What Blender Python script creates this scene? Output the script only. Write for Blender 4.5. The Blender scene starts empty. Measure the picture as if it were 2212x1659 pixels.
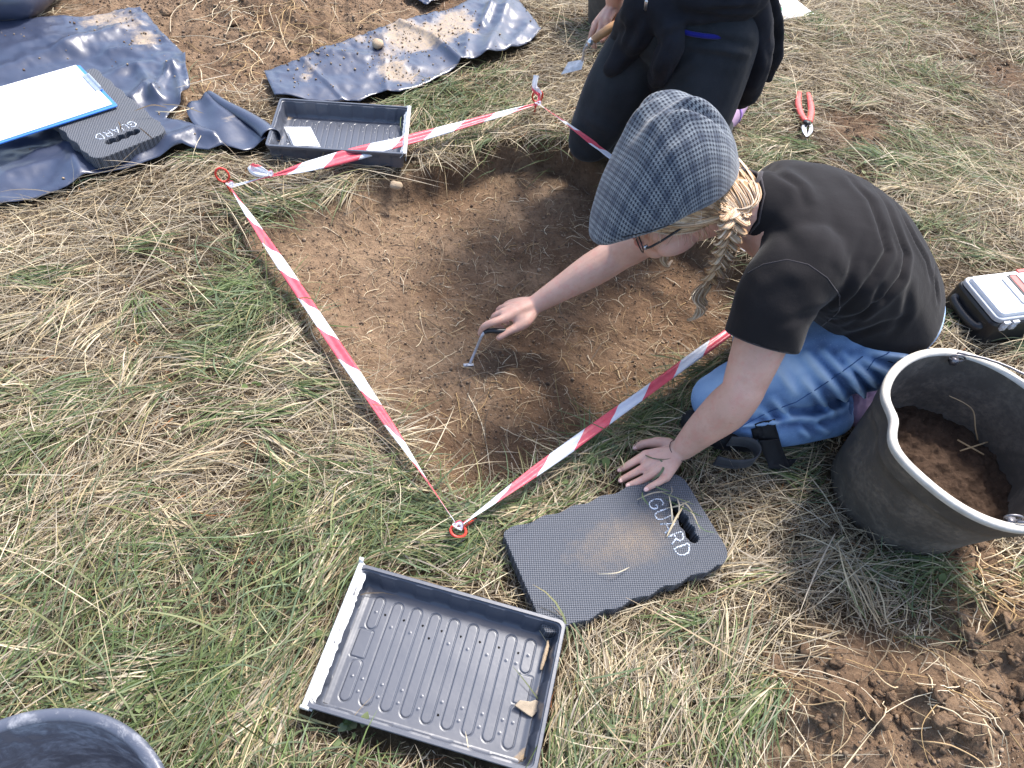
import bpy, bmesh, math, random
import numpy as np
from mathutils import Vector, Matrix, geometry
from mathutils.bvhtree import BVHTree

random.seed(7)
RNG = np.random.default_rng(11)
scene = bpy.context.scene
COL = scene.collection
pi = math.pi

# ------------------------------------------------------------------ camera
FOC, PITCH, ROLL, CH = 1500.0, 0.93, 0.16, 1.25
_c, _s = math.cos(PITCH), math.sin(PITCH)
FW = Vector((0, _c, -_s)); _up = Vector((0, _s, _c)); _rt = Vector((1, 0, 0))
R2 = _rt*math.cos(ROLL) + _up*math.sin(ROLL)
U2 = -_rt*math.sin(ROLL) + _up*math.cos(ROLL)
BK = -FW
CAMP = Vector((0, 0, CH))
cam_d = bpy.data.cameras.new('camera'); cam = bpy.data.objects.new('camera', cam_d); COL.objects.link(cam)
m = Matrix((R2, U2, BK)).transposed().to_4x4(); m.translation = CAMP
cam.matrix_world = m
cam_d.sensor_width = 36; cam_d.lens = 36*FOC/2212; cam_d.clip_start = 0.02; cam_d.clip_end = 500
scene.camera = cam

def ray(px, py):
    return FW + R2*((px-1106)/FOC) - U2*((py-829.5)/FOC)
def K(px, py, z=0.0):                      # the spot at height z that a survey of the photo puts there
    d = ray(px, py); return CAMP + d*((z-CH)/d.z)
def K2(px, py, z=0.0):
    v = K(px, py, z); return (v.x, v.y)
def PX(v):
    d = Vector(v)-CAMP; t = d.dot(FW)
    return (1106+FOC*d.dot(R2)/t, 829.5-FOC*d.dot(U2)/t)

# ------------------------------------------------------------------ numpy noise
class Noise:
    def __init__(s, seed, n=256):
        r = np.random.default_rng(seed); s.g = r.random((n, n)).astype(np.float32); s.n = n
    def lin(s, x, y, f=1.0):
        x = np.asarray(x, dtype=np.float64)*f+1000.37; y = np.asarray(y, dtype=np.float64)*f+1000.71
        xi = np.floor(x).astype(int); yi = np.floor(y).astype(int); fx = x-xi; fy = y-yi; g, n = s.g, s.n
        a = g[xi % n, yi % n]; b = g[(xi+1) % n, yi % n]; c = g[xi % n, (yi+1) % n]; d = g[(xi+1) % n, (yi+1) % n]
        return np.where(fx+fy < 1, a+(b-a)*fx+(c-a)*fy, d+(c-d)*(1-fx)+(b-d)*(1-fy))
    def __call__(s, x, y, f=1.0):
        x = np.asarray(x, dtype=np.float64)*f + 1000.37; y = np.asarray(y, dtype=np.float64)*f + 1000.71
        xi = np.floor(x).astype(int); yi = np.floor(y).astype(int)
        fx = x-xi; fy = y-yi; fx = fx*fx*(3-2*fx); fy = fy*fy*(3-2*fy)
        g, n = s.g, s.n
        a = g[xi % n, yi % n]; b = g[(xi+1) % n, yi % n]; c = g[xi % n, (yi+1) % n]; d = g[(xi+1) % n, (yi+1) % n]
        return (a*(1-fx)+b*fx)*(1-fy)+(c*(1-fx)+d*fx)*fy
    def fbm(s, x, y, f=1.0, o=4, p=0.5):
        t = 0; a = 1; w = 0
        for i in range(o):
            t = t + a*s(x+i*3.1, y-i*1.7, f); w += a; a *= p; f *= 2.03
        return t/w
N1, N2, N3, N4 = Noise(1), Noise(2), Noise(3), Noise(4)
def sstep(a, b, x):
    t = np.clip((x-a)/(b-a), 0, 1); return t*t*(3-2*t)

def poly_sd(x, y, poly):
    """signed distance, positive inside"""
    x = np.asarray(x, dtype=np.float64); y = np.asarray(y, dtype=np.float64)
    d = np.full(x.shape, 1e9); ins = np.zeros(x.shape, bool)
    n = len(poly)
    for i in range(n):
        ax, ay = poly[i]; bx, by = poly[(i+1) % n]
        ex, ey = bx-ax, by-ay; wx, wy = x-ax, y-ay
        t = np.clip((wx*ex+wy*ey)/(ex*ex+ey*ey+1e-12), 0, 1)
        d = np.minimum(d, (wx-ex*t)**2+(wy-ey*t)**2)
        c = ((ay > y) != (by > y)) & (x < (bx-ax)*(y-ay)/((by-ay) if abs(by-ay) > 1e-12 else 1e-12)+ax)
        ins ^= c
    d = np.sqrt(d)
    return np.where(ins, d, -d)
def seg_d(x, y, pts):
    d = np.full(np.shape(x), 1e9)
    for (ax, ay), (bx, by) in zip(pts[:-1], pts[1:]):
        ex, ey = bx-ax, by-ay; wx, wy = x-ax, y-ay
        t = np.clip((wx*ex+wy*ey)/(ex*ex+ey*ey+1e-12), 0, 1)
        d = np.minimum(d, (wx-ex*t)**2+(wy-ey*t)**2)
    return np.sqrt(d)
def blob(x, y, cx, cy, r):
    return np.exp(-((x-cx)**2+(y-cy)**2)/(r*r))

# ------------------------------------------------------------------ materials
def newmat(name):
    mt = bpy.data.materials.new(name); mt.use_nodes = True
    nt = mt.node_tree; b = nt.nodes['Principled BSDF']
    return mt, nt, b
def N(nt, t, **k):
    n = nt.nodes.new(t)
    for a, v in k.items():
        setattr(n, a, v)
    return n
def L(nt, a, b): nt.links.new(a, b)
def ramp(nt, fac, stops):
    r = N(nt, 'ShaderNodeValToRGB'); e = r.color_ramp.elements
    while len(e) > len(stops): e.remove(e[-1])
    while len(e) < len(stops): e.new(0.5)
    for i, (p, c) in enumerate(stops):
        e[i].position = p; e[i].color = (*c, 1) if len(c) == 3 else c
    L(nt, fac, r.inputs['Fac']); return r.outputs['Color']
def noise(nt, scale, detail=4, rough=0.55, vec=None, dist=0):
    n = N(nt, 'ShaderNodeTexNoise'); n.inputs['Scale'].default_value = scale
    n.inputs['Detail'].default_value = detail; n.inputs['Roughness'].default_value = rough
    n.inputs['Distortion'].default_value = dist
    if vec is not None: L(nt, vec, n.inputs['Vector'])
    return n.outputs['Fac']
def objco(nt):
    return N(nt, 'ShaderNodeTexCoord').outputs['Object']
def bump(nt, bsdf, h, strength=0.5, dist=0.002, prev=None):
    b = N(nt, 'ShaderNodeBump'); b.inputs['Strength'].default_value = strength; b.inputs['Distance'].default_value = dist
    L(nt, h, b.inputs['Height'])
    if prev is not None: L(nt, prev, b.inputs['Normal'])
    L(nt, b.outputs['Normal'], bsdf.inputs['Normal']); return b.outputs['Normal']
def mix(nt, fac, a, b):
    m_ = N(nt, 'ShaderNodeMix', data_type='RGBA')
    if isinstance(fac, float): m_.inputs[0].default_value = fac
    else: L(nt, fac, m_.inputs[0])
    for v, i in ((a, 6), (b, 7)):
        if isinstance(v, tuple): m_.inputs[i].default_value = (*v, 1)
        else: L(nt, v, m_.inputs[i])
    return m_.outputs[2]
def mathn(nt, op, a, b=None, c=None):
    n = N(nt, 'ShaderNodeMath', operation=op)
    for i, v in enumerate((a, b, c)):
        if v is None: continue
        if isinstance(v, (int, float)): n.inputs[i].default_value = v
        else: L(nt, v, n.inputs[i])
    return n.outputs[0]
def plain(name, c, rough=0.5, metal=0.0, var=0.25, scale=40, bmp=0.0, bd=0.001, spec=None):
    mt, nt, b = newmat(name); v = objco(nt)
    f = noise(nt, scale, 5, 0.6, v)
    c0 = tuple(x*(1-var) for x in c); c1 = tuple(min(1, x*(1+var)) for x in c)
    L(nt, ramp(nt, f, [(0.3, c0), (0.7, c1)]), b.inputs['Base Color'])
    b.inputs['Roughness'].default_value = rough; b.inputs['Metallic'].default_value = metal
    if spec is not None: b.inputs['Specular IOR Level'].default_value = spec
    if bmp: bump(nt, b, noise(nt, scale*6, 4, 0.6, v), bmp, bd)
    return mt

MAT = {}
# soil: pale dry crust, dark moist crumbs, ochre patches
def soil_mat(name, dry, moist, dark):
    mt, nt, b = newmat(name); v = objco(nt)
    big = noise(nt, 3.2, 4, 0.6, v); fine = noise(nt, 70, 6, 0.7, v); mid = noise(nt, 16, 5, 0.6, v)
    base = mix(nt, ramp(nt, big, [(0.38, (0, 0, 0)), (0.62, (1, 1, 1))]), dry, moist)
    base = mix(nt, ramp(nt, mid, [(0.35, (0, 0, 0)), (0.7, (.55, .55, .55))]), base, dark)
    sp = ramp(nt, fine, [(0.36, (.6, .6, .6)), (0.5, (0, 0, 0))])
    base = mix(nt, sp, base, dark)
    pale = ramp(nt, noise(nt, 150, 3, 0.6, v), [(0.62, (0, 0, 0)), (0.72, (.5, .5, .5))])
    base = mix(nt, pale, base, tuple(min(1, x*1.5) for x in dry))
    L(nt, base, b.inputs['Base Color']); b.inputs['Roughness'].default_value = 0.95
    b.inputs['Specular IOR Level'].default_value = 0.15
    vo = N(nt, 'ShaderNodeTexVoronoi'); vo.inputs['Scale'].default_value = 110; L(nt, v, vo.inputs['Vector'])
    n0 = bump(nt, b, vo.outputs['Distance'], 0.55, 0.004)
    bump(nt, b, noise(nt, 190, 6, 0.75, v), 0.9, 0.005, n0)
    return mt
MAT['soil'] = soil_mat('soil', (.268, .184, .118), (.150, .092, .055), (.072, .044, .028))
MAT['soil_dark'] = soil_mat('dark_soil', (.095, .060, .040), (.060, .037, .025), (.026, .016, .011))

def blade_mat(name, trans=0.25, rough=0.55):
    mt, nt, b = newmat(name)
    a = N(nt, 'ShaderNodeAttribute'); a.attribute_name = 'tint'
    L(nt, a.outputs['Color'], b.inputs['Base Color']); b.inputs['Roughness'].default_value = rough
    b.inputs['Specular IOR Level'].default_value = 0.25
    if trans:
        t = N(nt, 'ShaderNodeBsdfTranslucent'); L(nt, a.outputs['Color'], t.inputs['Color'])
        mx = N(nt, 'ShaderNodeMixShader'); mx.inputs[0].default_value = trans
        out = nt.nodes['Material Output']
        L(nt, b.outputs[0], mx.inputs[1]); L(nt, t.outputs[0], mx.inputs[2]); L(nt, mx.outputs[0], out.inputs['Surface'])
    return mt
MAT['blade'] = blade_mat('grass_blade', .3)
MAT['root'] = blade_mat('root_fibre', 0, .8)

def skin_mat():
    mt, nt, b = newmat('skin'); v = objco(nt)
    f = noise(nt, 14, 4, 0.6, v)
    c = ramp(nt, f, [(0.3, (.50, .285, .215)), (0.55, (.60, .365, .285)), (0.75, (.66, .37, .30))])
    c = mix(nt, ramp(nt, noise(nt, 55, 4, .6, v), [(.5, (0, 0, 0)), (.72, (.5, .5, .5))]), c, (.60, .25, .20))
    c = mix(nt, ramp(nt, noise(nt, 120, 5, .7, v), [(.58, (0, 0, 0)), (.75, (.35, .35, .35))]), c, (.30, .20, .13))
    g = ramp(nt, noise(nt, 420, 2, .5, v), [(0.25, (.8, .8, .8)), (0.4, (0, 0, 0))])
    c = mix(nt, mathn(nt, 'MULTIPLY', g, .18), c, (.36, .17, .11))
    L(nt, c, b.inputs['Base Color']); b.inputs['Roughness'].default_value = 0.52
    b.inputs['Subsurface Weight'].default_value = 0.12; b.inputs['Subsurface Radius'].default_value = (1, .35, .2)
    b.inputs['Subsurface Scale'].default_value = 0.008
    n0 = bump(nt, b, noise(nt, 60, 3, .6, v), .18, .003)
    bump(nt, b, noise(nt, 420, 3, .6, v), .3, .0008, n0)
    return mt
MAT['skin'] = skin_mat()

def cloth_mat(name, c, var=.2, scale=9, weave=900, rough=.92, sheen=.25, fuzz=0.0):
    mt, nt, b = newmat(name); v = objco(nt)
    f = noise(nt, scale, 5, .6, v)
    col = ramp(nt, f, [(0.3, tuple(x*(1-var) for x in c)), (0.7, tuple(x*(1+var) for x in c))])
    s = ramp(nt, noise(nt, 600, 2, .5, v), [(0.66, (0, 0, 0)), (0.78, (fuzz,)*3)])
    col = mix(nt, s, col, tuple(min(1, x*3+.03) for x in c))
    L(nt, col, b.inputs['Base Color']); b.inputs['Roughness'].default_value = rough
    b.inputs['Sheen Weight'].default_value = sheen; b.inputs['Sheen Roughness'].default_value = .4
    b.inputs['Specular IOR Level'].default_value = .2
    n0 = bump(nt, b, noise(nt, 38, 4, .6, v), .25, .004)
    bump(nt, b, noise(nt, weave, 2, .5, v), .35, .0006, n0)
    return mt
MAT['tee'] = cloth_mat('charcoal_cotton', (.0125, .011, .012), .15, 12, fuzz=.2, sheen=.10)
MAT['seam'] = cloth_mat('charcoal_seam', (.05, .044, .047), .15, 12, fuzz=.2)
MAT['hoodie'] = cloth_mat('black_fleece', (.013, .014, .019), .3, 14, fuzz=.15, sheen=.03)
MAT['dark_jeans'] = cloth_mat('dark_grey_denim', (.022, .025, .030), .35, 8, fuzz=.4, sheen=.10)
MAT['blue_top'] = cloth_mat('blue_cotton', (.012, .014, .16), .2, 14)
MAT['strap'] = cloth_mat('black_webbing', (.014, .014, .016), .2, 30, rough=.6, sheen=.1)
MAT['strap_lightened'] = cloth_mat('lightened_black_webbing', (.055, .055, .06), .2, 30, rough=.6, sheen=.1)  # black webbing painted lighter, for a strap end lying dark in shadow
MAT['lilac'] = plain('lilac_rubber', (.38, .25, .37), .6, 0, .12, 60, .2)
MAT['purple'] = plain('purple_trim', (.28, .15, .42), .6, 0, .12, 60)

def denim_mat():
    mt, nt, b = newmat('light_blue_denim'); v = objco(nt)
    f = noise(nt, 7, 5, .62, v)
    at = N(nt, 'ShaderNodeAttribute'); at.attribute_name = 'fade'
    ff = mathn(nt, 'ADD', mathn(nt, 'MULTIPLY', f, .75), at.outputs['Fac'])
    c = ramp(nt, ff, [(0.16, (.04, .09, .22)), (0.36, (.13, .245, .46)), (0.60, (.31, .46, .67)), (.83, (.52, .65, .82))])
    w = N(nt, 'ShaderNodeTexWave'); w.inputs['Scale'].default_value = 260; w.inputs['Distortion'].default_value = 1.2; L(nt, v, w.inputs['Vector'])
    c = mix(nt, mathn(nt, 'MULTIPLY', w.outputs['Fac'], .16), c, (.62, .72, .85))
    s = ramp(nt, noise(nt, 500, 2, .6, v), [(0.6, (0, 0, 0)), (0.75, (.35, .35, .35))])
    c = mix(nt, s, c, (.55, .68, .85))
    L(nt, c, b.inputs['Base Color']); b.inputs['Roughness'].default_value = .9; b.inputs['Specular IOR Level'].default_value = .2
    n0 = bump(nt, b, noise(nt, 30, 4, .6, v), .2, .004)
    bump(nt, b, w.outputs['Fac'], .2, .0006, n0)
    return mt
MAT['denim'] = denim_mat()
MAT['denim_seam'] = plain('denim_seam', (.055, .12, .28), .9, 0, .3, 80)

def tweed_mat():
    mt, nt, b = newmat('houndstooth_tweed')
    uv = N(nt, 'ShaderNodeUVMap'); uv.uv_map = 'UVMap'
    sp = N(nt, 'ShaderNodeSeparateXYZ'); L(nt, uv.outputs[0], sp.inputs[0])
    cell = 0.0074
    def wave(o, ph=0.0):
        fr = mathn(nt, 'FRACT', mathn(nt, 'ADD', mathn(nt, 'DIVIDE', o, cell), 50+ph))
        return mathn(nt, 'LESS_THAN', fr, .5)
    a = wave(sp.outputs[0]); c_ = wave(sp.outputs[1])
    diag = mathn(nt, 'LESS_THAN', mathn(nt, 'FRACT', mathn(nt, 'ADD', mathn(nt, 'DIVIDE', mathn(nt, 'ADD', sp.outputs[0], sp.outputs[1]), cell/2), 50)), .5)
    both = mathn(nt, 'MULTIPLY', a, c_); any_ = mathn(nt, 'MAXIMUM', a, c_)
    half = mathn(nt, 'MULTIPLY', mathn(nt, 'SUBTRACT', any_, both), diag)
    k = mathn(nt, 'ADD', both, mathn(nt, 'MULTIPLY', half, .75))
    # overcheck
    oc = mathn(nt, 'LESS_THAN', mathn(nt, 'FRACT', mathn(nt, 'ADD', mathn(nt, 'DIVIDE', sp.outputs[0], .0370), 50.3)), .40)
    oc2 = mathn(nt, 'LESS_THAN', mathn(nt, 'FRACT', mathn(nt, 'ADD', mathn(nt, 'DIVIDE', sp.outputs[1], .0370), 50.3)), .40)
    ocs = mathn(nt, 'MULTIPLY', mathn(nt, 'ADD', oc, oc2), .36)
    v = objco(nt); fz = noise(nt, 900, 3, .7, v)
    light = mix(nt, fz, (.115, .14, .17), (.31, .335, .355))
    light = mix(nt, ocs, light, (.035, .05, .085))
    dark = mix(nt, fz, (.008, .014, .034), (.030, .034, .045))
    L(nt, mix(nt, k, light, dark), b.inputs['Base Color'])
    b.inputs['Roughness'].default_value = .95; b.inputs['Sheen Weight'].default_value = .3
    b.inputs['Specular IOR Level'].default_value = .15
    n0 = bump(nt, b, fz, .5, .0012)
    bump(nt, b, k, .25, .0006, n0)
    return mt
MAT['tweed'] = tweed_mat()

def hair_mat():
    mt, nt, b = newmat('blond_hair')
    a = N(nt, 'ShaderNodeAttribute'); a.attribute_name = 'tint'
    L(nt, a.outputs['Color'], b.inputs['Base Color']); b.inputs['Roughness'].default_value = .42
    b.inputs['Specular IOR Level'].default_value = .4
    return mt
MAT['hair'] = hair_mat()

def dusty_plastic(name, c, dust, rough=.32, amt=(.55, .72), scale=6, fine=.3, spec=.6):
    """black plastic with dried soil smeared and sprinkled on it"""
    mt, nt, b = newmat(name); v = objco(nt)
    f = noise(nt, scale, 6, .65, v, .6); g = noise(nt, 90, 5, .7, v)
    at = N(nt, 'ShaderNodeAttribute'); at.attribute_name = 'dirt'
    ff = mathn(nt, 'ADD', f, at.outputs['Fac'])
    mk = ramp(nt, ff, [(amt[0], (0, 0, 0)), (amt[1], (1, 1, 1))])
    mk = mathn(nt, 'MULTIPLY', mk, ramp(nt, g, [(.3, (.35,)*3), (.6, (1, 1, 1))]))
    film = mathn(nt, 'MULTIPLY', noise(nt, 3, 3, .5, v), fine)
    mk2 = mathn(nt, 'MAXIMUM', mk, film)
    L(nt, mix(nt, mk2, c, dust), b.inputs['Base Color'])
    r = mathn(nt, 'ADD', mathn(nt, 'MULTIPLY', mk, .6), mathn(nt, 'ADD', rough, mathn(nt, 'MULTIPLY', g, .12)))
    L(nt, r, b.inputs['Roughness']); b.inputs['Specular IOR Level'].default_value = spec
    n0 = bump(nt, b, noise(nt, 60, 4, .6, v), .12, .002)
    bump(nt, b, mathn(nt, 'MULTIPLY', mk, g), .5, .002, n0)
    return mt
MAT['sheet'] = dusty_plastic('black_plastic_sheet', (.024, .038, .078), (.34, .26, .18), .27, (.60, .74), 5, .09, .95)  # navy tint in the base colour stands in for reflected sky
MAT['tray'] = dusty_plastic('dark_grey_plastic', (.060, .070, .094), (.32, .23, .14), .30, (.80, .90), 9, .05, .7)  # base lifted and blued to paint in the sky's reflection
MAT['rubber'] = dusty_plastic('muddy_black_rubber', (.034, .032, .031), (.19, .16, .13), .5, (.36, .72), 9, .62, .4)
MAT['rubber_wet'] = dusty_plastic('scuffed_navy_rubber', (.03, .04, .07), (.30, .31, .34), .3, (.50, .68), 26, .30, .8)
MAT['rubber_edge'] = plain('pale_rim', (.50, .47, .42), .6, 0, .2, 30, .4)  # rim far paler than the bucket's body
MAT['wire'] = plain('galvanised_wire', (.20, .19, .20), .4, .8, .3, 60)
MAT['steel'] = plain('bright_steel', (.62, .63, .65), .28, .9, .15, 60)
MAT['dull_steel'] = plain('dull_steel', (.50, .52, .56), .5, .25, .3, 60)
MAT['paper'] = plain('white_paper', (.82, .83, .85), .7, 0, .02, 20)
MAT['white_plastic'] = plain('white_plastic', (.80, .81, .82), .35, 0, .03, 20)
MAT['grey_plastic'] = plain('pale_grey_plastic', (.42, .44, .47), .4, 0, .06, 20)
MAT['black_plastic'] = plain('black_plastic', (.014, .015, .018), .4, 0, .2, 20, .1)
MAT['blue_board'] = plain('blue_board', (.05, .20, .62), .4, 0, .08, 20)
MAT['red_metal'] = plain('red_painted_metal', (.62, .045, .03), .38, 0, .2, 60)
MAT['red_plastic'] = plain('faded_red_plastic', (.72, .10, .085), .35, 0, .2, 70)
MAT['masking'] = plain('white_masking_tape', (.70, .70, .68), .7, 0, .12, 45, .5, .003)
MAT['wood'] = plain('pale_wood', (.48, .26, .12), .5, 0, .2, 50)
MAT['stone'] = plain('buff_stone', (.36, .27, .18), .85, 0, .25, 60, .7, .002)
MAT['sherd'] = plain('tan_pottery', (.33, .27, .20), .85, 0, .2, 90, .6, .001)
MAT['orange'] = plain('orange_print', (.7, .25, .05), .5)
MAT['green_ink'] = plain('green_print', (.05, .35, .15), .5)
MAT['black_paint'] = plain('black_frame', (.01, .01, .012), .35)
MAT['nail_s'] = plain('fingernail', (.70, .45, .40), .3, 0, .05, 80)
MAT['lips'] = plain('lips', (.45, .18, .16), .5, 0, .1, 80)
MAT['eye'] = plain('eye_white', (.7, .68, .66), .2, 0, .02)
MAT['iris'] = plain('iris', (.05, .09, .14), .2, 0, .2)
def bag_mat():
    mt, nt, b = newmat('clear_bag'); b.inputs['Base Color'].default_value = (.85, .88, .92, 1)
    b.inputs['Alpha'].default_value = .45; b.inputs['Roughness'].default_value = .15; return mt
MAT['bag'] = bag_mat()
def glass_mat():
    mt, nt, b = newmat('lens'); b.inputs['Base Color'].default_value = (.9, .92, .95, 1)
    b.inputs['Alpha'].default_value = .15; b.inputs['Roughness'].default_value = .03; return mt
MAT['lens'] = glass_mat()

def foam_mat():
    mt, nt, b = newmat('textured_grey_foam'); v = objco(nt)
    sp = N(nt, 'ShaderNodeSeparateXYZ'); L(nt, v, sp.inputs[0])
    p = 0.0062
    def sw(o, ph):
        return mathn(nt, 'SINE', mathn(nt, 'ADD', mathn(nt, 'MULTIPLY', o, 2*pi/p), ph))
    u = mathn(nt, 'ADD', sp.outputs[0], mathn(nt, 'MULTIPLY', sp.outputs[1], .5))
    w = mathn(nt, 'SUBTRACT', sp.outputs[1], mathn(nt, 'MULTIPLY', sp.outputs[0], .45))
    h = mathn(nt, 'MULTIPLY', sw(u, 0), sw(w, .4))
    hh = mathn(nt, 'ADD', mathn(nt, 'MULTIPLY', h, .5), .5)
    c = mix(nt, hh, (.030, .033, .040), (.155, .165, .19))
    at = N(nt, 'ShaderNodeAttribute'); at.attribute_name = 'dirt'
    f = mathn(nt, 'ADD', mathn(nt, 'MULTIPLY', noise(nt, 34, 5, .7, v), .65), at.outputs['Fac'])
    g = noise(nt, 700, 3, .7, v)
    dk = mathn(nt, 'MULTIPLY', ramp(nt, f, [(.5, (0, 0, 0)), (1.0, (.9, .9, .9))]), ramp(nt, g, [(.38, (.1,)*3), (.6, (1, 1, 1))]))
    L(nt, mix(nt, dk, c, (.30, .22, .14)), b.inputs['Base Color'])
    b.inputs['Roughness'].default_value = .6; b.inputs['Specular IOR Level'].default_value = .35
    bump(nt, b, h, .8, .0012)
    return mt
MAT['foam'] = foam_mat()
MAT['foam_side'] = plain('grey_foam_side', (.050, .052, .058), .7, 0, .15, 60)
def chalk_mat():
    mt, nt, b = newmat('white_marker'); v = objco(nt)
    c = ramp(nt, noise(nt, 420, 3, .6, v), [(.42, (.06, .065, .075)), (.54, (.60, .66, .76))])
    L(nt, c, b.inputs['Base Color']); b.inputs['Roughness'].default_value = .7
    return mt
MAT['chalk'] = chalk_mat()
def tape_mat():
    mt, nt, b = newmat('red_white_barrier_film')
    uv = N(nt, 'ShaderNodeUVMap'); uv.uv_map = 'UVMap'
    sp = N(nt, 'ShaderNodeSeparateXYZ'); L(nt, uv.outputs[0], sp.inputs[0])
    t = mathn(nt, 'ADD', mathn(nt, 'DIVIDE', sp.outputs[0], .2), mathn(nt, 'MULTIPLY', sp.outputs[1], .28))
    st = mathn(nt, 'LESS_THAN', mathn(nt, 'FRACT', mathn(nt, 'ADD', t, 50)), .5)
    v = objco(nt)
    red = mix(nt, noise(nt, 60, 3, .6, v), (.78, .06, .10), (.86, .20, .24))
    L(nt, mix(nt, st, (.80, .82, .88), red), b.inputs['Base Color'])
    b.inputs['Roughness'].default_value = .3
    tr = N(nt, 'ShaderNodeBsdfTranslucent'); L(nt, mix(nt, st, (.80, .82, .88), red), tr.inputs['Color'])
    mx = N(nt, 'ShaderNodeMixShader'); mx.inputs[0].default_value = .25
    bump(nt, b, noise(nt, 90, 3, .6, v), .3, .002)
    L(nt, b.outputs[0], mx.inputs[1]); L(nt, tr.outputs[0], mx.inputs[2]); L(nt, mx.outputs[0], nt.nodes['Material Output'].inputs['Surface'])
    return mt
MAT['tape'] = tape_mat()

# ------------------------------------------------------------------ object helpers
def tag(o, label=None, cat=None, group=None, kind=None):
    if label: o['label'] = label
    if cat: o['category'] = cat
    if group: o['group'] = group
    if kind: o['kind'] = kind
    return o
def empty(name, loc, rz=0.0, **k):
    o = bpy.data.objects.new(name, None); COL.objects.link(o); o.location = loc; o.rotation_euler = (0, 0, rz)
    o.empty_display_size = .05
    tag(o, **k); return o
def link(name, me, mat, parent=None, smooth=True):
    """link mesh given in the parent's local space"""
    o = bpy.data.objects.new(name, me); COL.objects.link(o)
    for mm in (mat if isinstance(mat, (list, tuple)) else [mat]): me.materials.append(mm)
    if smooth and len(me.polygons): me.polygons.foreach_set('use_smooth', [True]*len(me.polygons))
    if parent is not None: o.parent = parent
    return o
def world_part(name, me, mat, parent, smooth=True):
    """mesh in world coordinates made a child of parent (an unrotated empty or a root)"""
    o = link(name, me, mat, None, smooth)
    o.parent = parent; o.matrix_parent_inverse = rootinv(parent)
    return o
def rootinv(p):
    mm = Matrix.LocRotScale(p.location, p.rotation_euler, p.scale)
    if p.parent is not None: mm = rootmat(p.parent) @ p.matrix_parent_inverse @ mm
    return mm.inverted()
def rootmat(p): return rootinv(p).inverted()
def mesh(name, v, f):
    me = bpy.data.meshes.new(name); me.from_pydata([tuple(a) for a in v], [], f); me.update(); return me

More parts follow.
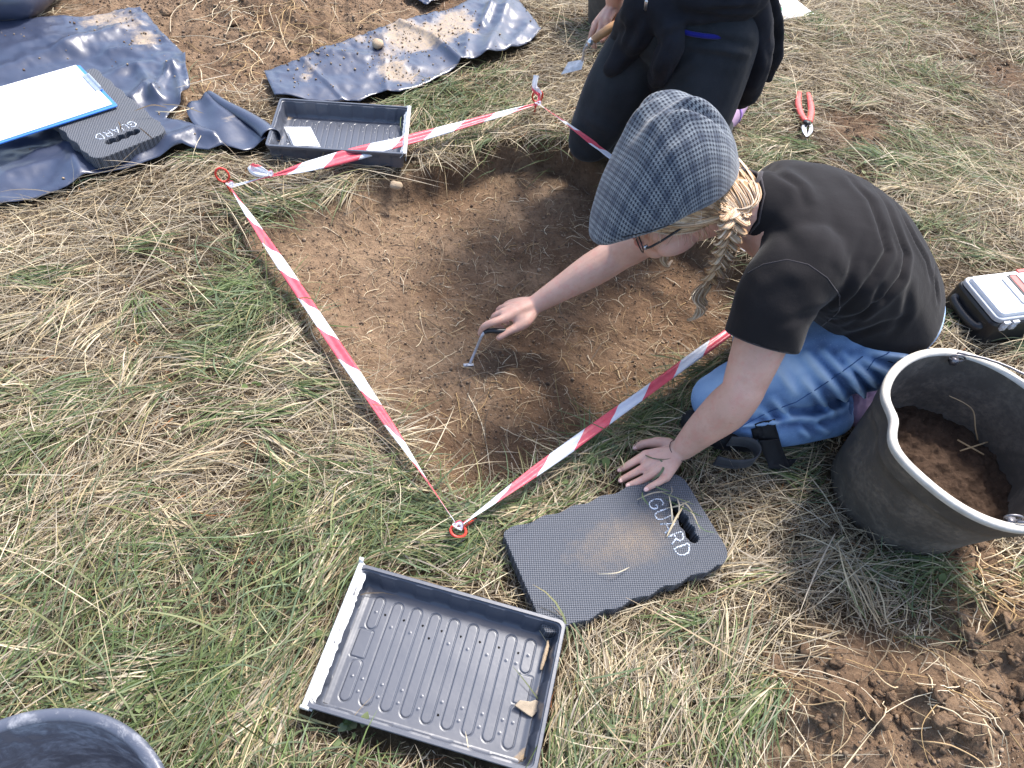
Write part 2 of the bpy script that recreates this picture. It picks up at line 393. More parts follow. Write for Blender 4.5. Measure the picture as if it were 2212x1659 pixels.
class MB:
    """collects simple shapes into one mesh"""
    def __init__(s): s.v = []; s.f = []; s.mi = []; s.cur = 0
    def add(s, v, f):
        b = len(s.v); s.v += [Vector(a) for a in v]; s.f += [tuple(i+b for i in q) for q in f]; s.mi += [s.cur]*len(f); return s
    def box(s, c, h, R=None):
        R = R or Matrix.Identity(3); c = Vector(c)
        v = [c + R @ Vector((x*h[0], y*h[1], z*h[2])) for x in (-1, 1) for y in (-1, 1) for z in (-1, 1)]
        return s.add(v, [(0, 1, 3, 2), (4, 6, 7, 5), (0, 4, 5, 1), (2, 3, 7, 6), (0, 2, 6, 4), (1, 5, 7, 3)])
    def ell(s, c, rad, R=None, nu=20, nv=12):
        R = R or Matrix.Identity(3); c = Vector(c); v = []; f = []
        if isinstance(rad, (int, float)): rad = (rad,)*3
        for j in range(1, nv):
            th = pi*j/nv
            for i in range(nu):
                ph = 2*pi*i/nu
                v.append(c + R @ Vector((rad[0]*math.sin(th)*math.cos(ph), rad[1]*math.sin(th)*math.sin(ph), rad[2]*math.cos(th))))
        for j in range(nv-2):
            for i in range(nu):
                a = j*nu+i; b = j*nu+(i+1) % nu
                f.append((a, a+nu, b+nu, b))
        t = len(v); v.append(c + R @ Vector((0, 0, rad[2]))); v.append(c - R @ Vector((0, 0, rad[2])))
        for i in range(nu):
            f.append((t, i, (i+1) % nu)); f.append((t+1, (nv-2)*nu+(i+1) % nu, (nv-2)*nu+i))
        return s.add(v, f)
    def rings(s, rings, cap=True, closed=True):
        n = len(rings[0]); v = [p for r in rings for p in r]; f = []
        for j in range(len(rings)-1):
            for i in range(n if closed else n-1):
                a = j*n+i; b = j*n+(i+1) % n
                f.append((a, b, b+n, a+n))
        if cap:
            f.append(tuple(range(n-1, -1, -1))); f.append(tuple(range((len(rings)-1)*n, len(rings)*n)))
        return s.add(v, f)
    def tube(s, pts, r, n=12, cap=True, up=None, sub=0, flat=1.0):
        pts = [Vector(p) for p in pts]
        rr = list(r) if isinstance(r, (list, tuple)) else [r]*len(pts)
        if sub: pts, rr = spline(pts, rr, sub)
        rg = []; prev = Vector(up) if up is not None else None
        for i, p in enumerate(pts):
            t = (pts[min(i+1, len(pts)-1)]-pts[max(i-1, 0)])
            t = t.normalized() if t.length > 1e-9 else Vector((0, 0, 1))
            if prev is None: prev = t.orthogonal()
            a = (prev - t*prev.dot(t)); a = a.normalized() if a.length > 1e-6 else t.orthogonal().normalized()
            b = t.cross(a); prev = a
            rg.append([p + a*(rr[i]*flat*math.cos(2*pi*k/n)) + b*(rr[i]*math.sin(2*pi*k/n)) for k in range(n)])
        return s.rings(rg, cap)
    def limb(s, pts, r, sub=4, n=16):
        """rounded tapering limb for remeshing"""
        pts = [Vector(p) for p in pts]
        s.tube(pts, r, n=n, sub=sub); s.ell(pts[0], r[0]); s.ell(pts[-1], r[-1]); return s
    def loft(s, secs, n=28, sub=4):
        """secs: (center, a, ra, b, rb) ellipses"""
        secs2 = []
        for i in range(len(secs)-1):
            for k in range(sub):
                t = k/sub; secs2.append([catmull([q[j] for q in secs], i, t) for j in range(5)])
        secs2.append(list(secs[-1]))
        rg = []
        for c, a, ra, b, rb in secs2:
            a = Vector(a).normalized(); b = Vector(b); b = (b-a*b.dot(a)).normalized()
            rg.append([Vector(c)+a*(ra*math.cos(2*pi*k/n))+b*(rb*math.sin(2*pi*k/n)) for k in range(n)])
        return s.rings(rg, True)
    def mesh(s, name='m'):
        me = mesh(name, s.v, s.f)
        if any(s.mi): me.polygons.foreach_set('material_index', s.mi)
        return me
    def build(s, name, mat, parent=None, smooth=True):
        return link(name, s.mesh(name), mat, parent, smooth)
    def wbuild(s, name, mat, parent, smooth=True):
        return world_part(name, s.mesh(name), mat, parent, smooth)
def catmull(q, i, t):
    p0 = q[max(i-1, 0)]; p1 = q[i]; p2 = q[i+1]; p3 = q[min(i+2, len(q)-1)]
    if not isinstance(p1, (int, float)): p0, p1, p2, p3 = Vector(p0), Vector(p1), Vector(p2), Vector(p3)
    return p1 + (p2-p0)*(0.5*t) + (p0*2-p1*5+p2*4-p3)*(.5*t*t) + (p1*3-p0-p2*3+p3)*(.5*t**3)
def spline(pts, rr, sub):
    P, Q = [], []
    for i in range(len(pts)-1):
        for k in range(sub):
            P.append(catmull(pts, i, k/sub)); Q.append(max(1e-4, catmull(rr, i, k/sub)))
    P.append(pts[-1]); Q.append(rr[-1]); return P, Q
def spl(pts, sub=6): return spline([Vector(p) for p in pts], [1.0]*len(pts), sub)[0]

def fuse(mb, voxel, it=5, fac=.5):
    """union of overlapping closed shapes as one smooth surface"""
    me = mb.mesh('tmp'); o = bpy.data.objects.new('tmp', me); COL.objects.link(o)
    r = o.modifiers.new('r', 'REMESH'); r.mode = 'VOXEL'; r.voxel_size = voxel
    if it:
        sm = o.modifiers.new('s', 'SMOOTH'); sm.iterations = it; sm.factor = fac
    dg = bpy.context.evaluated_depsgraph_get(); dg.update()
    out = bpy.data.meshes.new_from_object(o.evaluated_get(dg))
    bpy.data.objects.remove(o); bpy.data.meshes.remove(me); out.materials.clear(); return out
def getco(me):
    a = np.empty(len(me.vertices)*3); me.vertices.foreach_get('co', a); return a.reshape(-1, 3)
def getno(me):
    a = np.empty(len(me.vertices)*3); me.vertices.foreach_get('normal', a); return a.reshape(-1, 3)
def setco(me, a): me.vertices.foreach_set('co', a.ravel()); me.update()
def bvh(me):
    return BVHTree.FromPolygons([v.co for v in me.vertices], [p.vertices for p in me.polygons])
def cast(tree, px, py):
    h = tree.ray_cast(CAMP, ray(px, py).normalized()); return h[0]
def dist_poly(co, pts):
    d = np.full(len(co), 1e9); 
    P = [np.array(p) for p in pts]; tt = np.zeros(len(co)); sgn = np.zeros(len(co))
    n = len(P)-1
    for i in range(n):
        e = P[i+1]-P[i]; w = co-P[i]; t = np.clip((w@e)/(e@e+1e-12), 0, 1)
        dd = np.linalg.norm(w-np.outer(t, e), axis=1); k = dd < d
        d[k] = dd[k]; tt[k] = (i+t[k])/n
    return d, tt
def folds(me, lines, tree=None):
    """cloth folds: each line = (pixel points, width, height); ridge with valleys either side, fading at the ends"""
    tree = tree or bvh(me); co = getco(me); no = getno(me); disp = np.zeros(len(co))
    for pts, w, h in lines:
        P = []
        for a, b in zip(pts[:-1], pts[1:]):
            for k in range(5):
                q = cast(tree, a[0]+(b[0]-a[0])*k/5, a[1]+(b[1]-a[1])*k/5)
                if q is not None: P.append(q)
        q = cast(tree, *pts[-1])
        if q is not None: P.append(q)
        if len(P) < 2: continue
        d, t = dist_poly(co, P); u = d/w
        disp += h*(1-u*u)*np.exp(-u*u/2)*np.sin(pi*np.clip(t*.86+.07, 0, 1))**.7
    setco(me, co+no*disp[:, None])
def plane_cut(me, planes):
    """clean openings: (point, outward normal, radius) - everything beyond the plane within the radius goes"""
    bm = bmesh.new(); bm.from_mesh(me)
    for p, n, r in planes:
        p = Vector(p); n = Vector(n).normalized()
        fs = [f for f in bm.faces if (f.calc_center_median()-p).length < r+.03]
        es = list({e for f in fs for e in f.edges}); vs = list({v for f in fs for v in f.verts})
        bmesh.ops.bisect_plane(bm, geom=vs+es+fs, plane_co=p, plane_no=n, dist=1e-5)
        dl = [f for f in bm.faces if (f.calc_center_median()-p).dot(n) > 1e-5 and (f.calc_center_median()-p).length < r]
        bmesh.ops.delete(bm, geom=dl, context='FACES')
    bm.to_mesh(me); bm.free(); me.update()
def cut_halfspace(me, fn):
    bm = bmesh.new(); bm.from_mesh(me); dl = [v for v in bm.verts if fn(v.co)]
    bmesh.ops.delete(bm, geom=dl, context='VERTS'); bm.to_mesh(me); bm.free(); me.update()
def slab(outline, holes, z0, z1, bev=.003):
    """plate with holes, softly bevelled upper edge; local coords"""
    bm = bmesh.new(); loops = []
    def off(pl, d):
        n = len(pl); out = []
        area = sum(pl[i][0]*pl[(i+1) % n][1]-pl[(i+1) % n][0]*pl[i][1] for i in range(n)); s_ = 1 if area > 0 else -1
        for i in range(n):
            a = Vector(pl[i-1]); b = Vector(pl[(i+1) % n]); t = (b-a).normalized()
            nrm = Vector((-t.y, t.x))*s_; out.append(Vector(pl[i])+nrm*d)
        return out
    allv = []
    top = []
    for li, pl in enumerate([outline]+holes):
        ins = off(pl, bev if li == 0 else -bev)
        mid = off(pl, bev*.3 if li == 0 else -bev*.3)
        lv = [[bm.verts.new((p[0], p[1], z)) for p in q] for q, z in ((pl, z0), (pl, z1-bev), (mid, z1-bev*.3), (ins, z1))]
        n = len(pl)
        for a, b in zip(lv[:-1], lv[1:]):
            for i in range(n):
                bm.faces.new((a[i], a[(i+1) % n], b[(i+1) % n], b[i]))
        top.append(lv)
    for idx in (3, 0):
        ed = []
        for lv in top:
            r = lv[idx]
            for i in range(len(r)):
                e = bm.edges.get((r[i], r[(i+1) % len(r)])) or bm.edges.new((r[i], r[(i+1) % len(r)]))
                ed.append(e)
        bmesh.ops.triangle_fill(bm, use_beauty=True, edges=ed)
    bmesh.ops.recalc_face_normals(bm, faces=bm.faces)
    me = bpy.data.meshes.new('slab'); bm.to_mesh(me); bm.free(); return me
def vattr(me, name, arr):
    a = me.attributes.new(name, 'FLOAT', 'POINT'); a.data.foreach_set('value', np.asarray(arr, dtype=np.float32))
def cattr(me, name, arr):
    a = me.attributes.new(name, 'FLOAT_COLOR', 'POINT')
    c = np.ones((len(me.vertices), 4), dtype=np.float32); c[:, :3] = arr; a.data.foreach_set('color', c.ravel())
def autosmooth(o, ang=35):
    me = o.data; bm = bmesh.new(); bm.from_mesh(me); lim = math.radians(ang)
    for e in bm.edges:
        if len(e.link_faces) == 2 and e.calc_face_angle(0) > lim: e.smooth = False
    bm.to_mesh(me); bm.free()
# ================================================================== THE GROUND
PIT_PX = [(535, 515), (610, 470), (750, 418), (840, 380), (925, 355), (1010, 328), (1100, 300), (1180, 292), (1260, 318), (1330, 375), (1420, 440),
          (1500, 480), (1620, 560), (1680, 625), (1600, 715), (1560, 760), (1450, 840), (1350, 895), (1250, 950), (1180, 1005), (1105, 1062), (1030, 1085), (955, 1052),
          (895, 985), (840, 910), (770, 820), (695, 735), (620, 640), (560, 575)]
PIT = [K2(*p) for p in PIT_PX]
PEG = {1: K(495, 402, .05), 2: K(1160, 224, .05), 3: K(988, 1140, .05), 4: K(1706, 631, .05)}
# bare soil besides the pit (spoil): pixel blobs (x, y, radius m, strength)
BARE = [(450, 20, .50, 1.3), (620, 40, .42, 1.25), (780, 30, .38, 1.2), (330, -40, .3, 1), (540, 150, .24, 1.0), (470, 200, .16, .8), (430, 240, .12, .8), (940, 10, .22, .8), (690, 110, .2, .7),
        (1900, 1580, .17, 1.4), (2060, 1620, .19, 1.3), (2160, 1330, .14, 1.3), (1720, 1500, .07, .9), (2200, 1470, .14, 1.2), (1620, 1640, .09, .8), (2100, 1195, .07, 1.1), (1800, 1440, .05, .7),
        (1350, 800, .0, 0), (2090, 100, .12, .5), (2180, 160, .16, .65), (1850, 275, .13, .9), (1900, 340, .08, .7), (2120, 800, .08, .5), (1400, 1380, .05, .4), (1560, 1560, .05, .5), (1600, 1230, .05, .5), (1500, 1440, .05, .3)]
BAREW = [(*K2(a, b), c, d) for a, b, c, d in BARE if c > 0]
HEAP = [(*K2(1950, 1590), .17, .085), (*K2(2180, 1390), .12, .085), (*K2(1740, 1500), .07, .035), (*K2(2100, 1640), .10, .03), (*K2(600, 10), .45, .05), (*K2(1560, 1650), .08, .02), (*K2(2100, 1200), .05, .03)]
HOLLOW = [(*K2(1830, 290), .08, .05), (*K2(2130, 150), .08, .03), (*K2(800, 1250), .05, .0)]

def pitdepth(x, y):
    sd = poly_sd(x, y, PIT)
    sd = sd + (N2.fbm(x, y, 14, 3)-.5)*.05
    lr = sstep(-.65, .25, x)                      # left edge is worn shallow, right and far edges cut deep
    far = sstep(1.15, 1.75, y)
    dep = .030+.070*np.maximum(lr, far)
    wid = .16*(1-np.maximum(lr, far))+.035
    return dep*sstep(0, 1, (sd+.01)/wid), sd
def soilness(x, y):
    s = np.zeros(np.shape(x))
    for cx, cy, r, w in BAREW: s = np.maximum(s, w*blob(x, y, cx, cy, r))
    sd = poly_sd(x, y, PIT)
    s = np.maximum(s, 1.4*sstep(-.02, .03, sd+(N2.fbm(x, y, 14, 3)-.5)*.05))
    return s
def hgt(x, y):
    x = np.asarray(x, dtype=np.float64); y = np.asarray(y, dtype=np.float64)
    d, sd = pitdepth(x, y)
    z = (N1.fbm(x, y, 2.2, 3)-.5)*.045+(N3.fbm(x, y, 9, 3)-.5)*.02
    # the grass stands on a slightly raised lip around the cut
    near = np.exp(-np.clip((-sd), 0, 9)**2/.06**2)
    z = z*(1-np.clip(near, 0, 1)*.6) - d
    s = np.clip(soilness(x, y), 0, 1)
    z = z + s*((N3.fbm(x, y, 28, 4, .6)-.5)*.017+(N4.fbm(x, y, 75, 3, .6)-.5)*.009)
    wx = x+.02*(N1.fbm(x, y, 25, 2)-.5); wy = y+.02*(N2.fbm(x, y, 25, 2)-.5)
    z = z - .0035*sstep(.30, .0, np.abs(N4.fbm(wx, wy, 33, 3)-.5)*6)*s*sstep(.45, .7, N2.fbm(x, y, 8, 2))
    hp = np.zeros(np.shape(x))
    for cx, cy, r, hh in HEAP: hp = np.maximum(hp, blob(x, y, cx, cy, r*1.1))
    z = z + hp*((N1.fbm(x, y, 22, 4, .6)-.5)*.045+(N3.fbm(x, y, 60, 3, .6)-.5)*.014)
    for cx, cy, r, hh in HEAP: z = z+hh*blob(x, y, cx, cy, r)*(1+.8*(N2.fbm(x, y, 16, 3)-.5))
    for cx, cy, r, hh in HOLLOW: z = z-hh*blob(x, y, cx, cy, r)
    far = sstep(6, 12, np.hypot(x, y))
    return z*(1-far)
def H1(x, y): return float(hgt(np.array([x]), np.array([y]))[0])
def KT(px, py, dz=0.0):                       # on the terrain
    z = 0.0
    for _ in range(6):
        v = K(px, py, z); z = H1(v.x, v.y)+dz
    return K(px, py, z)

def make_ground():
    def axis(lo, hi, step, far):
        a = list(np.arange(lo, hi+1e-6, step)); s_ = step
        b = []; p = hi
        while p < far: s_ *= 1.35; p += s_; b.append(p)
        s_ = step; c = []; p = lo
        while p > -far: s_ *= 1.35; p -= s_; c.append(p)
        return np.array(c[::-1]+a+b)
    xs = axis(-2.1, 2.2, .0075, 60); ys = axis(-.1, 3.7, .0075, 60)
    X, Y = np.meshgrid(xs, ys); Z = hgt(X, Y)
    v = np.stack([X.ravel(), Y.ravel(), Z.ravel()], -1).astype(np.float32)
    ny, nx = X.shape
    i = np.arange(ny-1)[:, None]*nx+np.arange(nx-1)[None]
    f = np.stack([i, i+1, i+nx+1, i+nx], -1).reshape(-1, 4)
    me = fastmesh('ground', v, f)
    vattr(me, 'bare', np.clip(soilness(X, Y), 0, 1).ravel())
    mo = .9*blob(X, Y, *K2(1250, 880), .30)+.8*blob(X, Y, *K2(1250, 420), .32)+.5*blob(X, Y, *K2(1000, 980), .16)+.8*blob(X, Y, *K2(1500, 650), .3)-.7*blob(X, Y, *K2(720, 600), .35)-.6*blob(X, Y, *K2(500, 60), .8)
    vattr(me, 'moist', np.clip(mo, -1, 1).ravel()*.16)
    return me
def fastmesh(name, v, f):
    me = bpy.data.meshes.new(name); v = np.asarray(v, dtype=np.float32); f = np.asarray(f, dtype=np.int32)
    k = f.shape[1]
    me.vertices.add(len(v)); me.vertices.foreach_set('co', v.ravel())
    me.loops.add(f.size); me.loops.foreach_set('vertex_index', f.ravel())
    me.polygons.add(len(f)); me.polygons.foreach_set('loop_start', np.arange(0, f.size, k, dtype=np.int32))
    me.polygons.foreach_set('loop_total', np.full(len(f), k, dtype=np.int32))
    me.update(calc_edges=True); return me
def ground_mat():
    mt = MAT['soil'].copy(); mt.name = 'ground_soil'; nt = mt.node_tree; b = nt.nodes['Principled BSDF']
    for n_ in nt.nodes:                       # damp and dry parts of the floor
        if n_.type == 'TEX_NOISE' and abs(n_.inputs['Scale'].default_value-3.2) < 1e-4:
            am = N(nt, 'ShaderNodeAttribute'); am.attribute_name = 'moist'
            l_ = n_.outputs['Fac'].links[0]; to = l_.to_socket; nt.links.remove(l_); L(nt, mathn(nt, 'ADD', n_.outputs['Fac'], am.outputs['Fac']), to)
    src = b.inputs['Base Color'].links[0].from_socket
    a = N(nt, 'ShaderNodeAttribute'); a.attribute_name = 'bare'
    v = objco(nt)
    lg = noise(nt, 1.4, 5, .7, v)
    thatch = ramp(nt, noise(nt, 45, 5, .7, v), [(.3, (.030, .022, .013)), (.55, (.085, .062, .036)), (.75, (.17, .13, .075))])
    geo = N(nt, 'ShaderNodeVectorMath', operation='LENGTH'); L(nt, v, geo.inputs[0])
    outer = ramp(nt, mathn(nt, 'DIVIDE', geo.outputs['Value'], 12.0), [(.33, (0, 0, 0)), (.60, (1, 1, 1))])
    field_c = ramp(nt, mathn(nt, 'ADD', mathn(nt, 'MULTIPLY', lg, .6), mathn(nt, 'MULTIPLY', noise(nt, 60, 5, .7, v), .4)), [(.35, (.10, .12, .045)), (.5, (.22, .19, .10)), (.65, (.36, .29, .17))])
    thatch = mix(nt, outer, thatch, field_c)
    L(nt, mix(nt, ramp(nt, a.outputs['Fac'], [(.3, (0, 0, 0)), (.6, (1, 1, 1))]), thatch, src), b.inputs['Base Color'])
    return mt
g = link('ground', make_ground(), ground_mat()); tag(g, kind='structure', label='brown soil and thatch of the mown field with a shallow square test pit')

# footprints kept free of blade roots
FOOT = []
def keep_clear(pxs, z=0.0, grow=0.0):
    FOOT.append(([K2(a, b, z) for a, b in pxs], grow))
SHEET_A = [(-140, 20), (68, 46), (150, 40), (308, 27), (355, 80), (406, 128), (417, 194), (397, 235), (360, 262), (433, 280), (490, 322), (455, 332), (400, 325), (350, 345),
           (300, 362), (240, 372), (190, 387), (150, 408), (60, 432), (-140, 450)]
SHEET_B = [(441, 190), (462, 212), (500, 228), (545, 248), (580, 282), (605, 314), (560, 331), (496, 337), (458, 300), (446, 245)]
SHEET_C = [(572, 157), (653, 130), (745, 102), (796, 77), (865, 55), (943, 31), (990, 20), (1060, -30), (1100, -30), (1130, 20), (1169, 65), (1145, 92), (1100, 112), (1053, 132), (995, 143), (960, 160), (926, 178),
           (861, 202), (813, 202), (776, 219), (690, 219), (595, 212), (588, 190)]
SHEET_D = [(860, -60), (882, 0), (919, 20), (960, 0), (1030, -60)]
SHEET_E = [(-60, -60), (150, -60), (125, 5), (95, 25), (65, 47), (20, 60), (-60, 75)]
for s_ in (SHEET_A, SHEET_B, SHEET_C, SHEET_D, SHEET_E): keep_clear(s_, .02, -.012)
TRAY1 = [(777, 1211), (1231, 1340), (1164, 1685), (638, 1530)]
TRAY2 = [(581, 210), (856, 227), (894, 342), (612, 323)]
keep_clear(TRAY1, .05, -.02); keep_clear(TRAY2, .05, -.01)
PADN = [(1085, 1172), (1440, 1045), (1575, 1195), (1215, 1335)]
keep_clear(PADN, .04, -.005)
HAND = [(1340, 1000), (1380, 950), (1470, 950), (1500, 1000), (1440, 1045), (1345, 1050)]
keep_clear(HAND, 0, -.004)
KNEE1 = [(1505, 850), (1560, 800), (1700, 780), (1950, 700), (2030, 760), (1900, 900), (1700, 960), (1560, 960)]
keep_clear(KNEE1, 0, 0)
KNEE2 = [(1240, 250), (1300, 230), (1450, 200), (1600, 180), (1610, 240), (1570, 290), (1450, 420), (1330, 380), (1250, 330)]
keep_clear(KNEE2, 0, 0)
CASEP = [(2095, 620), (2290, 590), (2330, 700), (2145, 725)]
keep_clear(CASEP, 0, 0)
BUCKETS = {}
LEFTPAD = [(206, 158), (352, 283), (246, 357), (120, 262)]

STRICT = [([K2(*p, z=.05) for p in TRAY1], .004), ([K2(*p, z=.05) for p in TRAY2], .004), ([K2(*p, z=.05) for p in CASEP], .01),
          ([K2(*p, z=.03) for p in PADN], .012), ([K2(*p, z=.06) for p in LEFTPAD], .0), ([K2(*p, z=.04) for p in SHEET_A], .03), ([K2(*p, z=.03) for p in SHEET_B], .01), ([K2(*p, z=.04) for p in SHEET_C], .02), ([K2(*p, z=.05) for p in HAND], .015)]
# ------------------------------------------------------------------ blades
OUTER = [False]
def visible_xy(n, rng):
    """random spots in the ground area the photo covers, with a margin"""
    if OUTER[0]:
        x = rng.uniform(-7, 8, n); y = rng.uniform(-3, 11, n); d = np.stack([x, y, np.full(n, -CH)], -1); t = d@np.array(FW); ts = np.where(np.abs(t) < .05, .05, t)
        qx = 1106+FOC*(d@np.array(R2))/ts; qy = 829.5-FOC*(d@np.array(U2))/ts; k = ~((t > .2) & (qx > -200) & (qx < 2410) & (qy > -120) & (qy < 1820)) & (rng.random(n) < np.clip(1.25-.14*np.hypot(x, y-1), .12, 1))
        return x[k], y[k], qx[k], qy[k]
    x = rng.uniform(-2.35, 2.75, n); y = rng.uniform(-.15, 4.0, n)
    # keep those whose projection falls in the (enlarged) frame
    d = np.stack([x, y, np.full(n, -CH)], -1); f = np.array(FW); r = np.array(R2); u = np.array(U2)
    t = d@f; qx = 1106+FOC*(d@r)/t; qy = 829.5-FOC*(d@u)/t
    k = (t > .2) & (qx > -230) & (qx < 2440) & (qy > -150) & (qy < 1850)
    return x[k], y[k], qx[k], qy[k]
GREEN = [(700, 480, .16, 1.), (850, 470, .1, .5), (470, 800, .16, .8), (330, 860, .16, .5), (150, 370, .12, .8), (1050, 1130, .11, 1.2), (860, 1100, .14, 1.), (700, 1200, .15, .9), (600, 1320, .14, .9), (480, 1450, .12, .8), (860, 1260, .08, .8),
         (300, 1400, .2, .8), (100, 1450, .2, .7), (560, 1560, .15, .9), (1430, 900, .10, 1.0), (1330, 960, .07, .9), (1230, 1050, .06, .9), (900, 240, .2, .7), (1010, 180, .2, .6), (1220, 330, .1, .7), (1900, 130, .3, .8), (2000, 330, .3, .9), (1700, 330, .12, .6), (2150, 60, .2, .5),
         (1880, 370, .12, 1.1), (2150, 480, .15, .7), (2060, 540, .12, .6), (2080, 660, .06, .9), (1960, 1190, .09, 1.3), (1780, 1260, .08, .6), (2050, 1250, .08, 1.1), (1420, 1370, .08, .5), (1290, 1420, .09, .4), (1000, 1180, .08, 1), (1290, 1650, .08, .5), (60, 850, .12, .6), (100, 1560, .15, .7), (1200, 60, .1, .7), (1750, 180, .1, .5)]
GREEN += [(590, 560, .13, 1.4), (640, 480, .08, 1.2), (560, 470, .08, .9), (560, 680, .08, 1.), (760, 500, .06, .5), (950, 250, .12, .8), (1090, 260, .08, .8), (480, 660, .1, .6), (1130, 1130, .06, .8), (1950, 500, .12, .6)]
GREENW = [(*K2(a, b), c, d) for a, b, c, d in GREEN]
PALE = [(60, 560, .25, .9), (100, 700, .25, .6), (620, 900, .14, .7), (780, 960, .12, .8), (800, 700, .1, .3), (300, 1080, .2, .6), (1750, 60, .3, .8), (1880, 60, .35, .6), (2060, 440, .2, .6), (1850, 200, .2, .5), (1320, 1380, .12, .5), (1150, 1120, .08, .7), (1420, 1480, .12, .5), (1650, 1120, .1, .4), (2100, 420, .2, .5), (700, 420, .1, .4)]
PALEW = [(*K2(a, b), c, d) for a, b, c, d in PALE]
DARKP = [(470, 520, .07, 1.), (200, 590, .12, .6), (330, 760, .1, .5), (1850, 285, .15, 1.3), (2130, 130, .2, 1.1), (2170, 200, .12, 1.), (1950, 400, .1, .6), (700, 800, .06, .6), (830, 940, .06, .7), (620, 1010, .08, .6), (560, 1200, .07, .7), (1560, 1230, .06, .7), (1650, 1330, .08, .9), (1780, 1140, .1, .8), (1000, 700, .01, 0),
         (1230, 260, .08, .6), (2110, 780, .15, .6), (1500, 1120, .05, .4), (470, 1330, .06, .5), (240, 1240, .06, .5)]
DARKPW = [(*K2(a, b), c, d) for a, b, c, d in DARKP]
def field(lst, x, y):
    s = np.zeros(np.shape(x))
    for cx, cy, r, w in lst: s = s+w*blob(x, y, cx, cy, r)
    return s
def clear_mask(x, y):
    k = np.ones(len(x), bool)
    for poly, grow in FOOT: k &= ~(poly_sd(x, y, poly)+grow > 0)
    for b_ in BUCKETS.values(): k &= (np.hypot(x-b_[0], y-b_[1]) > b_[2])
    return k
def lay_angle(x, y):
    """direction the mown grass lies in, as a field"""
    return .55+1.4*(N1.fbm(x, y, 1.3, 2)-.5)*2+1.0*(N3.fbm(x, y, 4.5, 2)-.5)*2

PAL = {'straw': [(.57, .475, .31), (.48, .385, .235), (.66, .575, .41), (.37, .285, .18), (.50, .43, .33), (.38, .33, .25), (.29, .235, .165)],
       'brown': [(.18, .13, .08), (.12, .085, .055), (.26, .195, .125), (.15, .115, .085), (.22, .175, .13)],
       'green': [(.13, .18, .065), (.105, .15, .055), (.19, .23, .11), (.125, .17, .09), (.23, .25, .125), (.16, .21, .12)],
       'rust': [(.30, .12, .04), (.35, .17, .07), (.22, .09, .04)]}
def blades(n, kind, Lr, Wr, lift, spread, seed, dens, st=4, curl=.5, layer=(0, .03), dirfield=True, vmul=1.0):
    rng = np.random.default_rng(seed)
    x, y, qx, qy = visible_xy(n, rng)
    k = clear_mask(x, y) & (rng.random(len(x)) < dens(x, y, qx, qy)); x = x[k]; y = y[k]
    n = len(x)
    if n == 0: return None
    Ln = rng.uniform(Lr[0], Lr[1], n)*(1+.5*rng.random(n)**3); W = rng.uniform(Wr[0], Wr[1], n)
    az = (lay_angle(x, y) if dirfield else 0)+rng.normal(0, spread, n)+np.where(rng.random(n) < .5, 0, pi)*(1 if dirfield else 0)
    if not dirfield: az = rng.uniform(0, 2*pi, n)
    el = np.clip(rng.normal(lift[0], lift[1], n), -.1, 1.45)
    cv = rng.normal(0, curl, n); z0 = rng.uniform(layer[0], layer[1], n)*vmul
    droop = rng.uniform(.3, 1.1, n)*el
    T = np.linspace(0, 1, st)
    px = np.repeat(x[:, None], st, 1); py = np.repeat(y[:, None], st, 1)
    zz = np.zeros((n, st)); a = az[:, None]+cv[:, None]*T[None]*1.2
    e = el[:, None]-droop[:, None]*1.5*T[None]
    ds = Ln/(st-1)
    cx = np.zeros((n, st)); cy = np.zeros((n, st)); cz = np.zeros((n, st))
    for i in range(1, st):
        cx[:, i] = cx[:, i-1]+np.cos(a[:, i])*np.cos(e[:, i])*ds
        cy[:, i] = cy[:, i-1]+np.sin(a[:, i])*np.cos(e[:, i])*ds
        cz[:, i] = cz[:, i-1]+np.sin(e[:, i])*ds
    X = px+cx; Y = py+cy; hh = hgt(X, Y)
    hr = hh[:, :1]
    Z = np.maximum(hr+z0[:, None]+cz, hh+.002+.6*z0[:, None]*(1-.3*T[None]))
    bad = np.zeros(n, bool)
    for poly, tol in STRICT:
        bad |= (poly_sd(X, Y, poly) > tol).any(1) & (rng.random(n) > .02)
    if bad.any():
        ok = ~bad; X, Y, Z, a, W = X[ok], Y[ok], Z[ok], a[ok], W[ok]; n = len(W)
        if n == 0: return None
    pr = np.stack([-np.sin(a), np.cos(a), np.zeros_like(a)], -1)
    roll = rng.normal(0, .7, n)
    pr = pr*np.cos(roll)[:, None, None]; pr[..., 2] = np.sin(roll)[:, None]
    wd = W[:, None]*np.interp(T, [0, .25, .7, 1], [.7, 1, .8, .12])[None]*.5
    P = np.stack([X, Y, Z], -1)
    A = P-pr*wd[..., None]; B = P+pr*wd[..., None]
    v = np.stack([A, B], 2).reshape(-1, 3)
    base = np.arange(n)[:, None]*(2*st)+np.arange(st-1)[None]*2
    f = np.stack([base, base+1, base+3, base+2], -1).reshape(-1, 4)
    pal = np.array(PAL[kind]); c = pal[rng.integers(0, len(pal), n)]*rng.uniform(.7, 1.25, n)[:, None]
    col = np.repeat(c, 2*st, 0)
    if kind == 'green':                     # dried tips
        tip = np.tile(np.repeat(T, 2), n)[:, None]; dry = np.repeat(rng.random(n) < .35, 2*st)[:, None]
        col = np.where(dry, col*(1-tip**2*.8)+np.array([.38, .28, .13])*tip**2*.8, col)
    return v, f, col
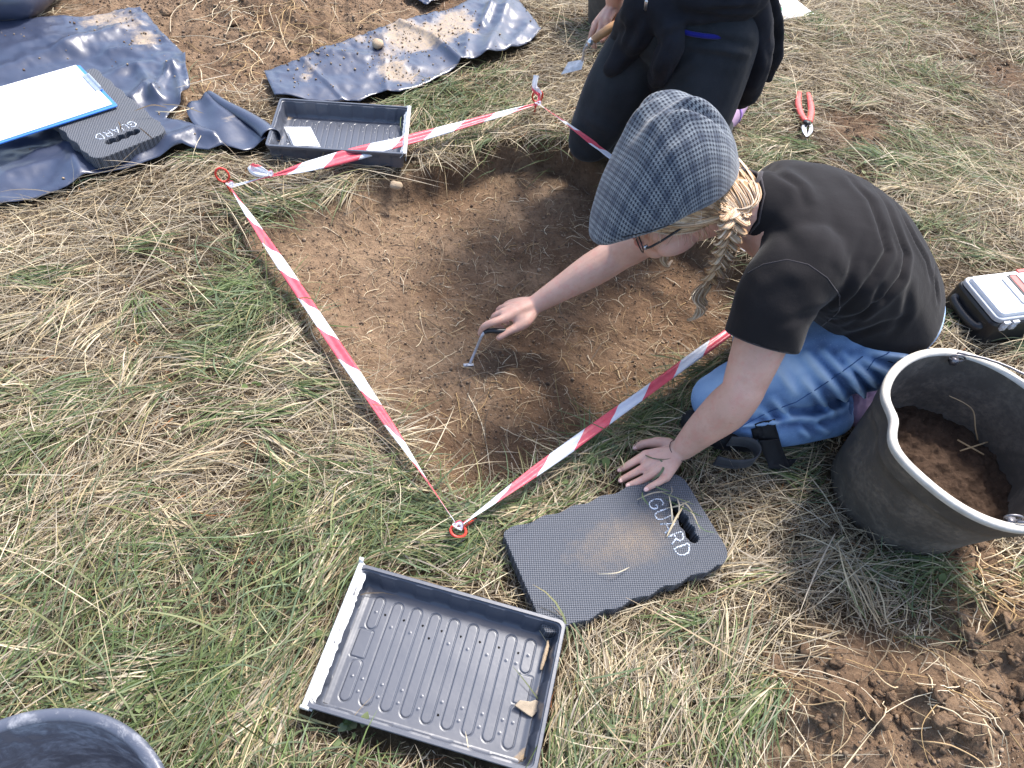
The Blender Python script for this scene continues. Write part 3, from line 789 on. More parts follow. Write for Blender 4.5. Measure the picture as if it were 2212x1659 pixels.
def tuft(p, seed):
    x0, y0, a0, gk, n = p; rng = np.random.default_rng(seed); st = 7
    x = x0+rng.normal(0, .014, n); y = y0+rng.normal(0, .014, n); k = clear_mask(x, y); x, y = x[k], y[k]; n = len(x)
    if n == 0: return None
    L_ = rng.uniform(.07, .17, n); W = rng.uniform(.0014, .0034, n); T = np.linspace(0, 1, st); a = a0+rng.normal(0, .28, n)[:, None]+rng.normal(0, .3, n)[:, None]*T[None]
    e = rng.uniform(.35, 1.0, n)[:, None]*(1-1.75*T[None]); ds = L_/(st-1); X = np.zeros((n, st)); Y = X.copy(); Z = X.copy()
    for i in range(1, st): X[:, i] = X[:, i-1]+np.cos(a[:, i])*np.cos(e[:, i])*ds; Y[:, i] = Y[:, i-1]+np.sin(a[:, i])*np.cos(e[:, i])*ds; Z[:, i] = Z[:, i-1]+np.sin(e[:, i])*ds
    X += x[:, None]; Y += y[:, None]; hh = hgt(X, Y); Z = np.maximum(hh[:, :1]+Z+.004, hh+.006+rng.uniform(0, .02, n)[:, None])
    bad = np.zeros(n, bool)
    for poly, tol in STRICT: bad |= (poly_sd(X, Y, poly) > tol).any(1)
    bad |= ~clear_mask(X[:, -1], Y[:, -1]); ok = ~bad; X, Y, Z, a, W = X[ok], Y[ok], Z[ok], a[ok], W[ok]; n = len(W)
    if n == 0: return None
    rl = rng.normal(0, .6, n); pr = np.stack([-np.sin(a)*np.cos(rl)[:, None], np.cos(a)*np.cos(rl)[:, None], np.sin(rl)[:, None]*np.ones_like(a)], -1)
    wd = W[:, None]*np.interp(T, [0, .3, .7, 1], [.6, 1, .8, .1])[None]*.5; P = np.stack([X, Y, Z], -1)
    v = np.stack([P-pr*wd[..., None], P+pr*wd[..., None]], 2).reshape(-1, 3); base = np.arange(n)[:, None]*(2*st)+np.arange(st-1)[None]*2
    f = np.stack([base, base+1, base+3, base+2], -1).reshape(-1, 4); kinds = np.where(rng.random(n) < (.82 if gk else .18), 0, 1)
    pg, ps = np.array(PAL['green']), np.array(PAL['straw']); c = np.where(kinds[:, None] == 0, pg[rng.integers(0, len(pg), n)], ps[rng.integers(0, len(ps), n)])*rng.uniform(.8, 1.25, n)[:, None]
    return v, f, np.repeat(c, 2*st, 0)
def merge(parts):
    V, F_, C_ = [], [], []; b = 0
    for p in parts:
        if p is None: continue
        V.append(p[0]); F_.append(p[1]+b); C_.append(p[2]); b += len(p[0])
    return np.concatenate(V), np.concatenate(F_), np.concatenate(C_)
def stuff(name, parts, mat, label):
    v, f, c = merge(parts); me = fastmesh(name, v, f); cattr(me, 'tint', c)
    o = link(name, me, mat, None, True); tag(o, label=label, kind='stuff'); return o
def grow_grass(q=1.0):
    def cover(x, y, s0=.75):
        return np.clip(1.15-1.5*np.clip(soilness(x, y), 0, 1), .0, 1)
    def dstraw(x, y, qx, qy):
        return cover(x, y)*np.clip(.55+.5*field(PALEW, x, y)-.22*field(GREENW, x, y)-.40*field(DARKPW, x, y)+(N2.fbm(x, y, 5, 3)-.5)*1.4, .04, 1)
    def dgreen(x, y, qx, qy):
        return cover(x, y)*np.clip(-.13+.62*field(GREENW, x, y)-.2*field(PALEW, x, y)-.3*field(DARKPW, x, y)+(N3.fbm(x, y, 4, 3)-.5)*1.9, .0, 1)
    def dbrown(x, y, qx, qy):
        return np.clip(cover(x, y)+.05, 0, 1)*np.clip(.7+.5*field(DARKPW, x, y), 0, 1)
    near = lambda f: (lambda x, y, qx, qy: f(x, y, qx, qy)*np.clip(1.9-.38*np.hypot(x, y), .45, 1))
    stuff('dead_grass', [
        blades(int(230000*q), 'brown', (.03, .09), (.0010, .0026), (.08, .15), .8, 21, near(dbrown), 4, .6, (0, .012)),
        blades(int(60000*q), 'rust', (.02, .05), (.0015, .003), (.1, .2), 1.0, 22, lambda x, y, a, b: .10*cover(x, y), 3, .6, (0, .02)),
        ], MAT['blade'], 'brown dead grass matted close to the ground')
    stuff('straw', [
        blades(int(270000*q), 'straw', (.025, .085), (.0008, .0020), (.12, .18), .75, 23, near(dstraw), 4, .28, (.002, .022)),
        blades(int(65000*q), 'straw', (.06, .14), (.0009, .0022), (.16, .20), .6, 24, near(dstraw), 5, .2, (.004, .030)),
        blades(int(8000*q), 'straw', (.10, .22), (.0014, .0028), (.20, .20), .9, 25, dstraw, 5, .16, (.012, .040)),
        blades(int(26000*q), 'straw', (.06, .15), (.0008, .0018), (.9, .3), .9, 26, lambda x, y, a, b: cover(x, y)*np.clip(field(PALEW, x, y)*.8, 0, 1), 5, .4, (0, .01)),
        blades(int(220000*q), 'straw', (.006, .030), (.0012, .0028), (.05, .1), 1.5, 35, lambda x, y, a, b: cover(x, y)*np.clip(.75-.15*np.hypot(x, y), 0, 1), 3, .3, (.001, .020)),
        ], MAT['blade'], 'pale dry mown grass lying in swathes over the field')
    stuff('green_grass', [
        blades(int(190000*q), 'green', (.05, .12), (.0012, .0030), (.25, .22), .6, 27, near(dgreen), 5, .5, (.002, .026)),
        blades(int(42000*q), 'green', (.06, .15), (.0016, .0038), (.50, .30), .9, 28, near(dgreen), 6, .5, (0, .02)),
        ], MAT['blade'], 'green grass blades growing through the straw')
    OUTER[0] = True
    fl = lambda a: (lambda x, y, p_, q_: a*cover(x, y))
    stuff('field_grass', [blades(120000, 'straw', (.06, .18), (.002, .0045), (.2, .25), .8, 81, fl(.9), 4, .25, (.002, .03)), blades(60000, 'green', (.06, .16), (.002, .005), (.4, .3), .9, 82, fl(.7), 4, .4, (0, .02)),
                          blades(60000, 'brown', (.04, .10), (.002, .005), (.08, .15), 1.2, 83, fl(.9), 3, .5, (0, .012))], MAT['blade'], 'mown dry and green grass of the surrounding field')
    OUTER[0] = False
    # tufts: blades rooted together and combed one way
    rng = np.random.default_rng(61); parts = []
    TU = [(560, 470, 1), (600, 500, 1), (575, 550, 1), (620, 590, 1), (540, 610, 1), (560, 660, 1), (600, 455, 0), (700, 440, 1), (660, 425, 0), (760, 400, 0), (520, 700, 1), (470, 760, 1), (500, 820, 1), (640, 720, 0), (700, 800, 0), (760, 880, 0), (820, 960, 0), (880, 1040, 1), (950, 1100, 1), (1020, 1120, 1), (1060, 1150, 1),
          (1130, 330, 0), (1050, 300, 0), (1200, 300, 1), (1260, 340, 1), (950, 320, 0), (1500, 830, 1), (1440, 880, 1), (1380, 920, 1), (1320, 960, 1), (1260, 1000, 1), (1880, 370, 1), (1910, 350, 1), (2070, 650, 1), (2050, 690, 1), (1950, 1190, 1), (1900, 1180, 1), (2000, 1210, 1), (820, 250, 1), (880, 235, 1), (1000, 190, 1), (150, 380, 1), (230, 390, 1), (380, 350, 1), (30, 850, 1), (90, 870, 1), (60, 700, 0), (30, 560, 0), (120, 620, 0)]
    for _ in range(230): TU.append((rng.uniform(-60, 2260), rng.uniform(0, 1640), int(rng.random() < .36)))
    for px, py, gk in TU:
        x0, y0 = K2(px, py)
        if soilness(np.array([x0]), np.array([y0]))[0] > .8: continue
        a0 = float(lay_angle(np.array([x0]), np.array([y0]))[0])+(pi if rng.random() < .5 else 0)+rng.normal(0, .4); m_ = rng.integers(26, 60)
        parts.append((x0, y0, a0, gk, m_))
    stuff('grass_tufts', [tuft(p, 700+i) for i, p in enumerate(parts)], MAT['blade'], 'tufts of longer green and dry grass leaning over the turf')
    # tufts hanging over the cut edge of the pit
    def edge(x, y, a, b):
        sd = poly_sd(x, y, PIT); return np.exp(-((sd+.035)/.033)**2)*.5*np.clip(.35+sstep(-.6, -.1, x), 0, 1)
    stuff('edge_grass', [
        blades(int(110000*q), 'straw', (.05, .13), (.0009, .0024), (.1, .2), 1.2, 29, edge, 5, .6, (.0, .02)),
        blades(int(36000*q), 'brown', (.05, .12), (.0009, .0020), (.05, .2), 1.2, 30, edge, 5, .6, (.0, .02)),
        blades(int(32000*q), 'green', (.06, .14), (.0016, .0034), (.3, .3), 1.2, 31, edge, 5, .6, (.0, .015)),
        ], MAT['blade'], 'dry and green grass overhanging the edge of the pit')

# ------------------------------------------------------------------ roots, crumbs, leaves
def tubes_np(paths, radii, cols, seg=5):
    V, F_, C_ = [], [], []; b = 0
    for P, r, c in zip(paths, radii, cols):
        P = np.asarray(P); n = len(P)
        t = np.gradient(P, axis=0); t /= (np.linalg.norm(t, axis=1)[:, None]+1e-9)
        up = np.array([0, 0, 1.0]); s_ = np.cross(t, up); s_ /= (np.linalg.norm(s_, axis=1)[:, None]+1e-9); w = np.cross(s_, t)
        a = np.arange(seg)*2*pi/seg
        rr = (np.asarray(r)*np.ones(n))[:, None, None]
        ring = P[:, None]+rr*(s_[:, None]*np.cos(a)[None, :, None]+w[:, None]*np.sin(a)[None, :, None])
        V.append(ring.reshape(-1, 3)); i = np.arange(n-1)[:, None]*seg; j = np.arange(seg)[None]
        F_.append((np.stack([i+j, i+(j+1) % seg, i+seg+(j+1) % seg, i+seg+j], -1)+b).reshape(-1, 4))
        C_.append(np.repeat(np.array(c)[None], n*seg, 0)); b += n*seg
    return np.concatenate(V), np.concatenate(F_), np.concatenate(C_)
def wander(rng, x, y, L_, az, st, wig, lift=.0, base=.001, r=.001):
    P = []; a = az; ds = L_/(st-1); k = rng.normal(0, wig)
    for i in range(st):
        P.append((x, y)); k = k*.7+rng.normal(0, wig); a += k; x += math.cos(a)*ds; y += math.sin(a)*ds
    P = np.array(P); z = hgt(P[:, 0], P[:, 1]); t = np.linspace(0, 1, st)
    arch = lift*np.sin(pi*t)
    return np.column_stack([P, np.maximum(z+base, np.interp(t, [0, 1], [z[0], z[-1]]))+arch+r*.5])
ROOTC = [(.52, .40, .24), (.60, .49, .33), (.44, .31, .17), (.40, .27, .13), (.66, .56, .40)]
def roots():
    rng = np.random.default_rng(5); paths, rad, col = [], [], []
    def add(P, r0, taper=True):
        n = len(P); paths.append(P); rad.append(r0*np.interp(np.linspace(0, 1, n), [0, .8, 1], [1, .75, .35]) if taper else r0); col.append(np.array(ROOTC[rng.integers(5)])*rng.uniform(.75, 1.15))
    cnt = 0
    while cnt < 330:                        # short pale rootlets all over the pit floor
        px, py = rng.uniform(600, 1600), rng.uniform(340, 1060); x, y = K2(px, py, -.05)
        if poly_sd(np.array([x]), np.array([y]), PIT)[0] < .02: continue
        add(wander(rng, x, y, rng.uniform(.012, .055), rng.uniform(0, 2*pi), 6, .16, rng.uniform(0, .006)), rng.uniform(.0004, .0012)); cnt += 1
    cnt = 0
    while cnt < 900:                        # hair-thin fibres
        px, py = rng.uniform(600, 1600), rng.uniform(340, 1060); x, y = K2(px, py, -.05)
        if poly_sd(np.array([x]), np.array([y]), PIT)[0] < .01: continue
        add(wander(rng, x, y, rng.uniform(.02, .08), rng.uniform(0, 2*pi), 7, .14, rng.uniform(0, .004)), rng.uniform(.00025, .00045)); cnt += 1
    for pts, r in [([(1010, 850), (1040, 915), (1055, 990), (1060, 1050)], .0014), ([(985, 850), (995, 900), (998, 930)], .0012), ([(1075, 840), (1130, 838)], .001),
                   ([(905, 808), (965, 770), (1000, 750)], .001), ([(1030, 890), (1048, 870), (1060, 830)], .001), ([(940, 900), (985, 945)], .0012), ([(1105, 1000), (1112, 1050)], .001)]:
        Q = [KT(a, b) for a, b in pts]; S = np.array([tuple(q) for q in spl(Q, 5)]); S[:, 2] = hgt(S[:, 0], S[:, 1])+.0015; add(S, r)
    for cx, cy, sx, sy, n, l0, l1, rr in [(1950, 1500, 260, 170, 60, .04, .16, .0014), (600, 90, 330, 110, 120, .08, .24, .0019), (1500, 1300, 300, 200, 60, .06, .22, .0014), (2120, 1250, 110, 90, 60, .04, .14, .0018), (480, 230, 60, 60, 40, .05, .15, .0016)]:
        for i in range(n):
            x, y = K2(rng.normal(cx, sx*.6), rng.normal(cy, sy*.6))
            if not clear_mask(np.array([x]), np.array([y]))[0]: continue
            add(wander(rng, x, y, rng.uniform(l0, l1), rng.normal(-.5 if cx > 1000 else .6, 1.1), 12, .085, rng.uniform(.002, .018), .003), rng.uniform(.35, 1)*rr)
    o = stuff('roots', [tubes_np(paths, rad, col, 5)], MAT['root'], 'pale thin roots and rootlets in the dug soil')
def crumbs(n=60000):
    rng = np.random.default_rng(8)
    x, y, qx, qy = visible_xy(n*7, rng); s = soilness(x, y)
    k = (rng.random(len(x)) < np.clip(s-.25, 0, 1)) & clear_mask(x, y)
    x, y = x[k][:n], y[k][:n]; n0 = len(x)
    r = .0007+.0026*rng.random(n0)**6+.0035*(rng.random(n0) < .006)
    X2, Y2, _, _ = visible_xy(260000, rng); hp = np.zeros(len(X2))
    for cx, cy, rr_, hh in HEAP: hp = np.maximum(hp, blob(X2, Y2, cx, cy, rr_*1.25))
    hp = np.maximum(hp, .5*np.clip(soilness(X2, Y2)*(poly_sd(X2, Y2, PIT) < -.05)-.4, 0, 1))
    k = (rng.random(len(X2)) < hp*np.clip(.25+1.5*(N2.fbm(X2, Y2, 14, 3)-.35), 0, 1)) & clear_mask(X2, Y2); X2, Y2 = X2[k][:30000], Y2[k][:30000]
    r = np.concatenate([r, .0009+.0052*rng.random(len(X2))**5]); x = np.concatenate([x, X2]); y = np.concatenate([y, Y2]); n = len(x)
    z = hgt(x, y)+r*.3
    base = np.array([(1, 0, 0), (-1, 0, 0), (0, 1, 0), (0, -1, 0), (0, 0, 1), (0, 0, -1), (.6, .6, .5), (-.6, .6, .5), (.6, -.6, .5), (-.6, -.6, .5)])
    oc = np.array([(4, 6, 8), (4, 8, 9), (4, 9, 7), (4, 7, 6), (0, 8, 6), (1, 7, 9), (2, 6, 7), (3, 9, 8), (0, 6, 2), (0, 3, 8), (1, 2, 7), (1, 9, 3), (0, 2, 5), (2, 1, 5), (1, 3, 5), (3, 0, 5)])
    V = base[None]*r[:, None, None]*rng.uniform(.6, 1.3, (n, 10, 3))
    V = V+np.stack([x, y, z], -1)[:, None]
    F_ = (oc[None]+(np.arange(n)*10)[:, None, None]).reshape(-1, 3)
    pal = np.array([(.17, .12, .08), (.23, .165, .11), (.12, .08, .055), (.28, .205, .14), (.15, .10, .068)])
    c = np.repeat(pal[rng.integers(0, 5, n)]*rng.uniform(.7, 1.2, n)[:, None], 10, 0)
    me = fastmesh('crumbs', V.reshape(-1, 3), F_); globals()['CRUMB'] = (base, oc); cattr(me, 'tint', c)
    o = link('soil_crumbs', me, MAT['root'], None, False); tag(o, label='loose crumbs and small clods of brown soil', kind='stuff')
def clods():
    rng = np.random.default_rng(44); V, F_, C_ = [], [], []; b = 0; nn = Noise(91)
    mb = MB(); mb.ell((0, 0, 0), 1.0, nu=18, nv=12); bv = np.array([tuple(q) for q in mb.v]); bf = mb.f
    tri = []
    for f in bf:
        for k in range(1, len(f)-1): tri.append((f[0], f[k], f[k+1]))
    tri = np.array(tri); done = 0
    while done < 230:
        cx, cy, sx, sy = [(1950, 1560, 230, 110), (2150, 1330, 90, 120), (1700, 1470, 60, 50), (500, 40, 260, 60), (1850, 280, 70, 40), (2150, 150, 80, 70)][rng.choice(6, p=[.40, .2, .08, .16, .08, .08])]
        x, y = K2(rng.normal(cx, sx*.6), rng.normal(cy, sy*.6))
        if not clear_mask(np.array([x]), np.array([y]))[0]: continue
        r = .003+.017*rng.random()**2.6; s = rng.uniform(.65, 1.25, 3)*np.array([1, 1, .7])
        q = bv*(1+.75*(nn(bv[:, 0]*1.3+done*3.1, bv[:, 1]*1.3+bv[:, 2]*1.7, 1.4)-.5)+.45*(nn(bv[:, 0]*3.7+done, bv[:, 2]*3.7-bv[:, 1]*2.9, 1.6)-.5))[:, None]*s*r
        a = rng.uniform(0, 6.3); q = np.stack([q[:, 0]*math.cos(a)-q[:, 1]*math.sin(a), q[:, 0]*math.sin(a)+q[:, 1]*math.cos(a), q[:, 2]], -1)
        V.append(q+np.array([x, y, H1(x, y)+r*.25])); F_.append(tri+b); b += len(bv); done += 1
    me = fastmesh('clods', np.concatenate(V), np.concatenate(F_)); tag(link('soil_clods', me, MAT['soil'], None, True), label='brown clods of dug soil heaped among the straw', kind='stuff')
def loose_straw():
    rng = np.random.default_rng(19); V, F_, C_ = [], [], []; b = 0
    def strip(pts, w, kind):
        nonlocal b
        P = spl([K(*p) for p in pts], 5); n = len(P); pal = PAL[kind]; c = np.array(pal[rng.integers(len(pal))])*rng.uniform(.9, 1.2); sd_ = None
        for i, p in enumerate(P):
            t = (P[min(i+1, n-1)]-P[max(i-1, 0)]).normalized(); s_ = t.cross(BK).normalized(); ww = w*.5*(1-.8*abs(2*i/(n-1)-1)**3)
            V.append(tuple(p-s_*ww)); V.append(tuple(p+s_*ww)); C_.append(c); C_.append(c)
        for i in range(n-1): a = b+2*i; F_.append((a, a+1, a+3, a+2))
        b += 2*n
    strip([(1378, 975, .04), (1410, 990, .060), (1450, 992, .064), (1480, 984, .060), (1505, 975, .04)], .0022, 'green')
    strip([(1372, 973, .04), (1420, 992, .063), (1462, 988, .066)], .0016, 'brown')
    strip([(1425, 992, .063), (1434, 1005, .062), (1427, 1022, .060), (1408, 1038, .050)], .0050, 'green')
    strip([(1340, 985, .03), (1346, 1000, .042), (1349, 1012, .035)], .0020, 'straw')
    strip([(1370, 965, .03), (1376, 955, .045), (1382, 945, .03)], .0020, 'straw')
    for px0, py0, px1, py1, w, k in [(1437, 1098, 1490, 1082, .0030, 'straw'), (1445, 1070, 1452, 1132, .0030, 'straw'), (1462, 1075, 1465, 1120, .0030, 'straw'), (1432, 1075, 1520, 1118, .0020, 'green'), (1478, 1090, 1440, 1160, .0042, 'straw'), (1470, 1085, 1500, 1112, .0025, 'straw'),
                                     (1400, 1040, 1450, 1062, .0030, 'green'), (1375, 1080, 1440, 1062, .0026, 'straw'), (1388, 1062, 1402, 1092, .0035, 'green'), (1420, 1060, 1500, 1090, .0018, 'green'), (1450, 1050, 1442, 1075, .002, 'straw'), (1500, 1125, 1545, 1150, .002, 'green'), (1480, 1100, 1512, 1145, .002, 'straw'),
                                     (300, 275, 330, 300, .003, 'brown'), (255, 262, 262, 285, .004, 'brown'), (335, 240, 420, 232, .003, 'straw'), (350, 225, 440, 245, .003, 'straw'), (290, 240, 360, 232, .003, 'brown'), (380, 190, 500, 160, .002, 'straw'), (1290, 1240, 1360, 1225, .002, 'straw')]:
        z = .048 if py0 > 800 else .095; mx, my = (px0+px1)/2+rng.normal(0, 5), (py0+py1)/2+rng.normal(0, 5)
        strip([(px0, py0, z), (mx, my, z+.012), (px1, py1, z)], w, k)
    stuff('loose_straw', [(np.array(V), np.array(F_), np.array(C_))], MAT['blade'], 'loose straws and grass blades fallen over the pads and the hand')
def leaves():
    rng = np.random.default_rng(9); V, F_, C_ = [], [], []; b = 0
    spots = [(1320, 985), (1290, 1000), (1240, 1010), (1300, 960), (1340, 900), (560, 660), (540, 820), (150, 365), (1010, 1110), (960, 1130), (620, 1290), (1130, 1430), (660, 1460), (370, 1180), (700, 1370), (1500, 1400), (1440, 1540), (840, 1370), (520, 1490), (880, 1200), (760, 1560), (300, 1520), (1330, 1560), (300, 1470), (450, 1250), (620, 1230), (1880, 380), (2000, 1240)]
    for px, py in spots:
        for k in range(rng.integers(3, 9)):
            c0 = KT(px+rng.normal(0, 22), py+rng.normal(0, 16), .022)
            if not clear_mask(np.array([c0.x]), np.array([c0.y]))[0]: continue
            a = rng.uniform(0, 2*pi); L_ = rng.uniform(.010, .024); W = L_*rng.uniform(.25, .42); tl = rng.normal(0, .35)
            d = np.array([math.cos(a), math.sin(a), math.sin(tl)]); s_ = np.array([-math.sin(a), math.cos(a), rng.normal(0, .3)])
            ts = np.linspace(0, 1, 6); w = W*np.sin(pi*ts**.8)
            c = np.array(tuple(c0)); cen = c+np.outer(ts*L_, d)+np.outer(-ts**2*L_*.2, [0, 0, 1]); up = np.array([0, 0, W*.3])
            rows = np.stack([cen-s_*w[:, None]+up*(w/W)[:, None], cen, cen+s_*w[:, None]+up*(w/W)[:, None]], 1)
            V.append(rows.reshape(-1, 3))
            for i in range(5):
                for j in range(2): F_.append((b+i*3+j, b+i*3+j+1, b+i*3+j+4, b+i*3+j+3))
            g_ = np.array(PAL['green'][rng.integers(6)])*rng.uniform(.7, 1.1); C_.append(np.repeat(g_[None], 18, 0)); b += 18
    stuff('clover_leaves', [(np.concatenate(V), np.array(F_), np.concatenate(C_))], MAT['blade'], 'small broad green leaves of clover among the grass')
# ================================================================== PROPS
def frame_from(pA, pB, pC, pD):
    """least-squares rectangle frame from four corners (A-B the long side far, C-D near)"""
    c = (pA+pB+pC+pD)/4
    u = ((pB-pA)+(pC-pD)); L_ = u.length/2; u.normalize()
    w = ((pA-pD)+(pB-pC)); W = w.length/2
    return c, math.atan2(u.y, u.x), L_, W

# ------------------------------------------------------------------ seed trays used as finds trays
def tray_meshes():
    LX, LY, HT = .1875, .1205, .056
    n_side = 60
    def ring(hx, hy, z, r, jog=0.0):
        """rounded rectangle; jog = alternating inset panels along the sides"""
        out = []
        def seg(ax, ay, bx, by, n, nx_, ny_, per):
            for i in range(n):
                t = i/n; x = ax+(bx-ax)*t; y = ay+(by-ay)*t
                Ls = math.hypot(bx-ax, by-ay); s_ = t*Ls
                ph = ((s_-Ls/2)/per+.25+10) % 1
                j = jog*(1 if ph < .5 else 0)*(1 if .02 < s_ < Ls-.02 else 0)
                out.append(Vector((x-nx_*j, y-ny_*j, z)))
        def arc(cx, cy, a0):
            for i in range(6):
                a = a0+pi/2*i/6; out.append(Vector((cx+r*math.cos(a), cy+r*math.sin(a), z)))
        seg(hx-r, -hy, hx-r, -hy, 1, 0, 0, 1)
        out.clear()
        arc(hx-r, hy-r, 0); seg(hx-r, hy, -hx+r, hy, 90, 0, 1, .066)
        arc(-hx+r, hy-r, pi/2); seg(-hx, hy-r, -hx, -hy+r, 60, -1, 0, .08)
        arc(-hx+r, -hy+r, pi); seg(-hx+r, -hy, hx-r, -hy, 90, 0, -1, .066)
        arc(hx-r, -hy+r, 3*pi/2); seg(hx, -hy+r, hx, hy-r, 60, 1, 0, .08)
        return out
    body = MB()
    j = .0022
    body.rings([ring(LX-.008, LY-.008, .006, .010, j), ring(LX-.006, LY-.006, .030, .012, j), ring(LX-.004, LY-.004, HT-.010, .012, j), ring(LX-.003, LY-.003, HT-.009, .012), ring(LX-.001, LY-.001, HT-.009, .012),
                ring(LX, LY, HT-.006, .012), ring(LX, LY, HT-.001, .012), ring(LX-.001, LY-.001, HT, .011), ring(LX-.006, LY-.006, HT, .010), ring(LX-.0065, LY-.0065, HT-.004, .010), ring(LX-.0085, LY-.0085, HT-.005, .010, j*.6),
                ring(LX-.010, LY-.010, HT-.012, .010, j), ring(LX-.013, LY-.013, .020, .010, j), ring(LX-.015, LY-.015, .0125, .010, j), ring(LX-.018, LY-.018, .0095, .008, j*.6), ring(LX-.022, LY-.022, .0088, .006)], cap=False)
    me_b = body.mesh('tray_wall'); me_b.polygons.foreach_set('use_smooth', [True]*len(me_b.polygons))
    # floor: pressed grooves round nine long pads, pips and drain holes
    nx_, ny_ = 332, 200; hx, hy = LX-.0205, LY-.0205
    X, Y = np.meshgrid(np.linspace(-hx, hx, nx_), np.linspace(-hy, hy, ny_))
    Z = np.full(X.shape, .0088)
    def caps(cx, y0, y1, r):
        d = np.hypot(X-cx, Y-np.clip(Y, y0+r, y1-r)); return d-r
    def rrect(cx, cy, ax, ay, r):
        qx = np.abs(X-cx)-ax+r; qy = np.abs(Y-cy)-ay+r
        return np.hypot(np.maximum(qx, 0), np.maximum(qy, 0))+np.minimum(np.maximum(qx, qy), 0)-r
    rr = .0094; sp = .0345; shapes = []
    for k in range(9):
        cx = (k-4)*sp
        if k in (0, 8):
            sh = np.minimum(np.minimum(caps(cx, -hy+.010, -.022, rr), caps(cx, .030, hy-.012, rr)), rrect(cx-(.004 if k == 0 else -.004), .004, .0125, .024, .003))
        else: sh = caps(cx, -hy+.012, hy-.014, rr)
        shapes.append(sh)
    S = np.minimum.reduce(shapes)
    Z += .0012*sstep(.0002, -.0012, S)
    Z -= .0016*np.exp(-(S/.0009)**2)
    holes = []
    for k in range(8):
        cx = (k-3.5)*sp
        for dy, kind in ((hy-.040, 'h'), (hy-.058, 'p'), (-hy+.05, 'p'), (-hy+.030, 'p')):
            kk = kind
            if k == 4 and dy == -hy+.030: kk = 'h'
            if k == 2 and dy == hy-.058: kk = 'h'
            x0 = cx+(.0 if dy != hy-.058 else .017 if k < 7 else 0)
            if kk == 'h': holes.append((x0, dy))
            else: Z += .0016*np.exp(-((X-x0)**2+(Y-dy)**2)/.0014**2)
    for cx in (-4*sp, 4*sp): 
        for y_ in (-.05, .06): Z += .0016*np.exp(-((X-cx)**2+(Y-y_)**2)/.0014**2)
    Z += .0022*sstep(.010, 0, hx-np.abs(X))+.0012*(N1.fbm(X, Y, 14, 2)-.5)
    v = np.stack([X.ravel(), Y.ravel(), Z.ravel()], -1); i = np.arange(ny_-1)[:, None]*nx_+np.arange(nx_-1)[None]
    f = np.stack([i, i+1, i+nx_+1, i+nx_], -1).reshape(-1, 4)
    fc = v[f].mean(1); keep = np.ones(len(f), bool)
    for a, b_ in holes: keep &= np.hypot(fc[:, 0]-a, fc[:, 1]-b_) > .0020
    me_f = fastmesh('tray_floor', v, f[keep])
    dirt = .16*np.exp(-((v[:, 1]+hy)/.008)**2)+.30*np.exp(-(((v[:, 0]-hx)/.02)**2+((v[:, 1]+hy)/.02)**2))+.26*np.exp(-((v[:, 0]-hx)/.010)**2)*sstep(-.3, .3, np.sin(v[:, 1]*40))
    vattr(me_f, 'dirt', dirt)
    return me_b, me_f, (LX, LY, HT)
me_tb, me_tf, (TLX, TLY, THT) = tray_meshes()
def tape_strip():
    """white masking tape folded over one short rim, with ragged ends"""
    mb = MB(); n = 44; r = random.Random(3)
    rows = []
    for i in range(n+1):
        y = -TLY-.002+(2*TLY+.004)*i/n; e = r.uniform(-.0012, .0012); e2 = r.uniform(-.002, .002)
        x = -TLX
        prof = [(x+.016+e*1.5, THT-.014), (x+.0085+e, THT-.0035), (x+.0068, THT+.0010), (x+.001, THT+.0014+abs(e)*.3), (x-.0016, THT-.0012), (x-.0020, THT-.010), (x-.001+e*.4, THT-.020+e2), (x+.0005, THT-.021+e2)]
        rows.append([Vector((a, y, b)) for a, b in prof])
    mb.rings(rows, cap=False, closed=False)
    # dog-eared corner standing up
    mb.box((-TLX+.002, TLY+.004, THT+.004), (.004, .005, .0012), Matrix.Rotation(.8, 3, 'X'))
    mb.box((-TLX+.004, -TLY-.001, THT-.006), (.007, .002, .006))
    return mb.mesh('masking_tape')
me_mt = tape_strip()
cA, aA, _, _ = frame_from(*[K(*p, .056) for p in TRAY1])
t1 = empty('finds_tray', (cA.x, cA.y, H1(cA.x, cA.y)*.3+.004), aA, label='large dark grey seed tray in the foreground holding two finds', cat='tray')
tb = link('tray_wall', me_tb, MAT['tray'], t1); autosmooth(tb, 40)
link('tray_floor', me_tf, MAT['tray'], t1); link('masking_tape', me_mt, MAT['masking'], t1)
cB, aB, _, _ = frame_from(*[K(*p, .062) for p in TRAY2])
t2 = t1.copy(); COL.objects.link(t2); t2.location = (cB.x, cB.y, .010); t2.rotation_euler = (math.radians(2), 0, aB+pi)
t2['label'] = 'dark grey seed tray with a clear bag inside, beside the black sheets'
for ch in list(t1.children):
    c_ = ch.copy(); COL.objects.link(c_); c_.parent = t2
for t_ in (t1, t2): t_['group'] = 'dark grey seed trays on the grass'

# finds in the near tray
bz = t1.location.z
def inp(px, py, z): return K(px, py, bz+z)
mb = MB()
sh = [(-.019, -.004), (-.013, .006), (.004, .009), (.012, .014), (.018, .013), (.019, -.001), (.012, -.012), (.006, -.011)]
c0 = inp(1137, 1527, .016)
mb = slab([(a*1.05, b*1.05) for a, b in sh], [], -.003, .003, .0012)
o = link('pottery_sherd', mb, MAT['sherd'], None, False); o.location = c0; o.rotation_euler = (.1, .22, -.1)
tag(o, label='small tan triangular sherd in the near right corner of the foreground tray', cat='pottery sherd')
mb = MB(); A_ = inp(1184, 1382, .020); B_ = inp(1168, 1447, .016)
mb.tube([A_, A_.lerp(B_, .3)+Vector((.0015, 0, 0)), A_.lerp(B_, .7)+Vector((.001, 0, .001)), B_], [.0012, .0034, .0036, .0024], 8, sub=6)
me = mb.mesh('s'); co = getco(me); setco(me, co+np.random.default_rng(2).normal(0, .0003, co.shape))
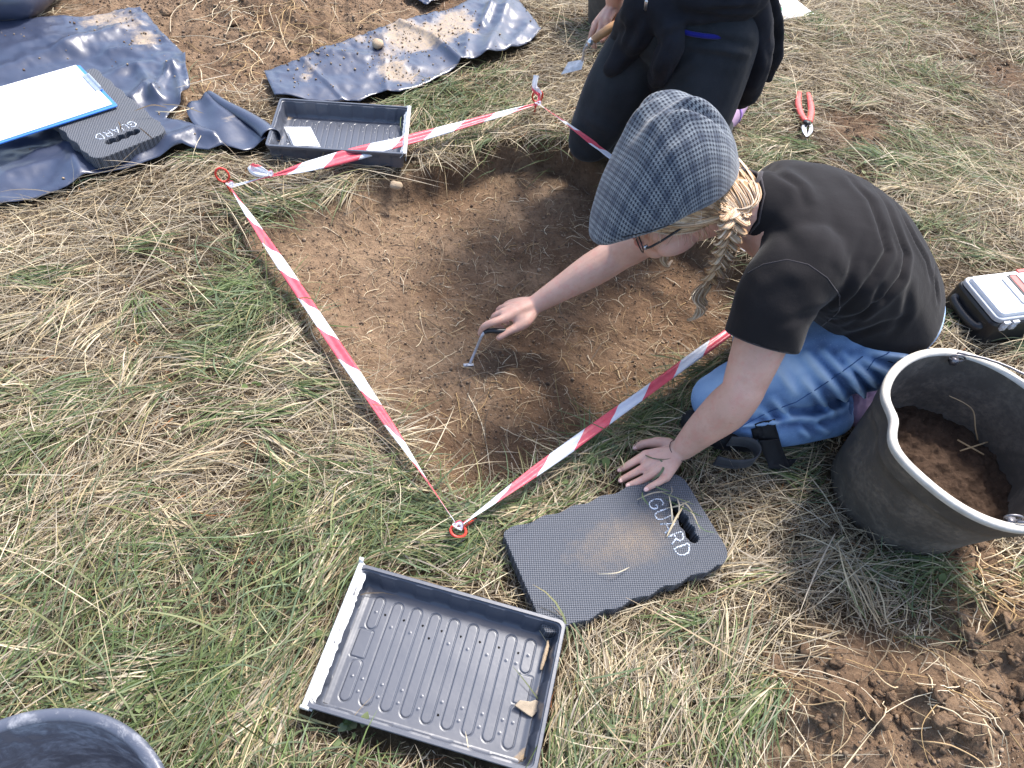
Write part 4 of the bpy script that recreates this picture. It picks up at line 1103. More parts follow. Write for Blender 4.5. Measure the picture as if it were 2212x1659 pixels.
o = link('flat_stone', me, MAT['stone'], None); tag(o, label='narrow pointed brown flake standing against the right wall of the foreground tray', cat='stone')

# bag in the far tray
bz2 = t2.location.z
Q = [K(p[0], p[1], bz2+.014) for p in ((613, 274), (671, 274), (693, 318), (633, 321))]
bag = empty('finds_bag', (Q[0]+Q[1]+Q[2]+Q[3])/4, 0, label='clear resealable bag with a white label inside the far tray', cat='bag')
def quad_grid(Q, n, m_, fz):
    V = []; F_ = []
    for j in range(m_+1):
        for i in range(n+1):
            u, w = i/n, j/m_; p = Q[0]*(1-u)*(1-w)+Q[1]*u*(1-w)+Q[2]*u*w+Q[3]*(1-u)*w
            V.append(p+Vector((0, 0, fz(u, w))))
    for j in range(m_):
        for i in range(n):
            a = j*(n+1)+i; F_.append((a, a+1, a+n+2, a+n+1))
    return mesh('q', V, F_)
me = quad_grid(Q, 24, 20, lambda u, w: .005*math.sin(pi*u)*math.sin(pi*w)+.0016*math.sin(u*17+w*9)*math.sin(w*13)); 
o = world_part('film', me, MAT['bag'], bag); md = o.modifiers.new('s', 'SOLIDIFY'); md.thickness = .0006
Q2 = [Q[0].lerp(Q[3], .28)+Vector((.004, 0, 0)), Q[1].lerp(Q[2], .28)-Vector((.004, 0, 0)), Q[2].lerp(Q[1], .04)-Vector((.004, 0, 0)), Q[3].lerp(Q[0], .04)+Vector((.004, 0, 0))]
me = quad_grid(Q2, 8, 8, lambda u, w: .0030+.0012*math.sin(u*6)); o = world_part('label_card', me, MAT['paper'], bag); md = o.modifiers.new('s', 'SOLIDIFY'); md.thickness = .0008

# ------------------------------------------------------------------ kneeling pads
def pad_outline(L_, W, r=.032, wav=.0028):
    pts = []
    def corner(cx, cy, a0, rr_):
        for i in range(8):
            a = a0+pi/2*i/7; pts.append((cx+rr_*math.cos(a), cy+rr_*math.sin(a)))
    hx, hy = L_/2, W/2
    corner(hx-r, hy-r, 0, r)
    n = 60
    for i in range(1, n):
        x = hx-r-(L_-2*r*.7-0)*i/n*.98; x = hx-r-(L_-r-.012)*i/n
        pts.append((x, hy+wav*math.sin((x)/.062*2*pi)*.9))
    corner(-hx+.012, hy-.012, pi/2, .012)
    corner(-hx+.012, -hy+.012, pi, .012)
    for i in range(1, n):
        x = -hx+.012+(L_-r-.012)*i/n
        pts.append((x, -hy-wav*math.sin(x/.062*2*pi+.6)))
    corner(hx-r, -hy+r, 3*pi/2, r)
    return pts
def pad_hole(cx, half, w):
    """hand hole with a finger-waved edge, long axis across the pad"""
    pts = []
    for i in range(9):
        a = pi*i/8; pts.append((cx+w*math.cos(a), half-w+w*math.sin(a)))
    n = 30
    for i in range(1, n):
        y = half-w-(2*half-2*w)*i/n; pts.append((cx-w+.0018*math.sin(y/.024*2*pi), y))
    for i in range(9):
        a = pi+pi*i/8; pts.append((cx+w*math.cos(a), -half+w+w*math.sin(a)))
    for i in range(1, n):
        y = -half+w+(2*half-2*w)*i/n; pts.append((cx+w+.0024*math.sin(y/.024*2*pi), y))
    return pts
def text_mesh(s, size, ext=.0006):
    cu = bpy.data.curves.new('t', 'FONT'); cu.body = s; cu.size = size; cu.extrude = ext; cu.align_x = 'CENTER'; cu.align_y = 'CENTER'; cu.space_character = 1.12
    o = bpy.data.objects.new('t', cu); COL.objects.link(o); dg = bpy.context.evaluated_depsgraph_get(); dg.update()
    me = bpy.data.meshes.new_from_object(o.evaluated_get(dg)); bpy.data.objects.remove(o); me.materials.clear(); return me
RJ = random.Random(4)
def stroke_text(size, thick):
    """hand-drawn capitals G U A R D as flattened strokes, reading along +x, centred"""
    mb = MB(); s_ = size; adv = s_*.86
    L_ = {'G': [[(.62, .82), (.45, .97), (.22, .95), (.05, .7), (.05, .3), (.22, .04), (.48, .03), (.63, .2), (.63, .45), (.38, .45)]],
          'U': [[(.05, 1), (.05, .3), (.2, .03), (.45, .03), (.6, .3), (.6, 1)]],
          'A': [[(.0, 0), (.32, 1), (.64, 0)], [(.13, .36), (.52, .36)]],
          'R': [[(.07, 0), (.07, 1), (.42, .97), (.58, .8), (.55, .6), (.38, .5), (.07, .48)], [(.36, .5), (.62, 0)]],
          'D': [[(.07, 0), (.07, 1), (.36, .95), (.6, .72), (.63, .35), (.42, .06), (.07, 0)]]}
    x = -adv*2.4
    for ch in 'GUARD':
        for st_ in L_[ch]:
            P_ = spl([Vector((x+a*s_, (b-.5)*s_, 0)) for a, b in st_], 3) if len(st_) > 3 else [Vector((x+a*s_, (b-.5)*s_, 0)) for a, b in st_]
            P_ = [q+Vector((RJ.uniform(-.0007, .0007), RJ.uniform(-.0007, .0007), 0)) for q in P_]
            mb.tube(P_, [thick*RJ.uniform(.7, 1.35) for _ in P_], 6, up=(0, 0, 1), flat=.35, sub=0)
        x += adv
    return mb.mesh('t')
def build_pad(c, ang, L_, W, T_, z, name, label, ulen, hole_cx, text_x, textflip, dirtfn, letter):
    r = empty(name, (c.x, c.y, z), ang, label=label, cat='kneeling pad')
    me = slab(pad_outline(L_, W), [pad_hole(hole_cx, .047, .0105)], 0, T_, .0022)
    # subdivide top for the dirt mask: separate mask sampled per vertex on a fine grid laid as the pad's skin
    bm = bmesh.new(); bm.from_mesh(me)
    bmesh.ops.subdivide_edges(bm, edges=[e for e in bm.edges if e.calc_length() > .02], cuts=6, use_grid_fill=True)
    bmesh.ops.triangulate(bm, faces=bm.faces)
    bmesh.ops.subdivide_edges(bm, edges=[e for e in bm.edges if e.calc_length() > .012], cuts=2, use_grid_fill=True)
    bm.to_mesh(me); bm.free()
    co = getco(me); dz = np.where(co[:, 2] > T_*.8, 1, 0)
    vattr(me, 'dirt', dirtfn(co[:, 0], co[:, 1])*dz-.2*(1-dz))
    o = link('foam_board', me, MAT['foam'], r, False)
    tm = stroke_text(letter, .0016)
    to = link('lettering', tm, MAT['chalk'], r); to.location = (text_x, 0, T_+.0003); to.rotation_euler = (0, 0, textflip)
    return r
pc = [K(*p, .036) for p in PADN]
cP, aP, Lp, Wp = frame_from(*pc)
pn = build_pad(cP, aP, .392, .205, .034, .010, 'kneeling_pad', 'grey foam kneeling pad dusted with soil, beside the spread hand', 1, .145, .112, -pi/2,
          lambda x, y: .47*np.exp(-(((x-.05)/.085)**2+((y+.0)/.055)**2))+.22*np.exp(-(((x+.06)/.10)**2+((y-.01)/.06)**2)), .030)
# left pad under the clipboard
LP = [K(*p, .075) for p in ((188, 150), (334, 275), (228, 349), (102, 254))]
eB = (LP[1]-LP[0]); aL = math.atan2(eB.y, eB.x)
ux = Vector((math.cos(aL), math.sin(aL), 0)); uy = Vector((-ux.y, ux.x, 0))
cR = (K(353, 300, .075)+K(230, 352, .075))*.5
cL = LP[1].lerp(LP[2], .5)-ux*.185
pl_ = build_pad(cL, aL, .392, .205, .034, .042, 'kneeling_pad', 'grey foam kneeling pad half under the blue clipboard, on the black sheet', 1, .145, .112, -pi/2,
          lambda x, y: .22*np.exp(-(((x-.1)/.03)**2+((y-.05)/.02)**2))+0*x, .026)
for p_ in (pn, pl_): p_['group'] = 'grey foam kneeling pads'
print('LEFTPAD W', (LP[1]-LP[2]).length, 'ang', aL, 'near pad', aP, Lp, Wp)

# ------------------------------------------------------------------ clipboard
A_ = K(167, 139, .088); B_ = K(250, 227, .088)
u_ = (B_-A_); short = u_.length; u_.normalize(); w_ = Vector((u_.y, -u_.x, 0))
if w_.x > 0: w_ = -w_
ang = math.atan2(-w_.y, -w_.x)            # local +x toward the clip end
cc = (A_+B_)/2+w_*.155
cb = empty('clipboard', (cc.x, cc.y, .082), ang, label='blue clipboard with a blank white sheet, lying across the foam pad', cat='clipboard')
hw = short/2
me = slab([(-.16, -hw), (.155, -hw), (.16, -hw+.005), (.16, hw-.005), (.155, hw), (-.16, hw)], [], 0, .0035, .001); link('board', me, MAT['blue_board'], cb, False)
me = slab([(-.150, -hw+.006), (.150, -hw+.010), (.150, hw-.001), (-.145, hw-.002), (-.150, hw-.010)], [], .0040, .0062, .0005); link('paper_sheet', me, MAT['paper'], cb, False)
mb = MB(); mb.box((.150, .01, .008), (.009, .046, .0015)); mb.tube([(.156, -.03, .010), (.156, .05, .010)], .004, 10); link('clip', mb.mesh(), MAT['steel'], cb, False)
print('clipboard short', short)

# ------------------------------------------------------------------ black plastic sheets
def sheet(name, px, z, label, amp, ridges, dirtspots, seed, step=.0085, edge=None, fz=None):
    poly = [Vector(K2(a, b, z)) for a, b in px]
    # soften and subdivide the outline
    P = []
    n = len(poly)
    for i in range(n):
        a, b = poly[i], poly[(i+1) % n]; k = max(1, int((b-a).length/step))
        for j in range(k): P.append(a.lerp(b, j/k))
    nz = Noise(seed)
    P = [Vector((p.x+.010*(float(nz(p.x, p.y, 12))-.5), p.y+.010*(float(nz(p.x+9, p.y, 12))-.5))) for p in P]
    xs = [p.x for p in P]; ys = [p.y for p in P]
    gx, gy = np.meshgrid(np.arange(min(xs), max(xs), step), np.arange(min(ys), max(ys), step))
    gx = gx.ravel(); gy = gy.ravel(); ins = poly_sd(gx, gy, [(p.x, p.y) for p in P]) > step*.5
    pts = P+[Vector((a, b)) for a, b in zip(gx[ins], gy[ins])]
    m_ = len(P)
    vo, ed, fo, *_ = geometry.delaunay_2d_cdt(pts, [(i, (i+1) % m_) for i in range(m_)], [], 1, 1e-6)
    x = np.array([p.x for p in vo]); y = np.array([p.y for p in vo])
    sd = poly_sd(x, y, [(p.x, p.y) for p in P])
    hz = hgt(x, y)
    w = nz.fbm(x, y, 5, 3); rdg = 1-np.abs(2*nz.fbm(x+w*.2, y+w*.15, 7, 3)-1)
    xr, yr = x*.8+y*.6+w*.05, y*.8-x*.6
    cr = (nz.lin(xr, yr, 9)-.5)*1.1+(nz.lin(xr+3, yr*1.6, 19)-.5)*.55+(nz.lin(xr*1.5, yr+5, 41)-.5)*.22
    Z = np.maximum(hz, -.01)*.6+z+amp*(w-.5)*1.3+amp*1.25*cr+amp*.5*(rdg-.75)
    for pp, wd, hh in ridges:
        q = [K2(a, b, z) for a, b in pp]; d = seg_d(x, y, q)/wd
        Z = Z+.72*hh*np.exp(-np.abs(d)**1.35)
    if fz is not None: Z = Z+fz(x, y, sd)
    Z = np.maximum(Z, hz+.008)
    me = mesh(name, [(a, b, c) for a, b, c in zip(x, y, Z)], [tuple(f) for f in fo])
    dt = np.zeros(len(x))-.13
    for a, b, r, s_ in dirtspots:
        cx, cy = K2(a, b, z); dt = dt+s_*blob(x, y, cx, cy, r)
    vattr(me, 'dirt', dt)
    o = link(name, me, MAT['sheet'], None, True)
    md = o.modifiers.new('thick', 'SOLIDIFY'); md.thickness = .0012; md.offset = 0
    if sum(p.normal.z for p in me.polygons) < 0: me.flip_normals()
    tag(o, label=label, cat='plastic sheet')
    SHEETS.append((x, y, Z, dt)); return o
SHEETS = []
sheet('plastic_sheet', SHEET_A, .030, 'large crumpled black sheet under the clipboard at the left', .010,
      [([(380, 150), (395, 200), (400, 230)], .020, .035), ([(330, 190), (300, 150), (260, 160)], .025, .03), ([(340, 215), (370, 160)], .012, .03), ([(290, 225), (320, 200), (350, 225)], .018, .028), ([(140, 110), (200, 90), (300, 60)], .03, .02), ([(80, 330), (150, 310), (180, 380)], .03, .025),
       ([(380, 322), (430, 300), (470, 310)], .03, .040), ([(0, 150), (80, 130), (150, 110)], .04, .02), ([(240, 120), (330, 110)], .02, .02), ([(20, 380), (120, 350)], .03, .015), ([(404, 130), (412, 190)], .010, .02), ([(300, 345), (360, 315)], .02, .02)],
      [(275, 45, .09, .33), (325, 95, .07, .25), (190, 45, .09, .25), (305, 85, .05, .2), (240, 140, .04, .13), (360, 250, .05, .25), (420, 285, .03, .15), (0, 80, .10, .12)], 31)
# rolled flap
def roll_flap():
    mb = MB(); n = 26; P0 = [(452, 204), (486, 230), (526, 254), (562, 278), (584, 298)]; rows = []
    P = spl([K(a, b, .045) for a, b in P0], 5)
    me_rows = []
    for i, p in enumerate(P):
        t = i/(len(P)-1); tt = (P[min(i+1, len(P)-1)]-P[max(i-1, 0)]).normalized(); s_ = Vector((tt.y, -tt.x, 0))
        r = .010+.020*t; row = []
        for k in range(n):
            a = -2.2+k/(n-1)*5.0
            rr_ = r*(1+.15*math.sin(3*t+a)); row.append(p+s_*(-rr_*math.cos(a))+Vector((0, 0, rr_*math.sin(a)+.0)))
        flat_end = row[0]
        wlen = .075+.05*math.sin(t*3); ext = []
        for k in range(8):
            q = p+s_*(wlen*(8-k)/8); q = Vector((q.x, q.y, max(H1(q.x, q.y)+.030, .028)+.012*math.exp(-((8-k)/8*wlen/.03)**2)+.004*math.sin(t*9+k))); ext.append(q)
        row = ext+row[4:][::1]; rows.append(row)
    mb.rings(rows, cap=False, closed=False); me = mb.mesh('plastic_sheet'); vattr(me, 'dirt', np.full(len(me.vertices), -.05))
    o = link('plastic_sheet', me, MAT['sheet']); md = o.modifiers.new('thick', 'SOLIDIFY'); md.thickness = .0012; md.offset = 0
    tag(o, label='short black sheet with its upper edge rolled over, left of the far tray', cat='plastic sheet')
roll_flap()
sheet('plastic_sheet', SHEET_C, .035, 'soil-strewn black sheet lying behind the far tray', .007,
      [([(995, 143), (930, 85), (865, 60)], .014, .030), ([(1050, 130), (1080, 60), (1100, 10)], .03, .035), ([(1005, 140), (1010, 80)], .02, .02), ([(830, 90), (835, 200)], .008, .010), ([(655, 135), (740, 215)], .008, .012), ([(1100, 110), (1140, 60)], .02, .02), ([(700, 120), (900, 150)], .03, .012), ([(1040, 60), (1060, 20)], .015, .03)],
      [(880, 110, .07, .28), (820, 130, .05, .22), (940, 75, .09, .34), (985, 45, .07, .34), (850, 160, .07, .34), (660, 170, .08, .26), (1020, 80, .05, .25), (900, 170, .06, .24), (700, 120, .10, .22), (780, 90, .06, .3), (960, 110, .06, .2), (870, 70, .1, .3)], 37)
sheet('plastic_sheet', SHEET_D, .03, 'small piece of black sheet at the top edge above the dug soil', .008, [([(890, -10), (930, 15)], .02, .02)], [(950, 10, .05, .3)], 41)
def curl_sheet():
    mb = MB(); rows = []; n = 30
    P = spl([K(a, b, .05) for a, b in ((-90, 40), (-20, 42), (60, 36), (110, 6), (150, -50))], 6)
    for i, p in enumerate(P):
        t = i/(len(P)-1); tt = (P[min(i+1, len(P)-1)]-P[max(i-1, 0)]).normalized(); s_ = Vector((-tt.y, tt.x, 0)); r = .075-.03*t; row = []
        for k in range(n):
            a = -1.5+k/(n-1)*2.9; row.append(p+s_*(r*(1-math.cos(a))*1.0)+Vector((0, 0, r*(1+math.sin(a))-.03)))
        top = row[-1]
        for k in range(1, 9): row.append(top+s_*(.03*k)-Vector((0, 0, .004*k*k*.25)))
        rows.append(row)
    mb.rings(rows, cap=False, closed=False); me = mb.mesh('plastic_sheet'); vattr(me, 'dirt', np.full(len(me.vertices), -.15))
    o = link('plastic_sheet', me, MAT['sheet']); md = o.modifiers.new('thick', 'SOLIDIFY'); md.thickness = .0015; md.offset = 0
    tag(o, label='curled-over end of black sheeting in the top left corner', cat='plastic sheet')
curl_sheet()
for o_ in [o for o in COL.objects if o.name.startswith('plastic_sheet')]: o_['group'] = 'black plastic sheets'

# ------------------------------------------------------------------ stones
def stone(px, py, r, z, label, seed, mat='stone'):
    mb = MB(); mb.ell((0, 0, 0), (r, r*.8, r*.65), nu=16, nv=10); me = mb.mesh('stone'); co = getco(me); nn = Noise(seed)
    co *= (1+.35*(nn(co[:, 0]/r+co[:, 2]/r, co[:, 1]/r, 1.3)-.5))[:, None]; setco(me, co)
    o = link('stone', me, MAT[mat]); o.location = KT(px, py, z); o.rotation_euler = (0, 0, seed); tag(o, label=label, cat='stone'); return o
stone(855, 400, .017, .006, 'smooth buff stone at the left end of the far edge of the pit', 3)
stone(816, 94, .022, .045, 'rounded buff stone resting on the soil-strewn black sheet', 5)

# ------------------------------------------------------------------ pegs and barrier tape
def peg(px, py, z, R, tilt, label, spin, sh=.09, top=None):
    c = K(px, py, z); p = PEG[label[1]]; 
    o = empty('ground_peg', (p.x, p.y, H1(p.x, p.y)), 0, label=label[0], cat='peg', group='red metal pegs at the corners of the pit')
    mb = MB(); ax = Vector(tilt).normalized()             # direction of the pin, upward
    side = Vector((math.cos(spin), math.sin(spin), 0)); side = (side-ax*side.dot(ax)).normalized()
    base = Vector(c)-ax*R
    loop = [base+ax*(R-R*math.cos(a))+side*(R*.82*math.sin(a)) for a in [2*pi*k/20 for k in range(1, 21)]]
    mb.tube([base-ax*sh, base-ax*.01]+[base]+loop, .0027, 8, cap=True)
    mb.wbuild('pin', MAT['red_metal'], o); return o
peg(480, 378, .075, .019, (-.25, .1, 1), ('red looped peg at the left corner of the tape', 1), .35, .10)
peg(1161, 208, .062, .019, (.05, .1, 1), ('red ringed peg with knotted tape end at the far corner', 2), .2, .08)
peg(990, 1147, .040, .017, (-.5, -.75, .45), ('red looped peg leaning low in the near corner', 3), -.6, .05)
peg(1700, 625, .07, .017, (.1, .1, 1), ('red peg at the right corner beneath the stooping digger', 4), .2, .08)

def ribbon_mesh(pts, widths, roll, u0, fold=.35, seed=0, nv=9):
    P, W_ = spline([Vector(p) for p in pts], widths, 14); n = len(P)
    _, RL = spline([Vector(p) for p in pts], [r_+100 for r_ in roll], 14)
    rr_ = Noise(seed+70); V = []; F_ = []; UV = []; u = u0
    for i, p in enumerate(P):
        if i: u += (P[i]-P[i-1]).length
        t = (P[min(i+1, n-1)]-P[max(i-1, 0)]).normalized(); s_ = t.cross(Vector((0, 0, 1))).normalized(); up = s_.cross(t)
        a = RL[i]-100; sd_ = s_*math.cos(a)+up*math.sin(a); nr = t.cross(sd_)
        for k in range(nv):
            w = (k/(nv-1)-.5); fo = fold*W_[i]*(math.sin(w*9+3*float(rr_(u*6, 0)))*.35+(float(rr_(u*14, k*.9))-.5)*.45)
            V.append(p+sd_*(w*W_[i])+nr*fo); UV.append((u, k/(nv-1)))
    for i in range(n-1):
        for k in range(nv-1):
            a = i*nv+k; F_.append((a, a+1, a+nv+1, a+nv))
    me = mesh('r', V, F_); uvl = me.uv_layers.new(name='UVMap')
    for l in me.loops: uvl.data[l.index].uv = UV[l.vertex_index]
    return me, u
bt = empty('barrier_tape', (PEG[3].x, PEG[3].y, .04), 0, label='red and white striped barrier tape strung round the four pegs of the pit', cat='barrier tape')
def sag(a, b, n, s_):
    return [a.lerp(b, k/(n-1))-Vector((0, 0, s_*math.sin(pi*k/(n-1)))) for k in range(n)]
def strand(name, a, b, w, roll, s_, seed, u0):
    n = len(w); me, u = ribbon_mesh(sag(a, b, n, s_), w, roll, u0, .22, seed)
    o = world_part(name, me, MAT['tape'], bt); md = o.modifiers.new('t', 'SOLIDIFY'); md.thickness = .0004
strand('tape_strand', K(497, 404, .062), K(990, 1138, .045), [.004, .018, .025, .027, .026, .027, .025, .022, .007, .003], [.9, .4, .2, .1, .2, 0, .2, .5, .9, 1.2], .004, 1, .02)
strand('tape_strand', K(990, 1138, .045), Vector(PEG[4])+Vector((0, 0, .025)), [.005, .018, .025, .026, .025, .025, .024, .018, .005], [.9, .3, .1, .2, .1, .2, .3, .6, 1], .0, 2, .06)
strand('tape_strand', K(1161, 224, .062), K(497, 403, .066), [.005, .016, .024, .028, .034, .038, .040, .030, .005, .007], [.9, .5, .3, .3, .2, .25, .3, .5, 1.0, .9], .004, 3, .0)
me, u = ribbon_mesh([K(1165, 226, .062), K(1203, 252, .105), K(1240, 279, .150), K(1280, 309, .150), K(1318, 338, .130), K(1420, 416, .10), Vector(PEG[4])+Vector((0, 0, .03))], [.006, .020, .025, .026, .026, .026, .008], [.9, .4, .3, .2, .2, .4, .9], .1, .22, 4)
world_part('tape_strand', me, MAT['tape'], bt)
me, _ = ribbon_mesh([K(1160, 228, .062), K(1166, 206, .075), K(1156, 190, .095), K(1160, 163, .125)], [.010, .016, .022, .028], [1.2, 1.0, .7, .9], .02, .6, 8); o = world_part('loose_end', me, MAT['tape'], bt)
me, _ = ribbon_mesh([K(582, 376, .07), K(566, 372, .082), K(550, 366, .09), K(540, 357, .10)], [.010, .026, .030, .022], [1.0, .8, .9, 1.1], .12, .5, 9); o = world_part('loose_end', me, MAT['tape'], bt)
for q in (K(1162, 226, .062), K(990, 1138, .046), K(498, 402, .063), K(583, 378, .066)):
    me, _ = ribbon_mesh([q+Vector((math.cos(a)*.0075, math.sin(a)*.006, .004*math.sin(a*2)+.001*a)) for a in [k*1.1 for k in range(9)]], [.006, .008, .007, .009, .007, .008, .006, .007, .005], [.8, .2, 1.2, .4, 1.0, .2, .9, .5, .3], .3, .5, 12)
    world_part('knot', me, MAT['tape'], bt)

# ------------------------------------------------------------------ buckets
def bucket_meshes(R0, R1, Hh, th, dent, shear=(0, 0)):
    """lathed rubber bucket with a thick rim; dent = (angle, depth)"""
    na = 96
    prof_out = [(R0*.2, 0), (R0*.97, 0), (R0, .006), (R0+(R1-R0)*.35, Hh*.35), (R0+(R1-R0)*.72, Hh*.72), (R0+(R1-R0)*.80, Hh*.80), (R0+(R1-R0)*.80+.004, Hh*.81), (R0+(R1-R0)*.82+.004, Hh*.83), (R1+.001, Hh-.020), (R1+.004, Hh-.014)]
    prof_rim = [(R1+.0045, Hh-.013), (R1+.006, Hh-.006), (R1+.005, Hh-.001), (R1+.001, Hh+.001), (R1-.006, Hh+.0005), (R1-.010, Hh-.003), (R1-.0105, Hh-.006)]
    prof_in = [(R1-.0102, Hh-.0055), (R1-.011, Hh-.02), (R0+(R1-R0)*.5-th, Hh*.5), (R0-th, .02), (R0*.5, .016), (.002, .015)]
    def lathe(prof):
        rows = []
        for r, z in prof:
            row = []
            for k in range(na):
                a = 2*pi*k/na; zz = z; rr_ = r
                for da, dd, ww in dent:
                    e = math.atan2(math.sin(a-da), math.cos(a-da)); f = math.exp(-(e/ww)**2)*sstep(.35*Hh, Hh, z)
                    rr_ = rr_-dd*f
                row.append(Vector((rr_*math.cos(a)+shear[0]*(1-z/Hh), rr_*math.sin(a)+shear[1]*(1-z/Hh), zz)))
            rows.append(row)
        return rows
    b_ = MB(); b_.rings(lathe(prof_out), cap=False); m1 = b_.mesh('body')
    b_ = MB(); b_.rings(lathe(prof_rim), cap=False); m2 = b_.mesh('rim')
    b_ = MB(); b_.rings(lathe(prof_in), cap=False); m3 = b_.mesh('inner_wall')
    co = getco(m1); vattr(m1, 'dirt', .12*(1-co[:, 2]/Hh)); vattr(m3, 'dirt', .10+0*getco(m3)[:, 2])
    return m1, m2, m3
def build_bucket(c, z0, R0, R1, Hh, label, dent, mats=('rubber', 'rubber_edge', 'rubber'), handle=None, tilt=(0, 0), fill=None, name='rubber_bucket', shear=(0, 0)):
    r = empty(name, (c[0], c[1], z0), 0, label=label, cat='bucket'); r.rotation_euler = (tilt[0], tilt[1], 0)
    m1, m2, m3 = bucket_meshes(R0, R1, Hh, .007, dent, shear)
    link('body', m1, MAT[mats[0]], r); link('rim', m2, MAT[mats[1]], r); link('inner_wall', m3, MAT[mats[2]], r)
    if handle is not None:
        a0, lean = handle
        for s_ in (0, pi):
            mb = MB()
            a = a0+s_; p = Vector(((R1-.004)*math.cos(a), (R1-.004)*math.sin(a), Hh-.004)); t = Vector((-math.sin(a), math.cos(a), 0)); o_ = Vector((math.cos(a), math.sin(a), 0))
            mb.tube([p+t*.014*math.cos(q)+Vector((0, 0, .004+.009*math.sin(q)))-o_*.002 for q in [2*pi*k/14 for k in range(15)]], .0021, 7)
            mb.box(tuple(p+Vector((0, 0, -.0065))), (.006, .006, .007)); mb.build('handle_eye', MAT['wire'], r)
        mb = MB(); P = []
        for k in range(25):
            q = pi*k/24; d0 = Vector((math.cos(a0), math.sin(a0), 0)); d1 = Vector((-math.sin(a0), math.cos(a0), 0))
            P.append(d0*((R1+.003)*math.cos(q))-d1*((R1+.012)*math.sin(q)*math.sin(lean))+Vector((0, 0, Hh+.004+.012*math.sin(q)+(R1)*math.sin(q)*math.cos(lean)*.05)))
        mb.tube(P, .0024, 8); mb.build('handle', MAT['wire'], r)
    return r
# main bucket: fit the rim circle at z=.27 to the surveyed rim points
RIM = [(2031, 754), (1945, 787), (1920, 820), (1970, 1006), (2031, 1061), (2114, 1113), (2178, 1130), (2064, 762), (2212, 829)]
def fit_circle(pts):
    A_ = np.array([[2*p[0], 2*p[1], 1] for p in pts]); b_ = np.array([p[0]**2+p[1]**2 for p in pts]); s_ = np.linalg.lstsq(A_, b_, rcond=None)[0]
    return s_[0], s_[1], math.sqrt(s_[2]+s_[0]**2+s_[1]**2)
for zt in (.22, .25, .28, .31): print('rim fit', zt, fit_circle([K2(*p, zt) for p in RIM]))
ox_, oy_, or_ = fit_circle([K2(*p, .25) for p in RIM]); BZ = .305
bx, by, br = fit_circle([K2(*p, BZ) for p in RIM])
base_c = (bx-.035, by-.012)
BK_T = math.atan2(.035, BZ)
dent_a = math.atan2(K(1908, 900, BZ).y-by, K(1908, 900, BZ).x-bx)
b1 = build_bucket((bx, by), .0, or_*.75, br-.005, BZ, 'muddy black rubber bucket half full of soil beside the digger in jeans', [(dent_a, .016, .22), (dent_a+.35, -.008, .3), (dent_a+pi/2, -.012, .7), (dent_a-pi/2, -.012, .7)], handle=(math.atan2(K(2064, 762, BZ).y-by, K(2064, 762, BZ).x-bx), 1.5), shear=(ox_-.030-bx, oy_-.006-by))
hx_, hy_ = K2(2064, 762, BZ)
BUCKETS['a'] = (ox_-.03, oy_-.006, or_*.75+.005)
# soil in the bucket, with a twig
X, Y = np.meshgrid(np.linspace(-1, 1, 90), np.linspace(-1, 1, 90)); rs = br*.88
zf = BZ*.46; Z = zf+(N3.fbm(X, Y, 6, 4)-.5)*.030+(N4.fbm(X, Y, 22, 3)-.5)*.012+.01*(1-X**2-Y**2)
ra = np.hypot(X, Y); v = np.stack([(X*rs).ravel(), (Y*rs).ravel(), Z.ravel()], -1); i = np.arange(89)[:, None]*90+np.arange(89)[None]
f = np.stack([i, i+1, i+91, i+90], -1).reshape(-1, 4); fc = v[f].mean(1); me = fastmesh('soil_fill', v, f[np.hypot(fc[:, 0], fc[:, 1]) < br*.85])
o = link('soil_heap', me, MAT['soil_dark']); o.location = (bx+(ox_-.030-bx)*.52, by+(oy_-.006-by)*.52, 0); tag(o, label='dark brown loose soil filling the muddy rubber bucket', kind='stuff')
tw = lambda a, b, z: K(a, b, z)
mb = MB(); zt = zf+.012
mb.tube([tw(2112, 950, zt+.004), tw(2107, 925, zt+.03), tw(2103, 890, zt+.055), tw(2085, 872, zt+.07), tw(2050, 855, zt+.075)], [.0016, .0013, .0012, .001, .0008], 6, sub=5)
mb.tube([tw(2068, 950, zt+.006), tw(2100, 968, zt+.008), tw(2125, 982, zt+.003)], .0016, 6, sub=3); mb.tube([tw(2074, 974, zt+.003), tw(2105, 964, zt+.010), tw(2133, 955, zt+.006)], .0016, 6, sub=3)
me = mb.mesh('twig'); cattr(me, 'tint', np.tile([.42, .30, .17], (len(me.vertices), 1))); o = link('root_twig', me, MAT['root']); tag(o, label='pale forked root sticking out of the soil in the bucket', cat='root')

# bucket close to the camera, bottom left
NR = [(0, 1552), (76, 1537), (172, 1530), (229, 1541), (267, 1568), (324, 1621), (355, 1659)]
for zt in (.25, .32, .4): print('near rim', zt, fit_circle([K2(*p, zt) for p in NR]))
nbz = .27
ex = K(110, 1530, nbz); nR = .165
kk = fit_circle([K2(*p, nbz) for p in NR]); nR = min(max(kk[2], .10), .19)
b2 = build_bucket((kk[0], kk[1]), .0, nR*.74, nR-.005, nbz, 'scuffed dark blue rubber bucket cut off by the bottom left corner', [], mats=('rubber_wet', 'rubber_wet', 'rubber_wet'))
BUCKETS['b'] = (kk[0], kk[1], nR*.74)
c3 = K2(1330, 62, 0); b3 = build_bucket(c3, .0, .105, .145, .25, 'black rubber bucket behind the trowel hand of the kneeling person in black', [])
BUCKETS['c'] = (c3[0], c3[1], .11)
for b_ in (b1, b2, b3): b_['group'] = 'rubber buckets'
for b_ in (b2,):
    me = fastmesh('s', v, f[np.hypot(fc[:, 0], fc[:, 1]) < br*.87])

